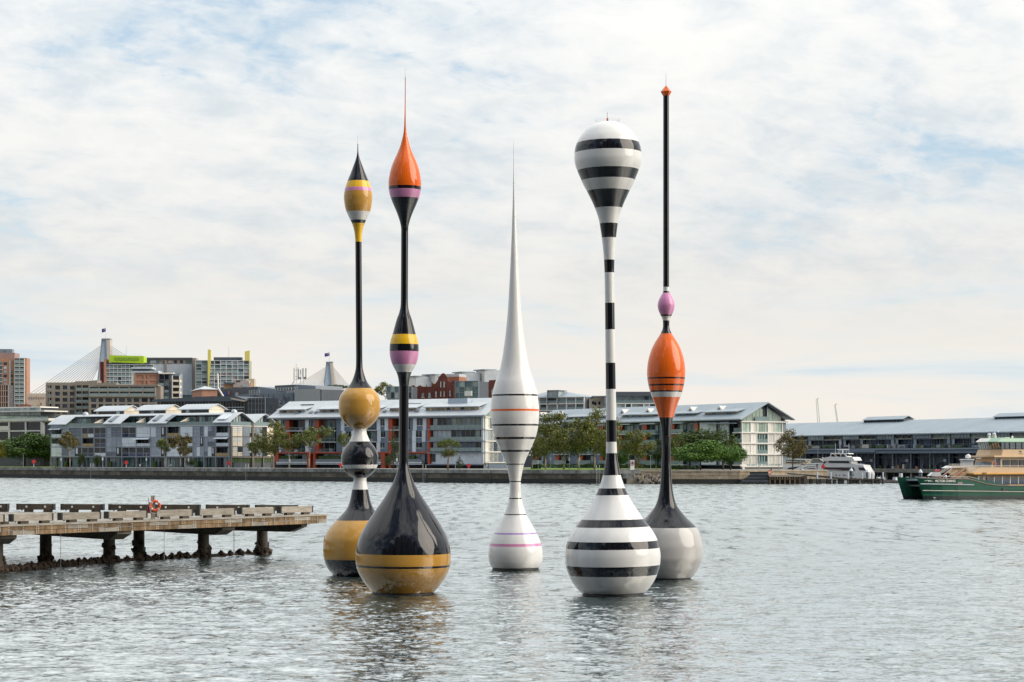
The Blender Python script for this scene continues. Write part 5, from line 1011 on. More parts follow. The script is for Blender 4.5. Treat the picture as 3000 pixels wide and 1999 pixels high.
# ------------------------------------------------------------------ trees
def leafmat(name, rgb, var=.35):
    m = bpy.data.materials.new(name); m.use_nodes = True; t = m.node_tree; n = t.nodes; l = t.links; b = n['Principled BSDF']
    b.inputs['Roughness'].default_value = .55; b.inputs['Specular IOR Level'].default_value = .3
    g = n.new('ShaderNodeNewGeometry'); ns = n.new('ShaderNodeTexNoise'); ns.inputs['Scale'].default_value = .9; ns.inputs['Detail'].default_value = 4; l.new(g.outputs['Position'], ns.inputs['Vector'])
    rr = n.new('ShaderNodeValToRGB'); l.new(ns.outputs['Fac'], rr.inputs[0]); e = rr.color_ramp.elements
    e[0].position = .3; e[0].color = (rgb[0]*(1-var), rgb[1]*(1-var*.8), rgb[2]*(1-var), 1); e[1].position = .7; e[1].color = (rgb[0]*(1+var*1.3), rgb[1]*(1+var), rgb[2]*(1+var*.4), 1)
    ri = n.new('ShaderNodeMapRange'); l.new(g.outputs['Random Per Island'], ri.inputs[0]); ri.inputs[3].default_value = .6; ri.inputs[4].default_value = 1.45
    hs = n.new('ShaderNodeHueSaturation'); l.new(rr.outputs[0], hs.inputs['Color']); l.new(ri.outputs[0], hs.inputs['Value']); l.new(hs.outputs[0], b.inputs['Base Color'])
    b.inputs['Subsurface Weight'].default_value = 0
    return m
L_fig = leafmat('fig_leaf', (.052, .105, .016)); L_gum = leafmat('gum_leaf', (.125, .135, .030)); L_gumg = leafmat('gum_leaf_green', (.095, .12, .028)); L_yel = leafmat('yellowing_leaf', (.15, .15, .018)); L_dark = leafmat('dark_leaf', (.035, .06, .02)); L_bright = leafmat('bright_fig_leaf', (.065, .145, .016)); L_red = leafmat('blossom_pink', (.26, .10, .075)); L_bare = leafmat('cream_twig', (.40, .31, .21)); L_brown = leafmat('brown_leaf', (.105, .09, .028))
M_bark = mat('pale_bark', (.32, .27, .20), .9, var=.3, vscale=3); M_barkd = mat('dark_bark', (.07, .055, .04), .9, var=.3, vscale=3)
def crown_mesh(name, seed, blobs, n, leaf, shell=.72, flat=1.0):
    """blobs: (x, y, z, rx, rz) in a unit tree; leaf-sized triangles/quads spread through the outer part of each clump"""
    rs = np.random.RandomState(seed); vs = []; fs = []; tot = sum(b[3]**2*1.0 for b in blobs)
    for (bx_, by, bz, rx, rz) in blobs:
        k = max(12, int(n*rx**2/tot)); d = rs.normal(size=(k, 3)); d /= np.linalg.norm(d, axis=1)[:, None]
        r = shell+(1.03-shell)*rs.rand(k)**.7; r *= 1+.16*np.sin(d[:, 0]*5+seed)*np.cos(d[:, 2]*6+bx_*9)
        c = np.stack([bx_+d[:, 0]*rx*r, by+d[:, 1]*rx*r, bz+d[:, 2]*rz*r*flat], 1)
        for q in range(k):
            nrm = Vector(d[q])+Vector(rs.normal(size=3))*.55; nrm.normalize(); t = nrm.orthogonal().normalized(); t.rotate(Matrix.Rotation(rs.rand()*6.28, 3, nrm)); w = nrm.cross(t)
            s = leaf*(.55+.9*rs.rand()); cc = Vector(c[q]); b = len(vs)
            vs += [cc-t*s, cc-w*s*.62, cc+t*s*.9, cc+w*s*.62]; fs.append((b, b+1, b+2, b+3))
    me = bpy.data.meshes.new(name); me.from_pydata([tuple(v) for v in vs], [], fs); me.update(); return me
def blobset(seed, n, spread, zc, zr, r0, r1, hollow=0.0):
    rs = random.Random(seed); out = []
    while len(out) < n:
        x, y, z = rs.uniform(-1, 1), rs.uniform(-1, 1), rs.uniform(-1, 1)
        q = x*x+y*y+z*z
        if q > 1 or q < hollow: continue
        r = rs.uniform(r0, r1); out.append((x*(spread-r*.8), y*(spread-r*.8), zc+z*(zr-r*.6), r, r*rs.uniform(.6, .85)))
    return out
CROWN = {
 'fig': lambda s: crown_mesh('crown', s, blobset(s, 44, .5, .57, .42, .12, .19), 7600, .018, .55),
 'gum': lambda s: crown_mesh('crown', s, blobset(s, 52, .5, .60, .40, .08, .15, .05), 6500, .015, .2),
 'sparse': lambda s: crown_mesh('crown', s, blobset(s, 17, .5, .68, .26, .08, .15, .15), 1900, .021, .2),
 'umbrella': lambda s: crown_mesh('crown', s, [(math.cos(a)*r, math.sin(a)*r, .74-.28*r*r*2.2, .12, .07) for a, r in [(k*2.4, .06+.42*math.sqrt(k/22)) for k in range(22)]], 2400, .017, .3),
 'conical': lambda s: crown_mesh('crown', s, [(random.Random(s+k).uniform(-1, 1)*.34*(1-k/20), random.Random(s+k*7).uniform(-1, 1)*.34*(1-k/20), .18+.78*k/20, .20*(1.1-k/20), .12) for k in range(20)], 2600, .018, .3),
 'bush': lambda s: crown_mesh('crown', s, blobset(s, 12, .5, .42, .4, .16, .26), 1500, .03, .5),
}
_cr = {}
def tree(kind, leaf, px, D, wpx, ytop, label, ybase=None, seed=None, bark=None, squash=1.0, cat='tree', group=None, z0=3.3, name=None, ymul=None, variants=3):
    sd_ = (seed if seed is not None else (int(px)*7 % variants)); key = (kind, sd_, leaf.name)
    if key not in _cr:
        me = CROWN[kind](11+sd_*13); me.materials.append(leaf); _cr[key] = me
    w = wpx*D/F; base = Vector(((px-CX)/F*D, D, z0)) if ybase is None else P(px, ybase, D)
    top = H-(ytop-HY)*D/F; h = top-base.z
    e = empty(name or {'fig': 'fig_tree', 'gum': 'gum_tree', 'sparse': 'gum_tree', 'umbrella': 'pine_tree', 'conical': 'conical_tree', 'bush': 'shrub'}[kind], base, label, cat, group)
    o = bpy.data.objects.new('crown', _cr[key]); COL.objects.link(o); o.parent = e; wk = {'fig': 1.62, 'gum': 1.45, 'sparse': 1.5, 'umbrella': 1.15, 'conical': 1.7, 'bush': 1.3}[kind]; o.scale = (w*wk, w*wk*squash, h*1.03); o.rotation_euler[2] = random.uniform(0, 6.28)
    if kind == 'bush': return e
    rs = random.Random(px*3+sd_); mb = MB(); bark = bark or (M_bark if kind in ('gum', 'sparse') else M_barkd)
    tr = {'fig': .028, 'gum': .014, 'sparse': .013, 'umbrella': .02, 'conical': .012}[kind]*h*(1 if kind != 'fig' else .9); fork = {'fig': .28, 'gum': .40, 'sparse': .42, 'umbrella': .35, 'conical': .8}[kind]*h
    lean = rs.uniform(-.03, .03)*h; f_ = Vector((lean, 0, fork)); mb.tube((0, 0, -.1), f_*.5+Vector((-lean*.3, 0, 0)), tr*1.25, 8, tr); mb.tube(f_*.5+Vector((-lean*.3, 0, 0)), f_, tr, 8, tr*.8)
    for k in range(7 if kind != 'conical' else 2):
        a = k*2.4+rs.random(); t = f_+Vector((math.cos(a)*w*rs.uniform(.12, .34), math.sin(a)*w*.25, h*rs.uniform(.15, .42))); m_ = f_.lerp(t, .5)+Vector((math.cos(a)*w*.04, 0, -h*.02)); mb.tube(f_, m_, tr*.55, 6, tr*.4); mb.tube(m_, t, tr*.4, 5, tr*.15)
    mb.obj('trunk', bark, e, True); return e
tree('fig', L_fig, 72, 668, 150, 1266, 'huge dark green fig tree on the lawn at the far left', squash=.8, seed=0)
tree('gum', L_yel, -4, 660, 50, 1284, 'yellow-green tree cut by the left edge of the picture', seed=1)
tree('fig', L_fig, 133, 672, 46, 1272, 'small fig tree with yellow tips against the end of the grey apartments', seed=2)
tree('gum', L_gumg, 152, 705, 66, 1190, 'green tree rising behind the glass office and the first grey apartment', seed=0, z0=3.3)
tree('bush', L_red, 78, 790, 62, 1176, 'round pink-red blossom tree at the foot of the brick tower', ybase=1215, name='blossom_tree')
tree('sparse', L_bare, 100, 800, 46, 1153, 'bare cream-twigged tree beside the pink blossom', seed=1)
tree('sparse', L_brown, 205, 632, 66, 1256, 'brownish gum tree in front of the first louvred bays on the left', seed=0)
tree('bush', L_dark, 236, 634, 26, 1312, 'tall dark shrub beside the leftmost brownish gum', name='shrub')
tree('bush', L_dark, 283, 630, 24, 1318, 'green shrub by the quay ladder below the grey apartments', name='shrub')
tree('sparse', L_brown, 528, 606, 54, 1258, 'taller of two thin gums before the middle louvred bays', seed=1)
tree('sparse', L_gumg, 482, 607, 46, 1272, 'shorter green gum left of the taller thin gum before the louvred bays', seed=2)
tree('sparse', L_brown, 541, 603, 36, 1300, 'low thin brown gum beside the black lamp post, right of the taller gum', seed=0)
tree('bush', L_dark, 562, 604, 30, 1330, 'dark round shrub at the foot of the thin gums')
tree('sparse', L_gumg, 757, 590, 62, 1284, 'low green gum in front of the second curved gable', seed=2)
tree('gum', L_gum, 796, 585, 88, 1234, 'tall olive gum between the curved gables and the orange fins', seed=1)
tree('sparse', L_gum, 846, 580, 60, 1262, 'thin gum standing before the first orange fin', seed=0)
tree('sparse', L_gumg, 905, 574, 104, 1230, 'broad olive gum in front of the orange and grey apartments', seed=1)
tree('sparse', L_gumg, 1018, 562, 42, 1252, 'gum tree half hidden by the gold ball of the first sculpture', seed=2)
tree('conical', L_dark, 1153, 546, 46, 1258, 'dark conical tree left of the black pole of the orange drop sculpture')
tree('umbrella', L_gumg, 1312, 528, 60, 1264, 'small layered tree standing alone before the white garden wall', seed=0, bark=mat('brown_bark', (.20, .13, .08), .9))
tree('bush', L_gumg, 1318, 529, 50, 1304, 'lower foliage clump of the layered tree before the white wall', ybase=1346, cat='foliage', name='foliage_clump')
tree('conical', L_dark, 1346, 527, 24, 1334, 'small dark shrub beside the lamp post in front of the white wall')
tree('gum', L_gum, 1652, 512, 142, 1203, 'tallest brown-green gum on the lawn right of the white spire', seed=0)
tree('gum', L_gum, 1742, 508, 124, 1197, 'big brown-green gum directly left of the zebra pole', seed=1)
tree('gum', L_gumg, 1598, 530, 84, 1228, 'dark green gum pressed behind the white spire bulb', seed=2)
tree('gum', L_gum, 1560, 520, 44, 1268, 'narrow gum touching the right side of the white bulb', seed=1)
tree('gum', L_dark, 1694, 548, 110, 1226, 'dark gum filling the gap behind the two big lawn gums', seed=0)
tree('gum', L_gumg, 1776, 540, 60, 1242, 'green gum right behind the zebra pole', seed=2)
tree('gum', L_gum, 1866, 512, 84, 1248, 'orange-tinged gum between the zebra pole and the black stem', seed=2)
tree('fig', L_fig, 1818, 524, 36, 1308, 'small round dark tree right of the zebra base', seed=1)
tree('conical', L_brown, 1870, 506, 20, 1334, 'young brown sapling on the lawn by the speed sign')
tree('gum', L_dark, 1922, 520, 60, 1284, 'dark bushy tree touching the black stem of the orange buoy sculpture', seed=0)
tree('gum', L_gumg, 1990, 516, 62, 1274, 'olive tree just right of the black stem', seed=1)
tree('fig', L_gumfig := leafmat('olive_fig_leaf', (.06, .095, .02)), 2022, 525, 150, 1247, 'large olive-green fig behind the bright green fig', seed=2, squash=.6)
tree('fig', L_bright, 2052, 498, 146, 1286, 'bright green domed fig tree in front, above the sandstone wall', seed=0, squash=.7)
tree('fig', L_gumfig, 2118, 518, 88, 1255, 'rounded olive fig crown against the white shutters', seed=1, squash=.7)
tree('fig', L_bright, 2140, 502, 96, 1298, 'dark green fig next to the stone base of the glazed gable', seed=2, squash=.7)
tree('gum', L_brown, 2322, 500, 80, 1258, 'brown-leaved gum in front of the wharf shed, right of the gable', seed=1, bark=M_barkd)
tree('umbrella', L_dark, 985, 770, 84, 1117, 'flat-topped tree on the dark hall roofline under the bridge pylon', ybase=1172, seed=1)
tree('sparse', L_gum, 1130, 700, 66, 1113, 'sparse gum against the sky left of the green glazed annex', ybase=1200, seed=0)
def hedge(label, x0, x1, D, ytop, dep=2.2, leaf=L_fig):
    w = (x1-x0)/F*D; h = H-(ytop-HY)*D/F-3.3; n = int(w*h*30)+300; rs = np.random.RandomState(int(x0)); vs = []; fs = []
    for k in range(n):
        c = Vector((rs.rand()*w, rs.rand()*dep, 0)); c.z = h*(1-.12*rs.rand()-.1*math.sin(c.x*1.7)) if rs.rand() < .5 else rs.rand()*h*.9
        if c.z < h*.8: c.y = rs.rand()*.25 if rs.rand() < .8 else dep
        nr = Vector(rs.normal(size=3)).normalized(); t = nr.orthogonal()*.17; q = nr.cross(t); b = len(vs); vs += [c-t, c-q, c+t, c+q]; fs.append((b, b+1, b+2, b+3))
    o = pydata('hedge', vs, fs, leaf, None, False, (((x0-CX)/F*D), D, 3.3)); tagit(o, label, 'hedge'); 
hedge('clipped green hedge behind the lawn left of the zebra base', 1585, 1790, 577, 1361); hedge('clipped hedge behind the lawn between zebra base and black stem', 1812, 1935, 560, 1362); hedge('dark mounded hedge under the bright fig, right of the black stem', 1965, 2050, 512, 1366, leaf=L_dark); hedge('short dark hedge left of the big gum trunks', 1556, 1584, 540, 1361, leaf=L_dark)
# ------------------------------------------------------------------ quay furniture
def at(px, D, z=3.3): return Vector(((px-CX)/F*D, D, z))
M_post = mat('lamp_post_grey', (.30, .33, .34), .5)
def lamp(px, D, ytop, box, label):
    e = empty('lamp_post', at(px, D), label, 'lamp post', 'lamp posts along the promenade'); h = H-(ytop-HY)*D/F-3.3
    MB().tube((0, 0, 0), (0, 0, h), .08, 8, .055).obj('post', M_post, e); MB().box(-.45, .45, -.12, .12, h, h+.1).obj('lamp_head', M_post, e); MB().lathe([(.16, 0), (.16, .3)], 8).obj('foot', M_post, e)
    if box: MB().box(-.19, .19, -.3, -.09, h*.5, h*.5+.85).obj('sign_box', M_shut, e)
for a in ((68, 640, 1330, 0, 'thin lamp post in front of the big fig tree'), (179, 634, 1331, 1, 'lamp post with white box at the left corner of the grey apartments'), (301, 622, 1328, 1, 'lamp post with box right of the left quay ladder'), (429, 612, 1330, 1, 'lamp post with white box before the pale ground-floor curtains'), (553, 603, 1333, 1, 'lamp post with white box beside the thin gum trio'), (706, 592, 1330, 0, 'lamp post before the cream gable panels'), (849, 572, 1335, 1, 'lamp post with white box before the first orange fin'), (1163, 542, 1330, 1, 'lamp post near the dark conical tree'), (1334, 524, 1330, 0, 'lamp post beside the dark shrub at the white wall'), (1577, 515, 1342, 1, 'short signed post beside the white spire bulb'), (1613, 520, 1324, 1, 'lamp post at the left end of the lawn'), (1668, 520, 1325, 1, 'lamp post between the two big gum trunks'), (1698, 520, 1326, 1, 'lamp post right of the middle gum trunks'), (1842, 515, 1325, 0, 'lamp post behind the speed sign'), (1906, 512, 1335, 0, 'white-boxed lamp post left of the black stem'), (2223, 492, 1334, 0, 'lamp post in front of the dark central gable windows'), (2282, 492, 1334, 0, 'thin lamp post at the right side of the gable'), (2345, 500, 1333, 0, 'lamp post right of the brown-leaved gum'), (2396, 560, 1308, 0, 'tall lamp post behind the motor yachts')): lamp(*a)
M_ringred = mat('lifebuoy_red', (.62, .035, .05), .45, var=.05)
def ring_stand(px, D, py, label):
    e = empty('lifebuoy_stand', at(px, D), label, 'lifebuoy', 'red lifebuoy stands on the quay'); z = H-(py-HY)*D/F-3.3; s = 5.6*D/F
    MB().box(-.09, .09, -.06, .06, 0, z).obj('post', M_shut, e)
    n = 20; mb = MB(); mb.v = [(s*math.cos(2*math.pi*k/n), y, z+s*math.sin(2*math.pi*k/n)) for y in (-.22, -.08) for k in range(n)]; mb.f = [tuple(range(n))[::-1], tuple(range(n, 2*n))]+[(k, (k+1) % n, n+(k+1) % n, n+k) for k in range(n)]
    mb.obj('red_cover', M_ringred, e); mb = MB(); k = 16
    for i in range(k):
        a, b = 2*math.pi*i/k, 2*math.pi*(i+1)/k; mb.tube((s*.55*math.cos(a), -.26, z+s*.55*math.sin(a)), (s*.55*math.cos(b), -.26, z+s*.55*math.sin(b)), s*.09, 4)
    mb.obj('ring', mat('lifebuoy_ring', (.75, .09, .09), .5), e)
for a in ((99, 634, 1353, 'red lifebuoy stand under the big fig tree'), (370, 612, 1356, 'red lifebuoy stand before the fourth shop bay of the grey apartments'), (670, 590, 1358, 'red lifebuoy stand at the corner column of the grey apartments'), (998, 560, 1362, 'red lifebuoy stand peeping out left of the black ball'), (1373, 520, 1364, 'red lifebuoy stand at the right end of the white garden wall'), (2411, 505, 1368, 'red lifebuoy stand in front of the large motor yacht')): ring_stand(*a)
def ladder(px, D, label):
    e = empty('quay_ladder', at(px, D, 0), label, 'ladder', 'steel ladders on the quay wall'); mb = MB()
    for sx in (-.36, .36):
        mb.path([(sx, 0, -.6), (sx, 0, 4.0), (sx, .15, 4.45), (sx, .5, 4.6), (sx, .8, 4.4), (sx, .9, 3.3)], .045, 6)
    mb.obj('handrail', mat('ladder_steel', (.50, .48, .42), .5), e)
    for k in range(12): MB().tube((-.36, 0, -.2+k*.32), (.36, 0, -.2+k*.32), .025, 5).obj('rung', M_metal, e)
def qd(px):
    for a, b in zip(Q[:-1], Q[1:]):
        k = (px-CX)/F; d = b-a; den_ = d.x-k*d.y; t = (k*a.y-a.x)/den_
        if 0 <= t <= 1: return a.y+d.y*t
    return 487
for px, lab in ((268, 'steel ladder on the quay wall before the second shop bay'), (723, 'steel ladder below the cream gable panels'), (1243, 'steel ladder right of the tall black pole'), (1752, 'steel ladder just left of the zebra base')): ladder(px, qd(px)-.6, lab)
# speed sign
e = empty('speed_sign', at(1852.5, 489.5), 'tall white sign with a 4 in a red circle on the quay edge', 'sign'); s = 489.5/F
MB().box(-6*s, 6*s, -.05, .05, .1, 31*s-.1).obj('board', mat('sign_white', (.78, .78, .76), .5), e)
n = 24; mb = MB()
for i in range(n):
    a, b = 2*math.pi*i/n, 2*math.pi*(i+1)/n; mb.tube((4.2*s*math.cos(a), -.07, (20+5.6*math.sin(a)*1.2)*s), (4.2*s*math.cos(b), -.07, (20+5.6*math.sin(b)*1.2)*s), .07, 4)
mb.obj('red_circle', mat('sign_red', (.55, .05, .06), .5), e)
def text(s_, size, m, parent, loc, rot, name='lettering', depth=.01, bold=0.0, align='CENTER'):
    c = bpy.data.curves.new(name, 'FONT'); c.body = s_; c.size = size; c.extrude = depth; c.offset = bold; c.align_x = align
    t = bpy.data.objects.new(name, c); COL.objects.link(t); dg = bpy.context.evaluated_depsgraph_get(); me = bpy.data.meshes.new_from_object(t.evaluated_get(dg)); bpy.data.objects.remove(t)
    me.materials.clear(); o = link_mesh(name, me, m, parent); o.location = loc; o.rotation_euler = rot; return o
text('4', .95, mat('sign_black', (.02, .02, .02), .6), e, (0, -.08, 20*s-.3), (R(90), 0, 0), 'numeral', .01, .02)
# rock revetment
e = empty('rock_revetment', ((1890-CX)/F*485, 485, 0), 'slope of broken grey-brown rocks at the foot of the wall right of the zebra base', 'rocks'); M_rock = mat('grey_brown_rock', (.17, .15, .125), .9, var=.5, vscale=1.2, rand=.4)
def rock_mesh(seed, m, nm='rock', rough=.28, sub=2):
    bm = bmesh.new(); bmesh.ops.create_icosphere(bm, subdivisions=sub, radius=1)
    for v in bm.verts: v.co *= 1+rough*mnoise.noise(v.co*1.6+Vector((seed*7.1, 0, 0)))*1.8
    me = bpy.data.meshes.new(nm); bm.to_mesh(me); bm.free(); me.materials.append(m); return me
RK = [rock_mesh(i, M_rock, sub=1) for i in range(5)]; rs = random.Random(4)
for k in range(120):
    o = bpy.data.objects.new('rock', RK[k % 5]); COL.objects.link(o); o.parent = e; t = rs.random(); o.location = (rs.uniform(-1.8, 6.0), 1.2-2.6*(1-t), .1+1.9*t+rs.uniform(-.1, .2)); q = rs.uniform(.25, .55); o.scale = (q*1.4, q, q*.8); o.rotation_euler = (rs.random()*3, rs.random()*3, rs.random()*3)
e, p = bld('concrete_block_landing', 'pale concrete landing block at the foot of the speed sign', 1822, 486, 1890, 485, cat='landing', z=0)
for x0, x1, y0, y1 in ((1824, 1858, 1389, 1402), (1836, 1876, 1402, 1418), (1858, 1886, 1393, 1403)): p.pbox('concrete_block', M_sand if x0 > 1830 else M_cope, x0, y0, x1, y1, 0, 1.6)
# low fence of pointed timbers at lawn edge
e, p = bld('picket_edge', 'row of small pointed timbers along the lawn edge above the wall', 1815, 490, 1935, 488.5, cat='fence')
for i in range(38): a = p.U(1816+i*3.15); p.mb(MB().hexa([(a, 0, 3.3), (a+.16, 0, 3.3), (a+.16, .12, 3.3), (a, .12, 3.3), (a+.06, .04, 3.85), (a+.1, .04, 3.85), (a+.1, .08, 3.85), (a+.06, .08, 3.85)]), 'picket', M_deckw)
p.box('rail', M_deckw, 0, p.len, .13, .2, 3.3, 3.5)
# ------------------------------------------------------------------ people on shore
def person_mesh(pose):
    """skinned figure 1.72 m tall; pose: leg swing, arm swing, bend"""
    sw, ar, seat = pose; hz = .90 if not seat else .45
    J = {'pelvis': (0, 0, hz), 'waist': (0, .01, hz+.17), 'chest': (0, 0, hz+.38), 'neck': (0, 0, hz+.56), 'head': (0, -.02, hz+.70), 'top': (0, -.01, hz+.80)}
    E = [('pelvis', 'waist'), ('waist', 'chest'), ('chest', 'neck'), ('neck', 'head'), ('head', 'top')]
    RAD = {'pelvis': .13, 'waist': .115, 'chest': .135, 'neck': .05, 'head': .085, 'top': .06}
    for s_, t in ((-1, 'l'), (1, 'r')):
        f = s_*sw
        if not seat: J['hip'+t] = (s_*.085, 0, hz-.06); J['knee'+t] = (s_*.09, -f*.22-.02, .48); J['ank'+t] = (s_*.09, -f*.36+.06, .09); J['toe'+t] = (s_*.10, -f*.36-.10, .04)
        else: J['hip'+t] = (s_*.09, -.05, hz); J['knee'+t] = (s_*.11, -.45, hz+.02); J['ank'+t] = (s_*.11, -.47, .09); J['toe'+t] = (s_*.11, -.62, .05)
        J['sh'+t] = (s_*.17, 0, hz+.50); J['el'+t] = (s_*.23, f*ar*.2+.03, hz+.24); J['wr'+t] = (s_*.22, f*ar*.32-.06, hz+.02); J['ha'+t] = (s_*.215, f*ar*.36-.09, hz-.08)
        E += [('pelvis', 'hip'+t), ('hip'+t, 'knee'+t), ('knee'+t, 'ank'+t), ('ank'+t, 'toe'+t), ('chest', 'sh'+t), ('sh'+t, 'el'+t), ('el'+t, 'wr'+t), ('wr'+t, 'ha'+t)]
        RAD.update({'hip'+t: .095, 'knee'+t: .062, 'ank'+t: .042, 'toe'+t: .035, 'sh'+t: .065, 'el'+t: .043, 'wr'+t: .03, 'ha'+t: .032})
    names = list(J); me = bpy.data.meshes.new('person'); me.from_pydata([J[n] for n in names], [(names.index(a), names.index(b)) for a, b in E], [])
    o = bpy.data.objects.new('tmp', me); COL.objects.link(o); sk = o.modifiers.new('s', 'SKIN'); sk.use_smooth_shade = True
    for n_, sv in zip(names, me.skin_vertices[0].data): sv.radius = (RAD[n_], RAD[n_]); sv.use_root = (n_ == 'pelvis')
    ss = o.modifiers.new('u', 'SUBSURF'); ss.levels = 1; ss.render_levels = 1
    dg = bpy.context.evaluated_depsgraph_get(); out = bpy.data.meshes.new_from_object(o.evaluated_get(dg)); bpy.data.objects.remove(o); out.name = 'person'
    return out, hz
PM = [person_mesh((1, 1, 0)), person_mesh((.15, .3, 0)), person_mesh((0, .5, 1))]
def person(px, D, label, pose, top, trousers, rz=0, z=3.3, scale=1.0, hair=(.04, .03, .02), group='people on the far promenade', loc=None):
    me0, hz = PM[pose]; me = me0.copy()
    cols = [mat('skin', (.45, .27, .19), .6), mat('cloth_%d_%d_%d' % tuple(int(c*99) for c in top), top, .8), mat('cloth_%d_%d_%d' % tuple(int(c*99) for c in trousers), trousers, .8), mat('hair_dark', hair, .8)]
    me.materials.clear()
    for m in cols: me.materials.append(m)
    for p_ in me.polygons:
        c = p_.center; i = 2 if c.z < hz+.04 and not (abs(c.x) > .16 and c.z > hz-.15 and pose != 2) else 1
        if c.z > hz+.57: i = 3 if (c.y > -.02 or c.z > hz+.76) else 0
        if abs(c.x) > .17 and c.z < hz+.06 and c.z > hz-.2 and pose != 2: i = 0
        p_.material_index = i; p_.use_smooth = True
    o = bpy.data.objects.new('person', me); COL.objects.link(o); o.location = loc if loc is not None else at(px, D, z); o.rotation_euler[2] = rz; o.scale = (scale,)*3
    tagit(o, label, 'person', group); return o
K = (.02, .02, .025)
person(18, 640, 'person in dark clothes striding right across the far left lawn', 0, K, K, R(90)); person(52, 638, 'person in black walking below the left part of the fig tree', 0, K, (.03, .03, .04), R(-80)); person(64, 642, 'person in grey beside the lamp post under the fig', 1, (.1, .1, .1), K, R(20))
person(106, 640, 'person in a dark jacket to the right of the red lifebuoy stand under the fig', 1, K, K, R(60)); person(114, 641, 'person standing close behind the one in the dark jacket', 1, (.06, .05, .05), K, R(-40))
person(163, 638, 'person in red near the corner of the grey apartments', 1, (.35, .04, .03), K, R(100)); person(410, 612, 'person in white seated on the quay before the pale curtains', 2, (.6, .6, .6), (.2, .2, .2), R(10)); person(418, 612, 'person in dark clothes seated beside the one in white', 2, K, K, R(-10))
person(683, 592, 'person in black by the red lifebuoy stand at the corner column', 1, K, K, R(30)); person(500, 605, 'person in pale clothes sitting at the café front', 2, (.5, .45, .4), K, 0); person(2260, 487.5, 'person in a blue jacket sitting on the steps beside the timber landing', 2, (.05, .12, .3), K, R(-60), 2.9); person(2394, 503, 'person in dark clothes standing before the motor yachts', 1, K, (.1, .1, .1), 0); person(2412, 505.5, 'person in black beside the red lifebuoy by the large yacht', 1, (.05, .02, .02), K, 0)
person(2697, 560, 'waiter in a red top and white apron before the wharf shed door', 1, (.35, .03, .03), (.6, .6, .6), 0, 3.3, 1.0)
# parked car under the fig
e = empty('parked_car', at(33, 690), 'dark blue parked car under the left side of the big fig tree', 'car')
e.rotation_euler[2] = R(12); mb = MB(); mb.prism([(-2.2, .35), (2.2, .35), (2.25, .75), (1.6, .95), (.9, 1.42), (-1.2, 1.42), (-1.9, .95), (-2.25, .8)], -.85, .85); mb.obj('body', mat('car_blue', (.02, .05, .12), .3, coat=.6), e)
MB().prism([(-1.6, .98), (1.3, .98), (.82, 1.34), (-1.1, 1.34)], -.87, .87).obj('windows', G_pale, e)
for x in (-1.4, 1.4):
    for y in (-.8, .8): MB().tube((x, y-.1, .34), (x, y+.1, .34), .34, 14).obj('wheel', M_void, e)
# ------------------------------------------------------------------ timber jetty on the left
M_tim = mat('grey_weathered_timber', (.33, .30, .255), .85, var=.3, vscale=1.6, stretch=(1, 1, 5), rand=.12, bump=.01, bscale=9); M_timb = mat('brown_stained_timber', (.23, .155, .085), .85, var=.45, vscale=1.8, stretch=(1.5, 1.5, .5), rand=.28, grime=.1, bump=.015, bscale=7)
M_timd = mat('dark_timber', (.075, .060, .045), .85, var=.3, vscale=2, rand=.2); M_endp = mat('black_end_plate', (.018, .018, .018), .6); M_pile = mat('wet_concrete_pile', (.07, .060, .045), .7, var=.5, vscale=1.5, bump=.03, bscale=4); M_oys = mat('oyster_crust', (.050, .033, .023), .8, var=.7, vscale=7, bump=.05, bscale=14, rand=.25)
M_hs = mat('headstock_concrete', (.20, .18, .15), .85, var=.35, vscale=1.2, bump=.02, bscale=4); M_deck = mat('deck_planking', (.36, .335, .29), .85, var=.25, vscale=2.2, rand=.15); M_bolt = mat('bolt_head', (.75, .74, .70), .35)
zD = 2.75
FL, FR = Vector((-28.3, 110.0)), Vector((-12.28, 131.0)); fd = (FR-FL).normalized(); FL0 = FL-fd*14
BL, BR = Vector((-35.2, 137.0)), Vector((-13.0, 132.6)); bd_ = (BR-BL).normalized(); BL0 = BL-bd_*14
e = empty('timber_jetty', (FL.x, FL.y, 0), 'long grey timber jetty on encrusted piles with low bull rails, at left', 'jetty'); 
pf = Plane(e, (FL0.x, FL0.y), (FR.x, FR.y)); Lf = pf.len
# deck planks run across, between front and back edges
npl = 210
mesh_ = []
for i in range(npl):
    t0, t1 = i/npl, (i+1)/npl-.0009; z = zD+random.uniform(-.008, .008)
    a, b = FL0.lerp(FR, t0), FL0.lerp(FR, t1); c, d = BL0.lerp(BR, t1), BL0.lerp(BR, t0); off = -fd.orthogonal()*0
    v = [(a.x, a.y, z-.09), (b.x, b.y, z-.09), (c.x, c.y, z-.09), (d.x, d.y, z-.09), (a.x, a.y, z), (b.x, b.y, z), (c.x, c.y, z), (d.x, d.y, z)]
    o = pydata('deck_plank', [Vector(q)-Vector((FL.x, FL.y, 0)) for q in v], BOXF, M_deck, e)
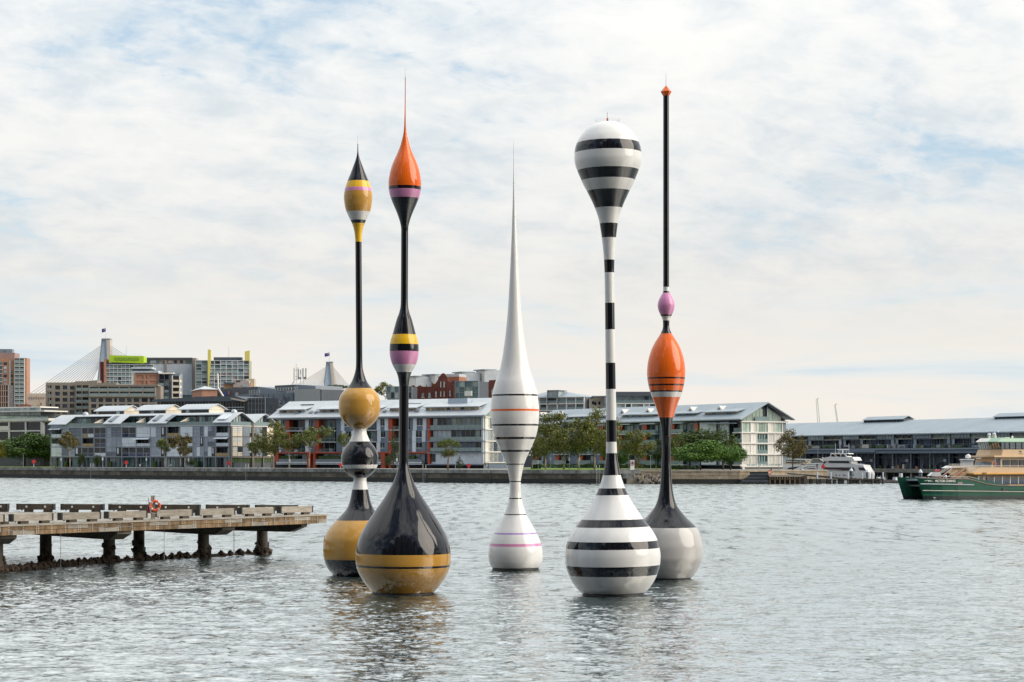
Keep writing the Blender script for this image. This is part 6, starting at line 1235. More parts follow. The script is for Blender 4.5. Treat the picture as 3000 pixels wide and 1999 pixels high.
# fascia: two courses of long timbers with bolt heads
nb = 26
for i in range(nb):
    for j in range(2):
        sh = .5 if j else 0; a = max(0, (i+sh)*Lf/nb*1.0); b = min(Lf-.02, (i+1+sh)*Lf/nb); 
        if i == 0 and j: pf.box('fascia_timber', M_timb, 0, a-.02, -.12, .10, zD-.57, zD-.335)
        if b <= a: continue
        pf.box('fascia_timber', M_timb if (i+j*3) % 4 else M_tim, a+.012, b-.012, -.14+.02*j, .10, zD-.325-.255*j, zD-.10-.245*j)
pf.box('edge_board', M_tim, 0, Lf+.06, -.2, .12, zD-.085, zD+.015)
mb = MB(); u = .5
while u < Lf-.3:
    for z in (zD-.15, zD-.27, zD-.39, zD-.51):
        for du in ((0,) if int(u*2) % 3 else (-.07, .07)): mb.tube((u+du, -.165, z), (u+du, -.13, z), .026, 6)
    u += 1.0
o = pf.mb(mb, 'fascia_bolts', M_bolt); o['kind'] = 'stuff'
def bull_rail(pl, x0, x1, off, m, side):
    u0, u1 = pl.U(x0, off), pl.U(x1, off); mb = MB().box(u0, u1, 0, .34, zD+.17, zD+.56)
    o = mb.obj('bull_rail', m, e); o.location = pl.W(0, off, 0)-pl.rl; o.rotation_euler[2] = pl.th
    def sub(nm, mb_, mm): q = mb_.obj(nm, mm, o); return q
    w = u1-u0
    for t in (.2, .73): sub('foot', MB().box(u0+w*t, u0+w*t+.55, .02, .32, zD+.0, zD+.17), M_timd)
    for a in (u0-.03, u1-.06): sub('end_plate', MB().box(a, a+.09, -.02, .36, zD+.15, zD+.575), M_endp)
    for a in (u0+.3, u1-.3): sub('bolt_foot', MB().tube((a, .17, zD+.1), (a, .17, zD+.17), .05, 6), M_endp)
    if side: 
        for t in (.27, .78): sub('reflector', MB().tube((u0+w*t, -.02, zD+.38), (u0+w*t, .02, zD+.38), .075, 12), M_bolt)
for x0, x1 in ((-150, -48), (-20, 12.5), (38, 155), (181, 294.5), (317, 431), (458, 564), (584, 688), (708, 804), (823, 916)): bull_rail(pf, x0, x1, .25, M_tim, False)
pb = Plane(e, (BL0.x, BL0.y), (BR.x, BR.y))
for x0, x1 in ((-160, -60), (-60, 20), (49, 155.5), (178.5, 300), (318.5, 440), (450, 582), (604, 726), (748, 868)): bull_rail(pb, x0, x1, -.45, M_timd, True)
def headstock(xa, Da, xb, Db, th):
    a = ((xa-CX)/F*Da, Da); b = ((xb-CX)/F*Db, Db); p = Plane(e, a, b); L_ = p.len
    p.mb(MB().prism([(0, 1.62), (L_-1.0, 1.62), (L_, 1.98), (L_, 2.17), (0, 2.17)], 0, th), 'headstock', M_hs)
headstock(-190, 118, 2, 110.6, .95); headstock(80, 126, 343, 117, .95); headstock(420, 132, 651, 124, .9); headstock(600, 133.6, 884, 129.6, .6)
OY = [rock_mesh(20+i, M_oys, 'oyster_crust', .42, 2) for i in range(5)]
rs = random.Random(9)
for px, D in ((-10, 112.5), (134, 124.5), (320, 125), (407, 131.5), (596, 130), (768, 133.5)):
    r = .37; c = Vector(((px-CX)/F*D, D, 0))-Vector((FL.x, FL.y, 0))
    pz = MB().lathe([(r, -1.5), (r*1.04, .2), (r, .9), (r*.97, 2.2)], 20, c).obj('pile', M_pile, e, True)
    for k in range(26):
        a = rs.random()*6.28; z = rs.uniform(-.1, 1.0)**1.3 if rs.random() > .2 else rs.random()*.4; q = rs.uniform(.08, .17)
        o = bpy.data.objects.new('oyster_crust', OY[k % 5]); COL.objects.link(o); o.parent = pz; o.location = (c.x+math.cos(a)*r, c.y+math.sin(a)*r, z if not isinstance(z, complex) else .2); o.scale = (q, q, q*.9); o.rotation_euler = (a, a*2, 0)
mbr = MB()
for px, D in ((178, 118), (481, 123.5), (684, 128)): 
    c = P(px, 1340, D); mbr.tube((c.x-FL.x, c.y-FL.y, -.2), (c.x-FL.x, c.y-FL.y, 2.2), .016, 5)
    if px == 684: mbr.tube((c.x+.08-FL.x, c.y-FL.y, -.2), (c.x+.08-FL.x, c.y-FL.y, 2.2), .012, 5)
mbr.obj('hanging_rope', M_metal, e)
# oyster-covered boom floating along the jetty
bp_ = [(-120, 107), (0, 112.2), (160, 118.5), (330, 124), (560, 129.2), (795, 134.4)]
bD = lambda x: float(np.interp(x, [q[0] for q in bp_], [q[1] for q in bp_]))
e3 = empty('oyster_boom', P(0, 1340, 112.2)*1.0, 'chain of dark oyster-crusted floats along the waterline under the jetty', 'boom'); e3.location.z = 0
mb = MB(); pts = [Vector(((x-CX)/F*bD(x), bD(x), .05))-e3.location for x in range(-120, 791, 35)]; mb.path(pts, .11, 8); mb.obj('float_beam', M_oys, e3)
for x in list(range(-110, 330, 17))+[345, 372, 405, 431, 455, 477, 502, 525, 546, 572, 590, 612, 647, 675, 703, 727, 752, 770, 788]:
    D = bD(x); q = rs.uniform(.22, .31)*(.75 if x in (345, 372, 612) else 1); o = bpy.data.objects.new('oyster_cluster', OY[x % 5]); COL.objects.link(o); o.parent = e3; o.location = Vector(((x-CX)/F*D, D, .12))-e3.location; o.scale = (q*.95, q*.9, q); o.rotation_euler = (rs.random()*.6, rs.random()*.6, rs.random()*6)
# lifebuoy on its post
p0 = P(448.5, 1340, 119.2); e = empty('lifebuoy_post', (p0.x, p0.y, zD), 'orange-red lifebuoy hanging on a short timber post on the jetty', 'lifebuoy'); e.rotation_euler[2] = math.atan2(fd.y, fd.x)*.35
MB().box(-.12, .12, -.1, .1, 0, 1.46).obj('post', M_tim, e); MB().box(.05, .13, -.13, -.1, 1.0, 1.4).obj('bracket', M_warmw, e)
bm = bmesh.new(); n1, n2, R1, R2 = 40, 12, .275, .075
vv = [[bm.verts.new((.09+(R1+R2*math.cos(b))*math.cos(a), -.2+R2*.9*math.sin(b), .855+(R1+R2*math.cos(b))*math.sin(a))) for b in [2*math.pi*j/n2 for j in range(n2)]] for a in [2*math.pi*i/n1 for i in range(n1)]]
for i in range(n1):
    for j in range(n2): bm.faces.new((vv[i][j], vv[i][(j+1) % n2], vv[(i+1) % n1][(j+1) % n2], vv[(i+1) % n1][j]))
bmesh.ops.recalc_face_normals(bm, faces=list(bm.faces)); me = bpy.data.meshes.new('ring'); bm.to_mesh(me); bm.free(); ring = link_mesh('ring', me, mat('lifebuoy_orange', (.72, .10, .035), .45), e, True)
for a in (45, 135, 225, 315):
    mb = MB(); c, s_ = math.cos(R(a)), math.sin(R(a)); mb.tube((.09+c*R1-s_*-.035, -.2, .855+s_*R1+c*-.035), (.09+c*R1-s_*.035, -.2, .855+s_*R1+c*.035), .08, 12); mb.obj('reflective_band', M_warmw, e)
mb = MB(); pr_ = [(-.22+.01*math.sin(k), -.3, 1.1-.07*k) for k in range(9)]+[(-.2+.075*k, -.29, .48-.09*math.sin(k*math.pi/7)) for k in range(8)]; mb.path(pr_, .012, 5); mb.obj('rope', M_warmw, e)
mb = MB(); mb.hexa([(-.42, -.12, .42), (-.16, -.12, .40), (-.16, .06, .40), (-.42, .06, .42), (-.24, -.10, 1.05), (-.12, -.10, 1.08), (-.12, .04, 1.08), (-.24, .04, 1.05)]); mb.obj('throw_bag', mat('maroon_bag', (.22, .02, .05), .7), e); MB().tube((-.26, 0, 1.0), (-.28, 0, 1.36), .015, 5).obj('hook', M_endp, e)
# ------------------------------------------------------------------ landing, steps, timber piles
e, p = bld('harbour_steps', 'dark stone steps going down to the water left of the timber landing', 2165, 485.4, 2250, 485, cat='steps', z=0)
for i in range(7): p.box('step', M_dgrey if i % 2 else M_tide, i*.55 if i < 5 else 2.6, p.len, -2.6+i*.36, .2+i*.02, -1+.0*i, .55+i*.4)
e, p = bld('timber_landing', 'low grey timber landing on square dark piles right of the harbour steps', 2250, 484, 2356, 485, cat='landing', z=0)
for i in range(22): p.box('deck_board', M_deckw, i*p.len/22+.01, (i+1)*p.len/22-.01, -1.2, 9, 2.05, 2.2)
p.box('edge_beam', M_tim, 0, p.len, -1.35, -1.2, 1.75, 2.18); p.box('lower_beam', M_timd, 0, p.len, -1.3, -1.1, 1.0, 1.2); p.box('backing', M_tide, 0, p.len, .3, .6, -1.5, 2.05)
for i in range(15): p.box('fender_post', M_timb, .1+i*p.len/14.6, .32+i*p.len/14.6, -1.3, -1.05, 1.0 if i % 2 else -1.2, 2.05)
p.box('pile', M_timd, p.len-.5, p.len+.3, -1.7, -1.0, -1.2, 2.1)
e2_ = empty('safety_marker', P(2254, 1384, 485.5), 'small orange marker box at the left end of the timber landing', 'marker'); MB().box(-.35, .35, 0, .4, -.6, .5).obj('box', M_orange, e2_); MB().box(-.25, .25, -.03, 0, -.3, .2).obj('panel', M_warmw, e2_)
e, p = bld('gangway', 'long dark timber gangway sloping down from the landing to the outer piles', 2300, 486, 2590, 488, cat='gangway', z=0)
Zp = lambda x, y: p.Z(x, y)
p.mb(MB().prism([(p.U(2312), Zp(2312, 1387)), (p.U(2440), Zp(2440, 1397.5)), (p.U(2485), Zp(2485, 1402)), (p.U(2586), Zp(2586, 1403)), (p.U(2586), Zp(2586, 1407)), (p.U(2485), Zp(2485, 1407)), (p.U(2440), Zp(2440, 1402.5)), (p.U(2312), Zp(2312, 1390))], 0, 2.2), 'walkway', M_timd)
p.mb(MB().tube((p.U(2300), 0, Zp(2300, 1385)), (p.U(2440), 0, Zp(2440, 1396)), .1, 6), 'handrail', M_tim)
for x in range(2400, 2590, 9): p.mb(MB().tube((p.U(x), .1, Zp(x, 1405)), (p.U(x), .1, Zp(x, 1394)), .05, 4), 'rail_post', M_metal)
p.mb(MB().tube((p.U(2400), .1, Zp(2400, 1394)), (p.U(2540), .1, Zp(2540, 1397)), .05, 4), 'rail', M_metal)
for x in (2378, 2402, 2428, 2447, 2462, 2470, 2495, 2505, 2515, 2533, 2549, 2569, 2575): p.box('support_pile', M_tide, p.U(x)-.3, p.U(x)+.35, .3, 1.6, -1.2, 1.0+random.random()*.4)
for i in range(10): p.mb(MB().tube((p.U(2500+i*7.5), .8, .3), (p.U(2507+i*7.5), .8, 1.0 if i % 2 else .1), .14, 5), 'brace', M_tide)
e = None
for i, (x, yt, w) in enumerate(((2394, 1383, 6), (2434, 1384, 5.5), (2484, 1385, 5), (2526, 1386, 5.5), (2544, 1385, 4), (2555, 1385, 6), (2587, 1384, 6))):
    D = 484.5; e = empty('mooring_pile', P(x, 1340, D)*1, 'pale-topped timber pile %s' % ['leftmost, beside the sandstone wall', 'second from the left along the gangway', 'in front of the yacht hull portholes', 'dark-sided, left of the yacht bow', 'thin one just right of the yacht bow', 'thick one second from the right end', 'at the outer right end of the gangway'][i], 'mooring pile', 'timber mooring piles'); e.location.z = 0
    h = H-(yt-HY)*D/F; r = w*D/F/2*.9; MB().lathe([(r*1.1, -1.5), (r*1.05, 1.2)], 12).obj('wet_base', M_tide, e, True); MB().lathe([(r, 1.18), (r*.95, h-.2), (r*.6, h), (.01, h)], 12).obj('pale_top', M_slab, e, True)
for i, (x, y0, y1, D, lab) in enumerate(((2494, 1370, 1402, 492, 'dark steel pile with white cone top before the yacht'), (2542, 1374, 1400, 500, 'pile with white pointed cap at the bow of the yacht'), (2351, 1372, 1382, 500, 'short pile with white cap in front of the second cruiser'), (2697, 1374, 1400, 470, 'striped pile with white pointed cap behind the ferry bow'), (2639, 1387, 1402, 480, 'square white-topped pile behind the far ferry bow'), (2770, 1388, 1400, 480, 'white-topped pile hidden behind the ferry gangways'))):
    e = empty('mooring_pile', ((x-CX)/F*D, D, 0), lab, 'mooring pile', 'steel piles in the marina'); zt = H-(y0-HY)*D/F; r = .42
    MB().lathe([(r, -1), (r, zt-.9)], 14).obj('shaft', M_dgrey if i != 4 else M_cope, e, True); MB().lathe([(r*1.15, zt-.9), (r*1.15, zt-.75), (.02, zt)] if i != 4 else [(r*1.05, zt-.9), (r*1.05, zt)], 14).obj('cap', M_shut, e)
e, p = bld('floating_pontoon', 'low pale floating pontoon in the marina between yacht and ferry', 2548, 505, 2800, 480, cat='pontoon', z=0); p.box('float', M_conc, 0, p.len, 0, 2.4, -.3, .75); p.box('rubbing_strip', M_pink2, 0, p.len, -.08, 0, .3, .6)
for x, w, m in ((2562, 6, M_shut), (2575, 7, M_mgrey), (2610, 9, M_shut)): p.box('dock_box', m, p.U(x), p.U(x+w), .6, 1.4, .75, 1.5)
# ------------------------------------------------------------------ motor yachts
M_gel = mat('white_gelcoat', (.80, .79, .78), .25, var=.03, coat=.4); M_bwin = mat('yacht_dark_window', (.02, .015, .02), .1); M_bcream = mat('cream_gelcoat', (.72, .60, .44), .35)
c6 = lambda x, y: (2240+x/6.192, 1300+y/6.192)
def yacht(label, x0, D0, x1, D1, parts):
    e, p = bld('motor_yacht', label, x0, D0, x1, D1, 'motor yachts in the marina', 'yacht', 0)
    for nm, m, pts, d0, d1 in parts: p.ppoly(nm, m, [c6(*q) for q in pts], d0, d1)
    return e, p
e, p = yacht('largest white yacht with three decks and dark window bands', 2395, 512, 2545, 506, [
 ('hull', M_gel, [(900, 520), (1230, 490), (1640, 500), (1860, 505), (1872, 560), (1866, 660), (900, 660)], 0, 6.4),
 ('hull', M_gel, [(935, 480), (975, 390), (1135, 352), (1545, 362), (1790, 392), (1812, 440), (1850, 505), (1640, 502), (1230, 492), (940, 500)], .1, 6.3),
 ('window_band', M_bwin, [(975, 430), (1610, 432), (1640, 488), (1405, 488), (1370, 474), (965, 468)], .02, .3), ('window_band', M_bwin, [(1700, 430), (1800, 432), (1840, 486), (1715, 486)], .02, .3),
 ('stripe', M_pink2, [(1080, 462), (1370, 470), (1405, 486), (1640, 490), (1640, 494), (1400, 492), (1080, 468)], -.06, .02),
 ('saloon_window', M_bwin, [(1165, 308), (1528, 314), (1562, 356), (1165, 352)], .5, 5.9), ('saloon_pillar', M_gel, [(1520, 314), (1560, 314), (1580, 400), (1556, 380)], .3, 6),
 ('deck_overhang', M_gel, [(1040, 268), (1160, 240), (1590, 246), (1628, 300), (1625, 312), (1050, 312)], -.2, 6.6), ('deck_side', M_gel, [(1090, 312), (1165, 312), (1165, 356), (1110, 352)], .4, 6),
 ('upper_window', M_bwin, [(1200, 190), (1500, 190), (1500, 240), (1195, 240)], 1.4, 5.0), ('pillar', M_bcream, [(1255, 190), (1275, 190), (1330, 240), (1290, 240)], 1.3, 1.5), ('pillar', M_gel, [(1375, 190), (1388, 190), (1388, 240), (1375, 240)], 1.3, 1.5), ('pillar', M_gel, [(1440, 188), (1470, 188), (1510, 242), (1480, 242)], 1.3, 5.0), ('pillar', M_gel, [(1195, 188), (1208, 188), (1204, 242), (1190, 242)], 1.3, 5.0),
 ('hardtop', M_gel, [(1200, 172), (1510, 174), (1526, 190), (1195, 192)], .9, 5.5), ('upper_coaming', M_gel, [(1170, 238), (1600, 244), (1600, 252), (1160, 250)], .9, 5.6)])
for x in (1300, 1360, 1432, 1460, 1608): p.ppoly('porthole', M_bwin, [c6(x-9, 562), c6(x+9, 562), c6(x+9, 582), c6(x-9, 582)], -.04, .05)
mb = MB()
for x, y in ((1220, 0), (1303, -60), (1466, 0), (1280, 110), (1422, 100)): a = c6(x, 172); b = c6(x, y); mb.tube((p.U(a[0]), 3, p.Z(*a)), (p.U(b[0]), 3, p.Z(*b)), .07, 4)
p.mb(mb, 'whip_aerials', M_slab); a = c6(1355, 172); mb = MB(); mb.tube((p.U(a[0]), 3, p.Z(*a)), (p.U(a[0]), 3, p.Z(a[0], a[1]-9)), .2, 6); mb.box(p.U(a[0])-1.4, p.U(a[0])+1.4, 2.7, 3.3, p.Z(a[0], a[1]-9), p.Z(a[0], a[1]-12)); p.mb(mb, 'radar', M_gel)
mb = MB()
for i in range(12): a = c6(1560+i*20, 380-0); b = c6(1560+i*20, 358); mb.tube((p.U(a[0]), .2, p.Z(*a)), (p.U(b[0]), .2, p.Z(*b)), .04, 4)
a, b = c6(1560, 358), c6(1785, 364); mb.tube((p.U(a[0]), .2, p.Z(*a)), (p.U(b[0]), .2, p.Z(*b)), .05, 4); p.mb(mb, 'deck_rail', M_slab)
e, p = yacht('leftmost white and cream cruiser behind the trunk of the brown-leaved gum', 2300, 520, 2375, 516, [
 ('hull', M_gel, [(330, 380), (640, 384), (810, 420), (800, 500), (330, 500)], 0, 4.4), ('hull_window', M_bwin, [(440, 436), (540, 424), (640, 414), (560, 462), (400, 468)], -.05, .1), ('coaming', M_bcream, [(385, 318), (690, 330), (720, 352), (640, 384), (330, 380)], .2, 4.2), ('window_band', M_bwin, [(385, 352), (560, 362), (690, 352), (690, 340), (385, 336)], .1, .3),
 ('canopy_glazing', M_rail, [(395, 284), (760, 290), (720, 340), (385, 318)], .6, 3.8), ('hardtop', M_gel, [(400, 272), (812, 286), (812, 300), (395, 288)], .2, 4.2), ('arch', M_bcream, [(700, 282), (740, 284), (835, 350), (790, 352)], .1, .5)])
e, p = yacht('pointed white cruiser with arched side window, bow towards the trunk, left of the largest yacht', 2328, 513, 2420, 511, [
 ('hull', M_gel, [(540, 462), (640, 420), (730, 385), (1000, 380), (1060, 400), (1060, 520), (560, 520)], 0, 4.2), ('side_window', M_bwin, [(760, 458), (830, 444), (900, 446), (935, 460)], -.05, .1), ('windscreen', M_rail, [(740, 406), (790, 364), (990, 372), (960, 410)], .4, 3.8), ('side_stripe', M_bwin, [(640, 470), (780, 418), (960, 408), (960, 412), (790, 424), (650, 474)], -.05, .04),
 ('flybridge', M_gel, [(820, 355), (1060, 345), (1060, 372), (800, 370)], .3, 3.9), ('canopy', M_bcream, [(820, 290), (870, 272), (1000, 275), (1060, 330), (1055, 336), (990, 284), (875, 282), (830, 345)], .4, 3.8), ('canopy_screen', M_rail, [(832, 300), (870, 284), (985, 286), (1040, 335), (835, 345)], .6, 3.5), ('radar_dome', M_gel, [(1035, 262), (1045, 250), (1062, 250), (1074, 262), (1068, 275), (1040, 275)], 1, 2)])
# ------------------------------------------------------------------ ferry
M_fg = mat('ferry_green', (.006, .085, .050), .4, var=.12, vscale=.5, coat=.05, spec=.3); M_fgd = mat('ferry_antifoul', (.012, .022, .022), .5); M_fc = mat('ferry_cream', (.70, .49, .29), .45, var=.04, vscale=.4); M_fy = mat('ferry_amber', (.80, .42, .10), .5); M_fr = mat('ferry_roof_green', (.33, .50, .37), .5, var=.05); M_frail = mat('ferry_rail', (.62, .56, .50), .4); M_ft = mat('ferry_ramp_red', (.40, .10, .06), .6); M_fwin = mat('ferry_window', (.025, .03, .035), .08)
c7 = lambda x, y: (2600+x/5.88, 1250+y/5.88)
e, p = bld('ferry', 'green and cream catamaran ferry with twin bows entering from the right edge', 2693, 303, 3009, 310.8, cat='ferry', z=0)
U7 = lambda x, o=0: p.U(c7(x, 0)[0], o); Z7 = lambda x, y, o=0: p.Z(c7(x, y)[0], c7(x, y)[1], o)
def pp(nm, m, pts, d0, d1):
    d1 = min(d1, 8.1 if d1 > 9.7 else 7.7); return p.ppoly(nm, m, [c7(*q) for q in pts], d0, d1)
Lx = 26.0   # metres of hull beyond the bow; runs on past the picture edge
zdk, zlow, zwl = Z7(560, 886), Z7(2000, 1018), 0
def hull(y0, name):
    st = [(0.0, .0), (.6, .35), (1.6, .75), (3.5, 1.15), (6.5, 1.4), (9.0, 1.4), (11.2, 1.4), (12.6, 1.4), (14.2, 1.4), (16.5, 1.4), (Lx, 1.4)]
    tops = [zdk+.02, zdk, zdk-.03, zdk-.06, zdk-.08, zdk-.10, zdk-.35, zdk-.62, zdk-.88, zlow, zlow]
    mb = MB(); rake = lambda z: max(0, (zdk-z))*.36
    for (u, w), zt in zip(st, tops):
        zs = [zt, zt*.66+.1, 1.2, .55, .1, -.8]; ww = [w, w*.96, w*.88, w*.80, w*.74, w*.4]
        for z, w2 in zip(zs, ww):
            uu = u+.55+rake(z)*max(0, 1-u/9)
            mb.v += [(uu, y0+1.4-w2, z), (uu, y0+1.4+w2, z)]
    nz = 6
    for i in range(len(st)-1):
        a, b = i*nz*2, (i+1)*nz*2
        for j in range(nz-1):
            mb.f.append((a+2*j+2, b+2*j+2, b+2*j, a+2*j)); mb.f.append((a+2*j+1, b+2*j+1, b+2*j+3, a+2*j+3))
        mb.f.append((a, b, b+1, a+1))
    for j in range(nz-1): a = (len(st)-1)*nz*2; mb.f.append((a+2*j, a+2*j+1, a+2*j+3, a+2*j+2))
    o = p.mb(mb, name, M_fg, True); me = o.data; me.materials.append(M_fgd)
    for q in me.polygons: q.material_index = 1 if q.center.z < .5 and q.normal.z < .6 else 0; q.use_smooth = False
    return o
hull(0, 'hull'); hull(5.4, 'hull')
p.box('wet_deck', M_fgd, 3.8, Lx, 2.5, 5.7, 1.5, zlow+.1); p.box('main_deck', M_fgd, 2.1, Lx, .8, 7.6, zlow-.1, zlow+.15); p.box('fore_deck', M_mgrey, 1.8, 10.2, .9, 7.5, zdk-.5, zdk-.25)
pp('rubbing_strip', M_frail, [(590, 984), (1487, 999), (1487, 1010), (590, 994)], -.12, .3) if False else None
def strake(pts, r, nm='rubbing_strip', m=M_slab, y=-.04):
    mb = MB(); q = [(U7(a), y if i else y+.25, Z7(a, b)) for i, (a, b) in enumerate(pts)]; mb.path(q, r, 6); return p.mb(mb, nm, m)
strake([(585, 990), (760, 992), (1000, 996), (1487, 1006)], .085); strake([(625, 1102), (900, 1106), (1400, 1112), (2000, 1120), (2700, 1126)], .06, m=M_frail); strake([(640, 1178), (800, 1182), (1160, 1182)], .07, m=M_fg)
strake([(560, 886), (760, 892), (1100, 899), (1400, 905), (1560, 948), (1700, 985), (1880, 1010), (2100, 1018), (2700, 1020)], .06, 'gunwale', M_pink2)
pp('cabin_wall', M_fc, [(1560, 830), (2700, 830), (2700, 1018), (1890, 1012), (1700, 985), (1560, 946)], .7, 9.6)
def slab(nm, m, foot, ya, yb, top=None, xr=2300):
    """foot: (crop column, offset into the boat) from the near side round the front to the far side; closed by a straight stern"""
    foot = [(a, o*.8 if o > 1 else o) for a, o in foot]; top = [(a, o*.8 if o > 1 else o) for a, o in top] if top else None
    z1, z0 = Z7(xr, ya), Z7(xr, yb); lo = [(U7(a, o), o) for a, o in foot]; hi = [(U7(a, o), o) for a, o in (top or foot)]
    lo.append((Lx, lo[-1][1])); lo.append((Lx, lo[0][1])); hi.append((Lx, hi[-1][1])); hi.append((Lx, hi[0][1]))
    k = len(lo); mb = MB(); mb.v = [(u, o, z0) for u, o in lo]+[(u, o, z1) for u, o in hi]
    mb.f = [tuple(range(k)), tuple(range(2*k-1, k-1, -1))]+[((i+1) % k, i, k+i, k+(i+1) % k) for i in range(k)]
    return p.mb(mb, nm, m)
def front_pane(nm, m, fa, fb, t0, t1, ya, yb, top=None, out=.05, xr=2300):
    """a pane lying on the front between two foot points"""
    k8 = lambda q: (q[0], q[1]*.8 if q[1] > 1 else q[1]); fa, fb = k8(fa), k8(fb); top = (k8(top[0]), k8(top[1])) if top else None
    z1, z0 = Z7(xr, ya), Z7(xr, yb); A0, B0 = Vector((U7(*fa), fa[1])), Vector((U7(*fb), fb[1])); ta, tb = top or (fa, fb); A1, B1 = Vector((U7(*ta), ta[1])), Vector((U7(*tb), tb[1]))
    d = (B0-A0).normalized(); nrm = Vector((-d.y, d.x)); nrm = nrm if nrm.x < 0 or (abs(nrm.x) < .05 and nrm.y < 0) else -nrm
    q = [A0.lerp(B0, t0), A0.lerp(B0, t1), A1.lerp(B1, t1), A1.lerp(B1, t0)]; zs = (z0, z0, z1, z1); mb = MB()
    mb.hexa([(*(q[0]), z0), (*(q[1]), z0), (*(q[1]+nrm*out), z0), (*(q[0]+nrm*out), z0), (*(q[3]), z1), (*(q[2]), z1), (*(q[2]+nrm*out), z1), (*(q[3]+nrm*out), z1)])
    return p.mb(mb, nm, m)
F_low = [(1560, .7), (1400, 4.2), (1340, 6.5), (1420, 8.8)]
slab('cabin_front', M_fc, F_low, 826, 1000)
F_bul = [(1500, .15), (1430, 2.2), (1330, 4.6), (1330, 7.4), (1400, 9.9)]; F_bul2 = [(1600, .15), (1480, 2.4), (1390, 4.8), (1390, 7.4), (1450, 9.9)]
slab('bulwark', M_fc, F_bul, 704, 794, F_bul2); slab('amber_band', M_fy, [(1490, .1), (1425, 2.1), (1325, 4.6), (1325, 7.4), (1395, 9.95)], 794, 822)
F_up = [(1790, .8), (1490, 7.0), (1560, 9.4)]; F_up2 = [(1840, .8), (1530, 7.0), (1600, 9.4)]
slab('upper_cabin', M_fc, F_up, 538, 704, F_up2)
M_bgl = mat('ferry_blue_window', (.20, .27, .34), .15)
for i in range(3): front_pane('raked_window', M_bgl, F_up[0], F_up[1], .05+i*.31, .33+i*.31, 572, 690, (F_up2[0], F_up2[1]))
pp('rail_top', M_warmw, [(1340, 672), (1440, 672), (1440, 706), (1340, 706)], 1.0, 9.0) if False else None
pp('door', M_fwin, [(1860, 556), (1950, 556), (1950, 690), (1860, 690)], .68, .85); pp('door_frame', M_slab, [(1852, 548), (1862, 548), (1862, 696), (1852, 696)], .64, .8); pp('door_frame', M_slab, [(1948, 548), (1957, 548), (1957, 696), (1948, 696)], .64, .8)
a = c7(1903, 636); mb = MB(); n = 16
for i in range(n): w0, w1 = 2*math.pi*i/n, 2*math.pi*(i+1)/n; mb.tube((p.U(a[0])+.17*math.cos(w0), .62, p.Z(*a)+.17*math.sin(w0)), (p.U(a[0])+.17*math.cos(w1), .62, p.Z(*a)+.17*math.sin(w1)), .05, 4)
mb.box(p.U(a[0])-.3, p.U(a[0])+.3, .6, .63, p.Z(*a)-.05, p.Z(*a)+.05); p.mb(mb, 'door_emblem', mat('emblem_red', (.6, .12, .10), .5))
for x0, x1 in ((1994, 2110), (2135, 2252), (2276, 2392), (2416, 2530)): 
    pp('window', M_fwin, [(x0, 580), (x0+8, 572), (x1-8, 572), (x1, 580), (x1, 682), (x1-8, 690), (x0+8, 690), (x0, 682)], .68, .84)
for x0, x1 in ((1710, 1835), (1855, 1975), (1992, 2112), (2134, 2252), (2275, 2395), (2418, 2535)):
    pp('window', M_fwin, [(x0, 868), (x1, 868), (x1, 985), (x0, 985)], .58, .74); pp('window_frame', M_frail, [(x1, 858), (x1+14, 858), (x1+14, 992), (x1, 992)], .54, .72)
    for j in range(3): pp('seat_back', mat('seat_blue', (.06, .12, .22), .7), [(x0+14+j*36, 930), (x0+36+j*36, 930), (x0+36+j*36, 984), (x0+14+j*36, 984)], .53, .58)
pp('door', M_fwin, [(1575, 868), (1655, 868), (1655, 945), (1575, 925)], .6, .74); pp('door_frame', M_slab, [(1562, 858), (1578, 858), (1578, 930), (1562, 925)], .56, .72); pp('door_frame', M_slab, [(1655, 858), (1668, 858), (1668, 968), (1655, 960)], .56, .72)
F_w = [(1960, .3), (1740, 2.3), (1510, 6.6), (1560, 9.7)]; F_w2 = [(1990, .3), (1790, 2.3), (1560, 6.6), (1610, 9.7)]
slab('bridge_wing', M_fc, F_w, 396, 528, F_w2); slab('bridge_lip', M_fc, [(1840, .2), (1640, 2.3), (1435, 6.6), (1480, 9.8)], 500, 530)
F_g = [(1960, .7), (1770, 2.6), (1575, 6.4), (1620, 9.3)]; F_g2 = [(1925, .5), (1735, 2.4), (1545, 6.4), (1590, 9.5)]
slab('bridge_floor', M_void, F_g, 388, 397); pp('bridge_back_wall', M_void, [(1860, 262), (2700, 262), (2700, 390), (1860, 390)], 3.9, 4.1)
M_clear = bpy.data.materials.new('clear_bridge_glass'); M_clear.use_nodes = True; t_ = M_clear.node_tree; t_.nodes.clear(); o_ = t_.nodes.new('ShaderNodeOutputMaterial'); mx = t_.nodes.new('ShaderNodeMixShader'); tr_ = t_.nodes.new('ShaderNodeBsdfTransparent'); gl = t_.nodes.new('ShaderNodeBsdfGlossy'); tr_.inputs[0].default_value = (.62, .66, .66, 1); gl.inputs['Roughness'].default_value = .05; mx.inputs[0].default_value = .18
t_.links.new(tr_.outputs[0], mx.inputs[1]); t_.links.new(gl.outputs[0], mx.inputs[2]); t_.links.new(mx.outputs[0], o_.inputs[0])
for (ia, ib, k_) in ((0, 1, 4), (1, 2, 5)):
    for j in range(k_):
        front_pane('bridge_pane', M_clear, F_g[ia], F_g[ib], j/k_+.03, (j+1)/k_-.03, 270, 388, (F_g2[ia], F_g2[ib]), .03); front_pane('bridge_mullion', M_fwin if ia == 0 else M_shut, F_g[ia], F_g[ib], max(0, j/k_-.03), j/k_+.03, 268, 390, (F_g2[ia], F_g2[ib]), .08)
xt = [1960, 2030, 2110, 2215, 2320, 2430, 2560]
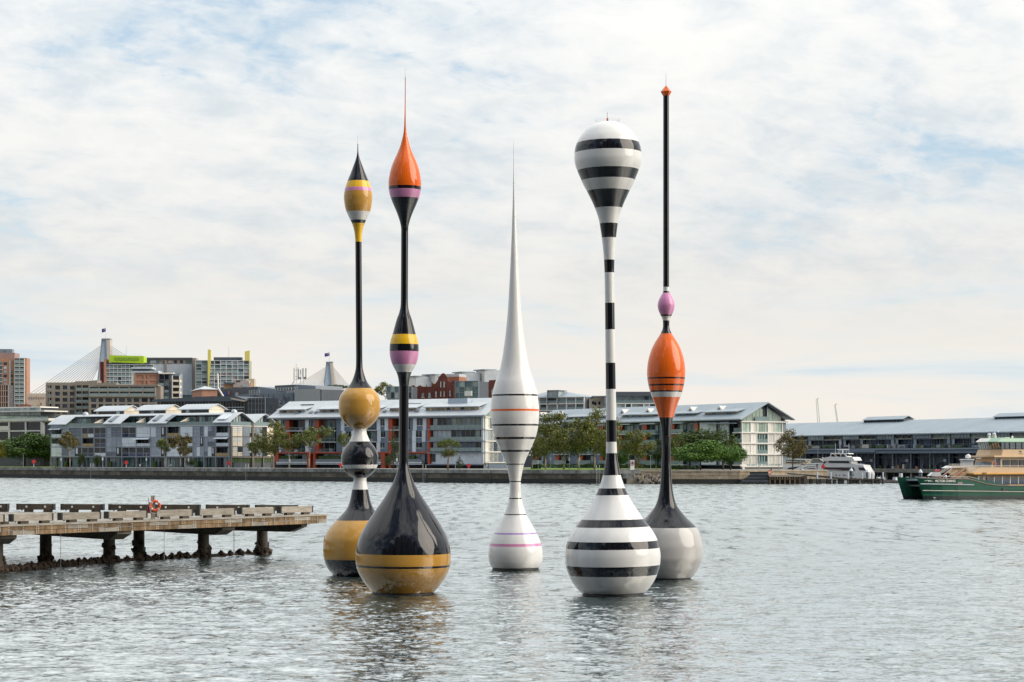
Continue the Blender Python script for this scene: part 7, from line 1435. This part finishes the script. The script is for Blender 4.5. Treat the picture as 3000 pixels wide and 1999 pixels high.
for i in range(len(xt)-1):
    pp('bridge_pane', M_clear, [(xt[i]+4, 270), (xt[i+1]-4, 270), (xt[i+1]-4, 388), (xt[i]+4, 388)], .62, .66); pp('bridge_mullion', M_fwin, [(xt[i]-5, 268), (xt[i]+4, 268), (xt[i]+4, 390), (xt[i]-5, 390)], .55, .7)
pp('chart_board', mat('chart_tan', (.33, .24, .16), .7), [(1880, 280), (1975, 280), (1985, 345), (1905, 350)], 1.2, 1.3)
for i in range(4): pp('blind', M_slab, [(1740+i*0+i*32, 300), (1760+i*32, 300), (1762+i*32, 372), (1742+i*32, 372)], 3.4, 3.5)
F_r = [(1900, .2), (1720, 2.2), (1515, 6.2), (1540, 9.8)]; F_r2 = [(1960, .5), (1790, 2.5), (1600, 6.0), (1640, 9.5)]
slab('roof', M_fr, F_r, 200, 268, F_r2); slab('roof_lip', mat('roof_edge_green', (.10, .26, .16), .5), [(1895, .15), (1715, 2.15), (1520, 6.2), (1545, 9.85)], 262, 271)
for ia in (1,): front_pane('roof_nose', M_warmw, F_r[ia], F_r[ia+1], 0, 1, 202, 266, (F_r2[ia], F_r2[ia+1]), .03)
for x, y, r in ((1752, 138, .26), (1836, 128, .28)): 
    b_ = c7(x, y); p.mb(MB().lathe([(.02, -r*.7), (r*.9, -r*.6), (r*1.05, 0), (r*.8, r*.6), (.02, r*.85)], 16, (p.U(b_[0], 4), 4, p.Z(b_[0], b_[1], 4))), 'radar_dome', M_gel, True); b2 = c7(x, 195); w_ = .22 if x < 1800 else .42
    p.mb(MB().lathe([(w_*1.2, p.Z(b2[0], b2[1], 4)-.4), (w_*.8, p.Z(b_[0], b_[1], 4)-r*.5)], 10, (p.U(b_[0], 4), 4, 0)), 'dome_mast', M_ant, True)
b_ = c7(1830, 95); p.box('radar_bar', mat('radar_blue', (.03, .09, .32), .4), p.U(c7(1757, 95)[0], 4), p.U(c7(1895, 95)[0], 4), 3.9, 4.1, p.Z(b_[0], b_[1]+1.2, 4), p.Z(b_[0], b_[1]-1.2, 4)); b_ = c7(1905, 92); p.mb(MB().lathe([(.02, -.1), (.14, 0), (.02, .14)], 8, (p.U(b_[0], 4), 4, p.Z(b_[0], b_[1], 4))), 'radar_tip', M_gel); b_ = c7(2150, 182); p.mb(MB().lathe([(.08, -.4), (.16, -.1), (.14, .12), (.02, .2)], 10, (p.U(b_[0], 3), 3, p.Z(b_[0], b_[1], 3))), 'aerial', M_gel); pp('roof_hatch', M_warmw, [(2030, 186), (2110, 186), (2110, 196), (2030, 196)], 2, 4)
# bow stairs and rails
def tubes(nm, m, segs, r, y0=.5):
    mb = MB()
    for a, b in segs: mb.tube((U7(a[0], y0), y0, Z7(a[0], a[1], y0)), (U7(b[0], y0), y0, Z7(b[0], b[1], y0)), r, 6)
    return p.mb(mb, nm, m)
pp('stair_landing', M_fc, [(1130, 712), (1340, 704), (1400, 760), (1330, 826), (1300, 905), (1200, 900), (1060, 800)], 4.2, 4.5); pp('landing_front', M_gel, [(980, 715), (1060, 676), (1340, 672), (1340, 706), (1130, 714), (1000, 722)], 3.6, 4.4)
pp('port_ramp', M_ft, [(905, 882), (1080, 765), (1105, 765), (935, 884)], 5.2, 5.5); pp('starboard_ramp', M_ft, [(1105, 900), (1300, 778), (1325, 778), (1140, 902)], 2.2, 2.5); pp('stair_side', M_fc, [(1120, 902), (1330, 788), (1420, 800), (1240, 905)], 2.5, 2.8)
tubes('stair_rail', M_frail, [((800, 852), (1020, 716)), ((830, 862), (1060, 716)), ((925, 868), (1110, 716)), ((1120, 882), (1310, 740)), ((1010, 880), (1200, 760))], .045, 3.0)
tubes('deck_rail', M_frail, [((1060, 650), (1340, 650)), ((1110, 676), (1440, 676)), ((1120, 690), (1440, 690))]+[((x, 640), (x, 712)) for x in range(1120, 1440, 44)], .035, 1.4)
tubes('bow_rail', M_frail, [((960, 858), (1420, 868)), ((1420, 866), (1560, 905)), ((1560, 905), (1700, 950)), ((1700, 950), (1870, 998)), ((1280, 866), (1450, 905)), ((1450, 905), (1700, 975))]+[((x, 858+(x-960)*.02), (x, 898)) for x in range(960, 1420, 60)], .035, .25)
tubes('far_bow_rail', M_frail, [((760, 870), (900, 872)), ((800, 856), (800, 886)), ((860, 856), (860, 888))], .035, 6.6)
tubes('side_rail', M_frail, [((1340, 672), (1960, 674)), ((1960, 674), (2700, 676)), ((1340, 692), (2700, 706))], .04, .12)
for x in (330, 350, 490, 520, 600, 640, 700): p.mb(MB().lathe([(.12, 0), (.12, .25), (.2, .3), (.2, .36)], 8, (U7(x, 2.0 if x > 540 else 6.4), 2.0 if x > 540 else 6.4, zdk-.25)), 'bollard', M_slab)
pp('brow_table', M_slab, [(1520, 540), (1620, 540), (1612, 552), (1530, 552)], -.1, .6)
zt_ = lambda y, x=1000: Z7(x, y)
M_let = mat('lettering_white', (.78, .76, .72), .5); rot = (R(90), 0, p.th)
def ftext(s_, x, y, size, m, off, nm='lettering', bold=.004, dz=0):
    b_ = c7(x, y); w_ = p.W(p.U(b_[0], off), off, p.Z(b_[0], b_[1], off))-p.rl; return text(s_, size, m, e, w_, rot, nm, .012, bold)
ftext('VICTOR CHANG', 997, 957, .50, M_let, -.06, 'ship_name', .012); ftext('24713', 1670, 818, .34, mat('number_brown', (.10, .06, .03), .6), .06, 'registration_number', .006); ftext('24713', 1670, 440, .30, mat('faint_tan', (.42, .30, .18), .6), .27, 'faint_number', 0)
pp('logo_stroke', M_let, [(680, 922), (760, 930), (760, 934), (705, 932), (722, 958)], -.05, .02); pp('logo_stroke', M_let, [(708, 938), (788, 942), (788, 946), (715, 944)], -.05, .02); ftext('NSW', 657, 940, .16, M_let, -.06, 'small_lettering', .003)
pp('name_badge', mat('badge_rose', (.45, .30, .26), .6), [(1205, 985), (1230, 950), (1245, 972), (1258, 950), (1270, 972), (1285, 950), (1292, 985)], -.05, .02); pp('operator_badge', mat('badge_green', (.03, .26, .12), .5), [(2278, 440), (2276, 425), (2290, 412), (2306, 418), (2314, 436), (2312, 446), (2300, 428), (2288, 424), (2284, 440)], .22, .3); pp('badge_line', M_mgrey, [(2262, 462), (2342, 470), (2342, 474), (2262, 466)], .24, .3)
pp('hull_hatch', M_fgd, [(1985, 1065), (2045, 1070), (2045, 1112), (1985, 1106)], -.06, .05); pp('hull_mark', M_let, [(797, 1218), (838, 1220), (838, 1226), (797, 1224)], .12, .3); pp('hull_mark', M_let, [(812, 1240), (820, 1240), (820, 1252), (812, 1252)], .14, .3)
b_ = c7(2052, 388); w_ = p.W(p.U(b_[0], 1.5), 1.5, p.Z(b_[0], b_[1], 1.5)-.75)
person(0, 0, 'ferry crew member in a pale blue shirt seen through the bridge windows', 1, (.45, .52, .62), (.03, .03, .05), R(10), loc=w_, group=None)
b_ = c7(2255, 388); w_ = p.W(p.U(b_[0], 2.0), 2.0, p.Z(b_[0], b_[1], 2.0)-.95)
person(0, 0, 'second person in beige at the right end of the ferry bridge', 1, (.35, .30, .22), (.03, .03, .05), R(-20), loc=w_, group=None)
# small white launch moored behind the ferry bow
e, p = bld('moored_boat', 'small white boat with red cover moored behind the ferry bow rails', 2725, 470, 2760, 470, cat='boat', z=0)
c7b = lambda x, y: c7(x, y)
p.ppoly('hull', M_gel, [c7b(*q) for q in ((720, 850), (780, 790), (900, 785), (940, 860))], 0, 2.4); p.ppoly('cover', M_ringred, [c7b(*q) for q in ((835, 770), (860, 735), (870, 760), (905, 745), (900, 775))], .4, 1.8)
e, p = bld('moored_boat', 'white flybridge boat masked by the ferry front and its raked windows', 2818, 500, 2860, 500, cat='boat', z=0)
p.ppoly('hull', M_gel, [c7b(*q) for q in ((1300, 560), (1480, 556), (1480, 900), (1300, 900))], .5, 3.5); p.ppoly('top', M_gel, [c7b(*q) for q in ((1290, 575), (1320, 560), (1500, 556), (1500, 585))], 0, 4); p.mb(MB().lathe([(.02, -.5), (.7, -.3), (.7, .3), (.02, .7)], 12, (p.U(c7b(1390, 0)[0], 2), 2, p.Z(*c7b(1385, 520), 2))), 'dome', M_gel, True)
# ------------------------------------------------------------------ the city across the street behind the camera (seen mirrored in the glossy sculptures)
M_tw = [mat('tower_glass_dark', (.025, .035, .045), .25, var=.3, vscale=.05), mat('tower_stone', (.20, .17, .12), .6, var=.2, vscale=.05), mat('tower_blue', (.03, .05, .09), .2, var=.3, vscale=.04)]
rs = random.Random(21); k = 0
for i, (x, y, w, h) in enumerate(((-235, -140, 44, 42), (-170, -190, 42, 120), (-120, -120, 30, 75), (-88, -210, 40, 215), (-46, -150, 30, 165), (-14, -230, 36, 260), (20, -130, 26, 110), (50, -200, 36, 230), (86, -140, 30, 140), (118, -230, 40, 200), (158, -150, 34, 90), (205, -210, 44, 170), (262, -150, 40, 60), (-300, -220, 60, 90), (330, -240, 60, 120))):
    m = M_tw[i % 3]; x, y = x*.72, y*.58-10; e = empty('office_tower', (x, y, 4.4), ['low dark', 'slim stone-clad', 'short blue-glass', 'tall dark-glass', 'mid-height stone', 'tallest blue-glass', 'narrow dark', 'broad stone-clad', 'slender blue-glass', 'big dark-glass', 'squat stone', 'high blue', 'lowest dark', 'wide stone', 'wide blue-glass'][i]+' office tower on the near shore behind the viewer, mirrored in the sculptures', 'building', 'office towers behind the viewer'); e.rotation_euler[2] = rs.uniform(-.4, .4)
    MB().box(-w/2, w/2, -w/2, w/2, 0, h).obj('core', m, e); mb = MB(); nf = int(h/7)
    for f in range(nf): mb.box(-w/2-.6, w/2+.6, -w/2-.6, w/2+.6, 5+f*7, 6.6+f*7)
    mb.obj('floor_bands', M_tw[(i+1) % 3], e); MB().box(-w*.3, w*.3, -w*.3, w*.3, h, h+8).obj('plant_room', m, e)
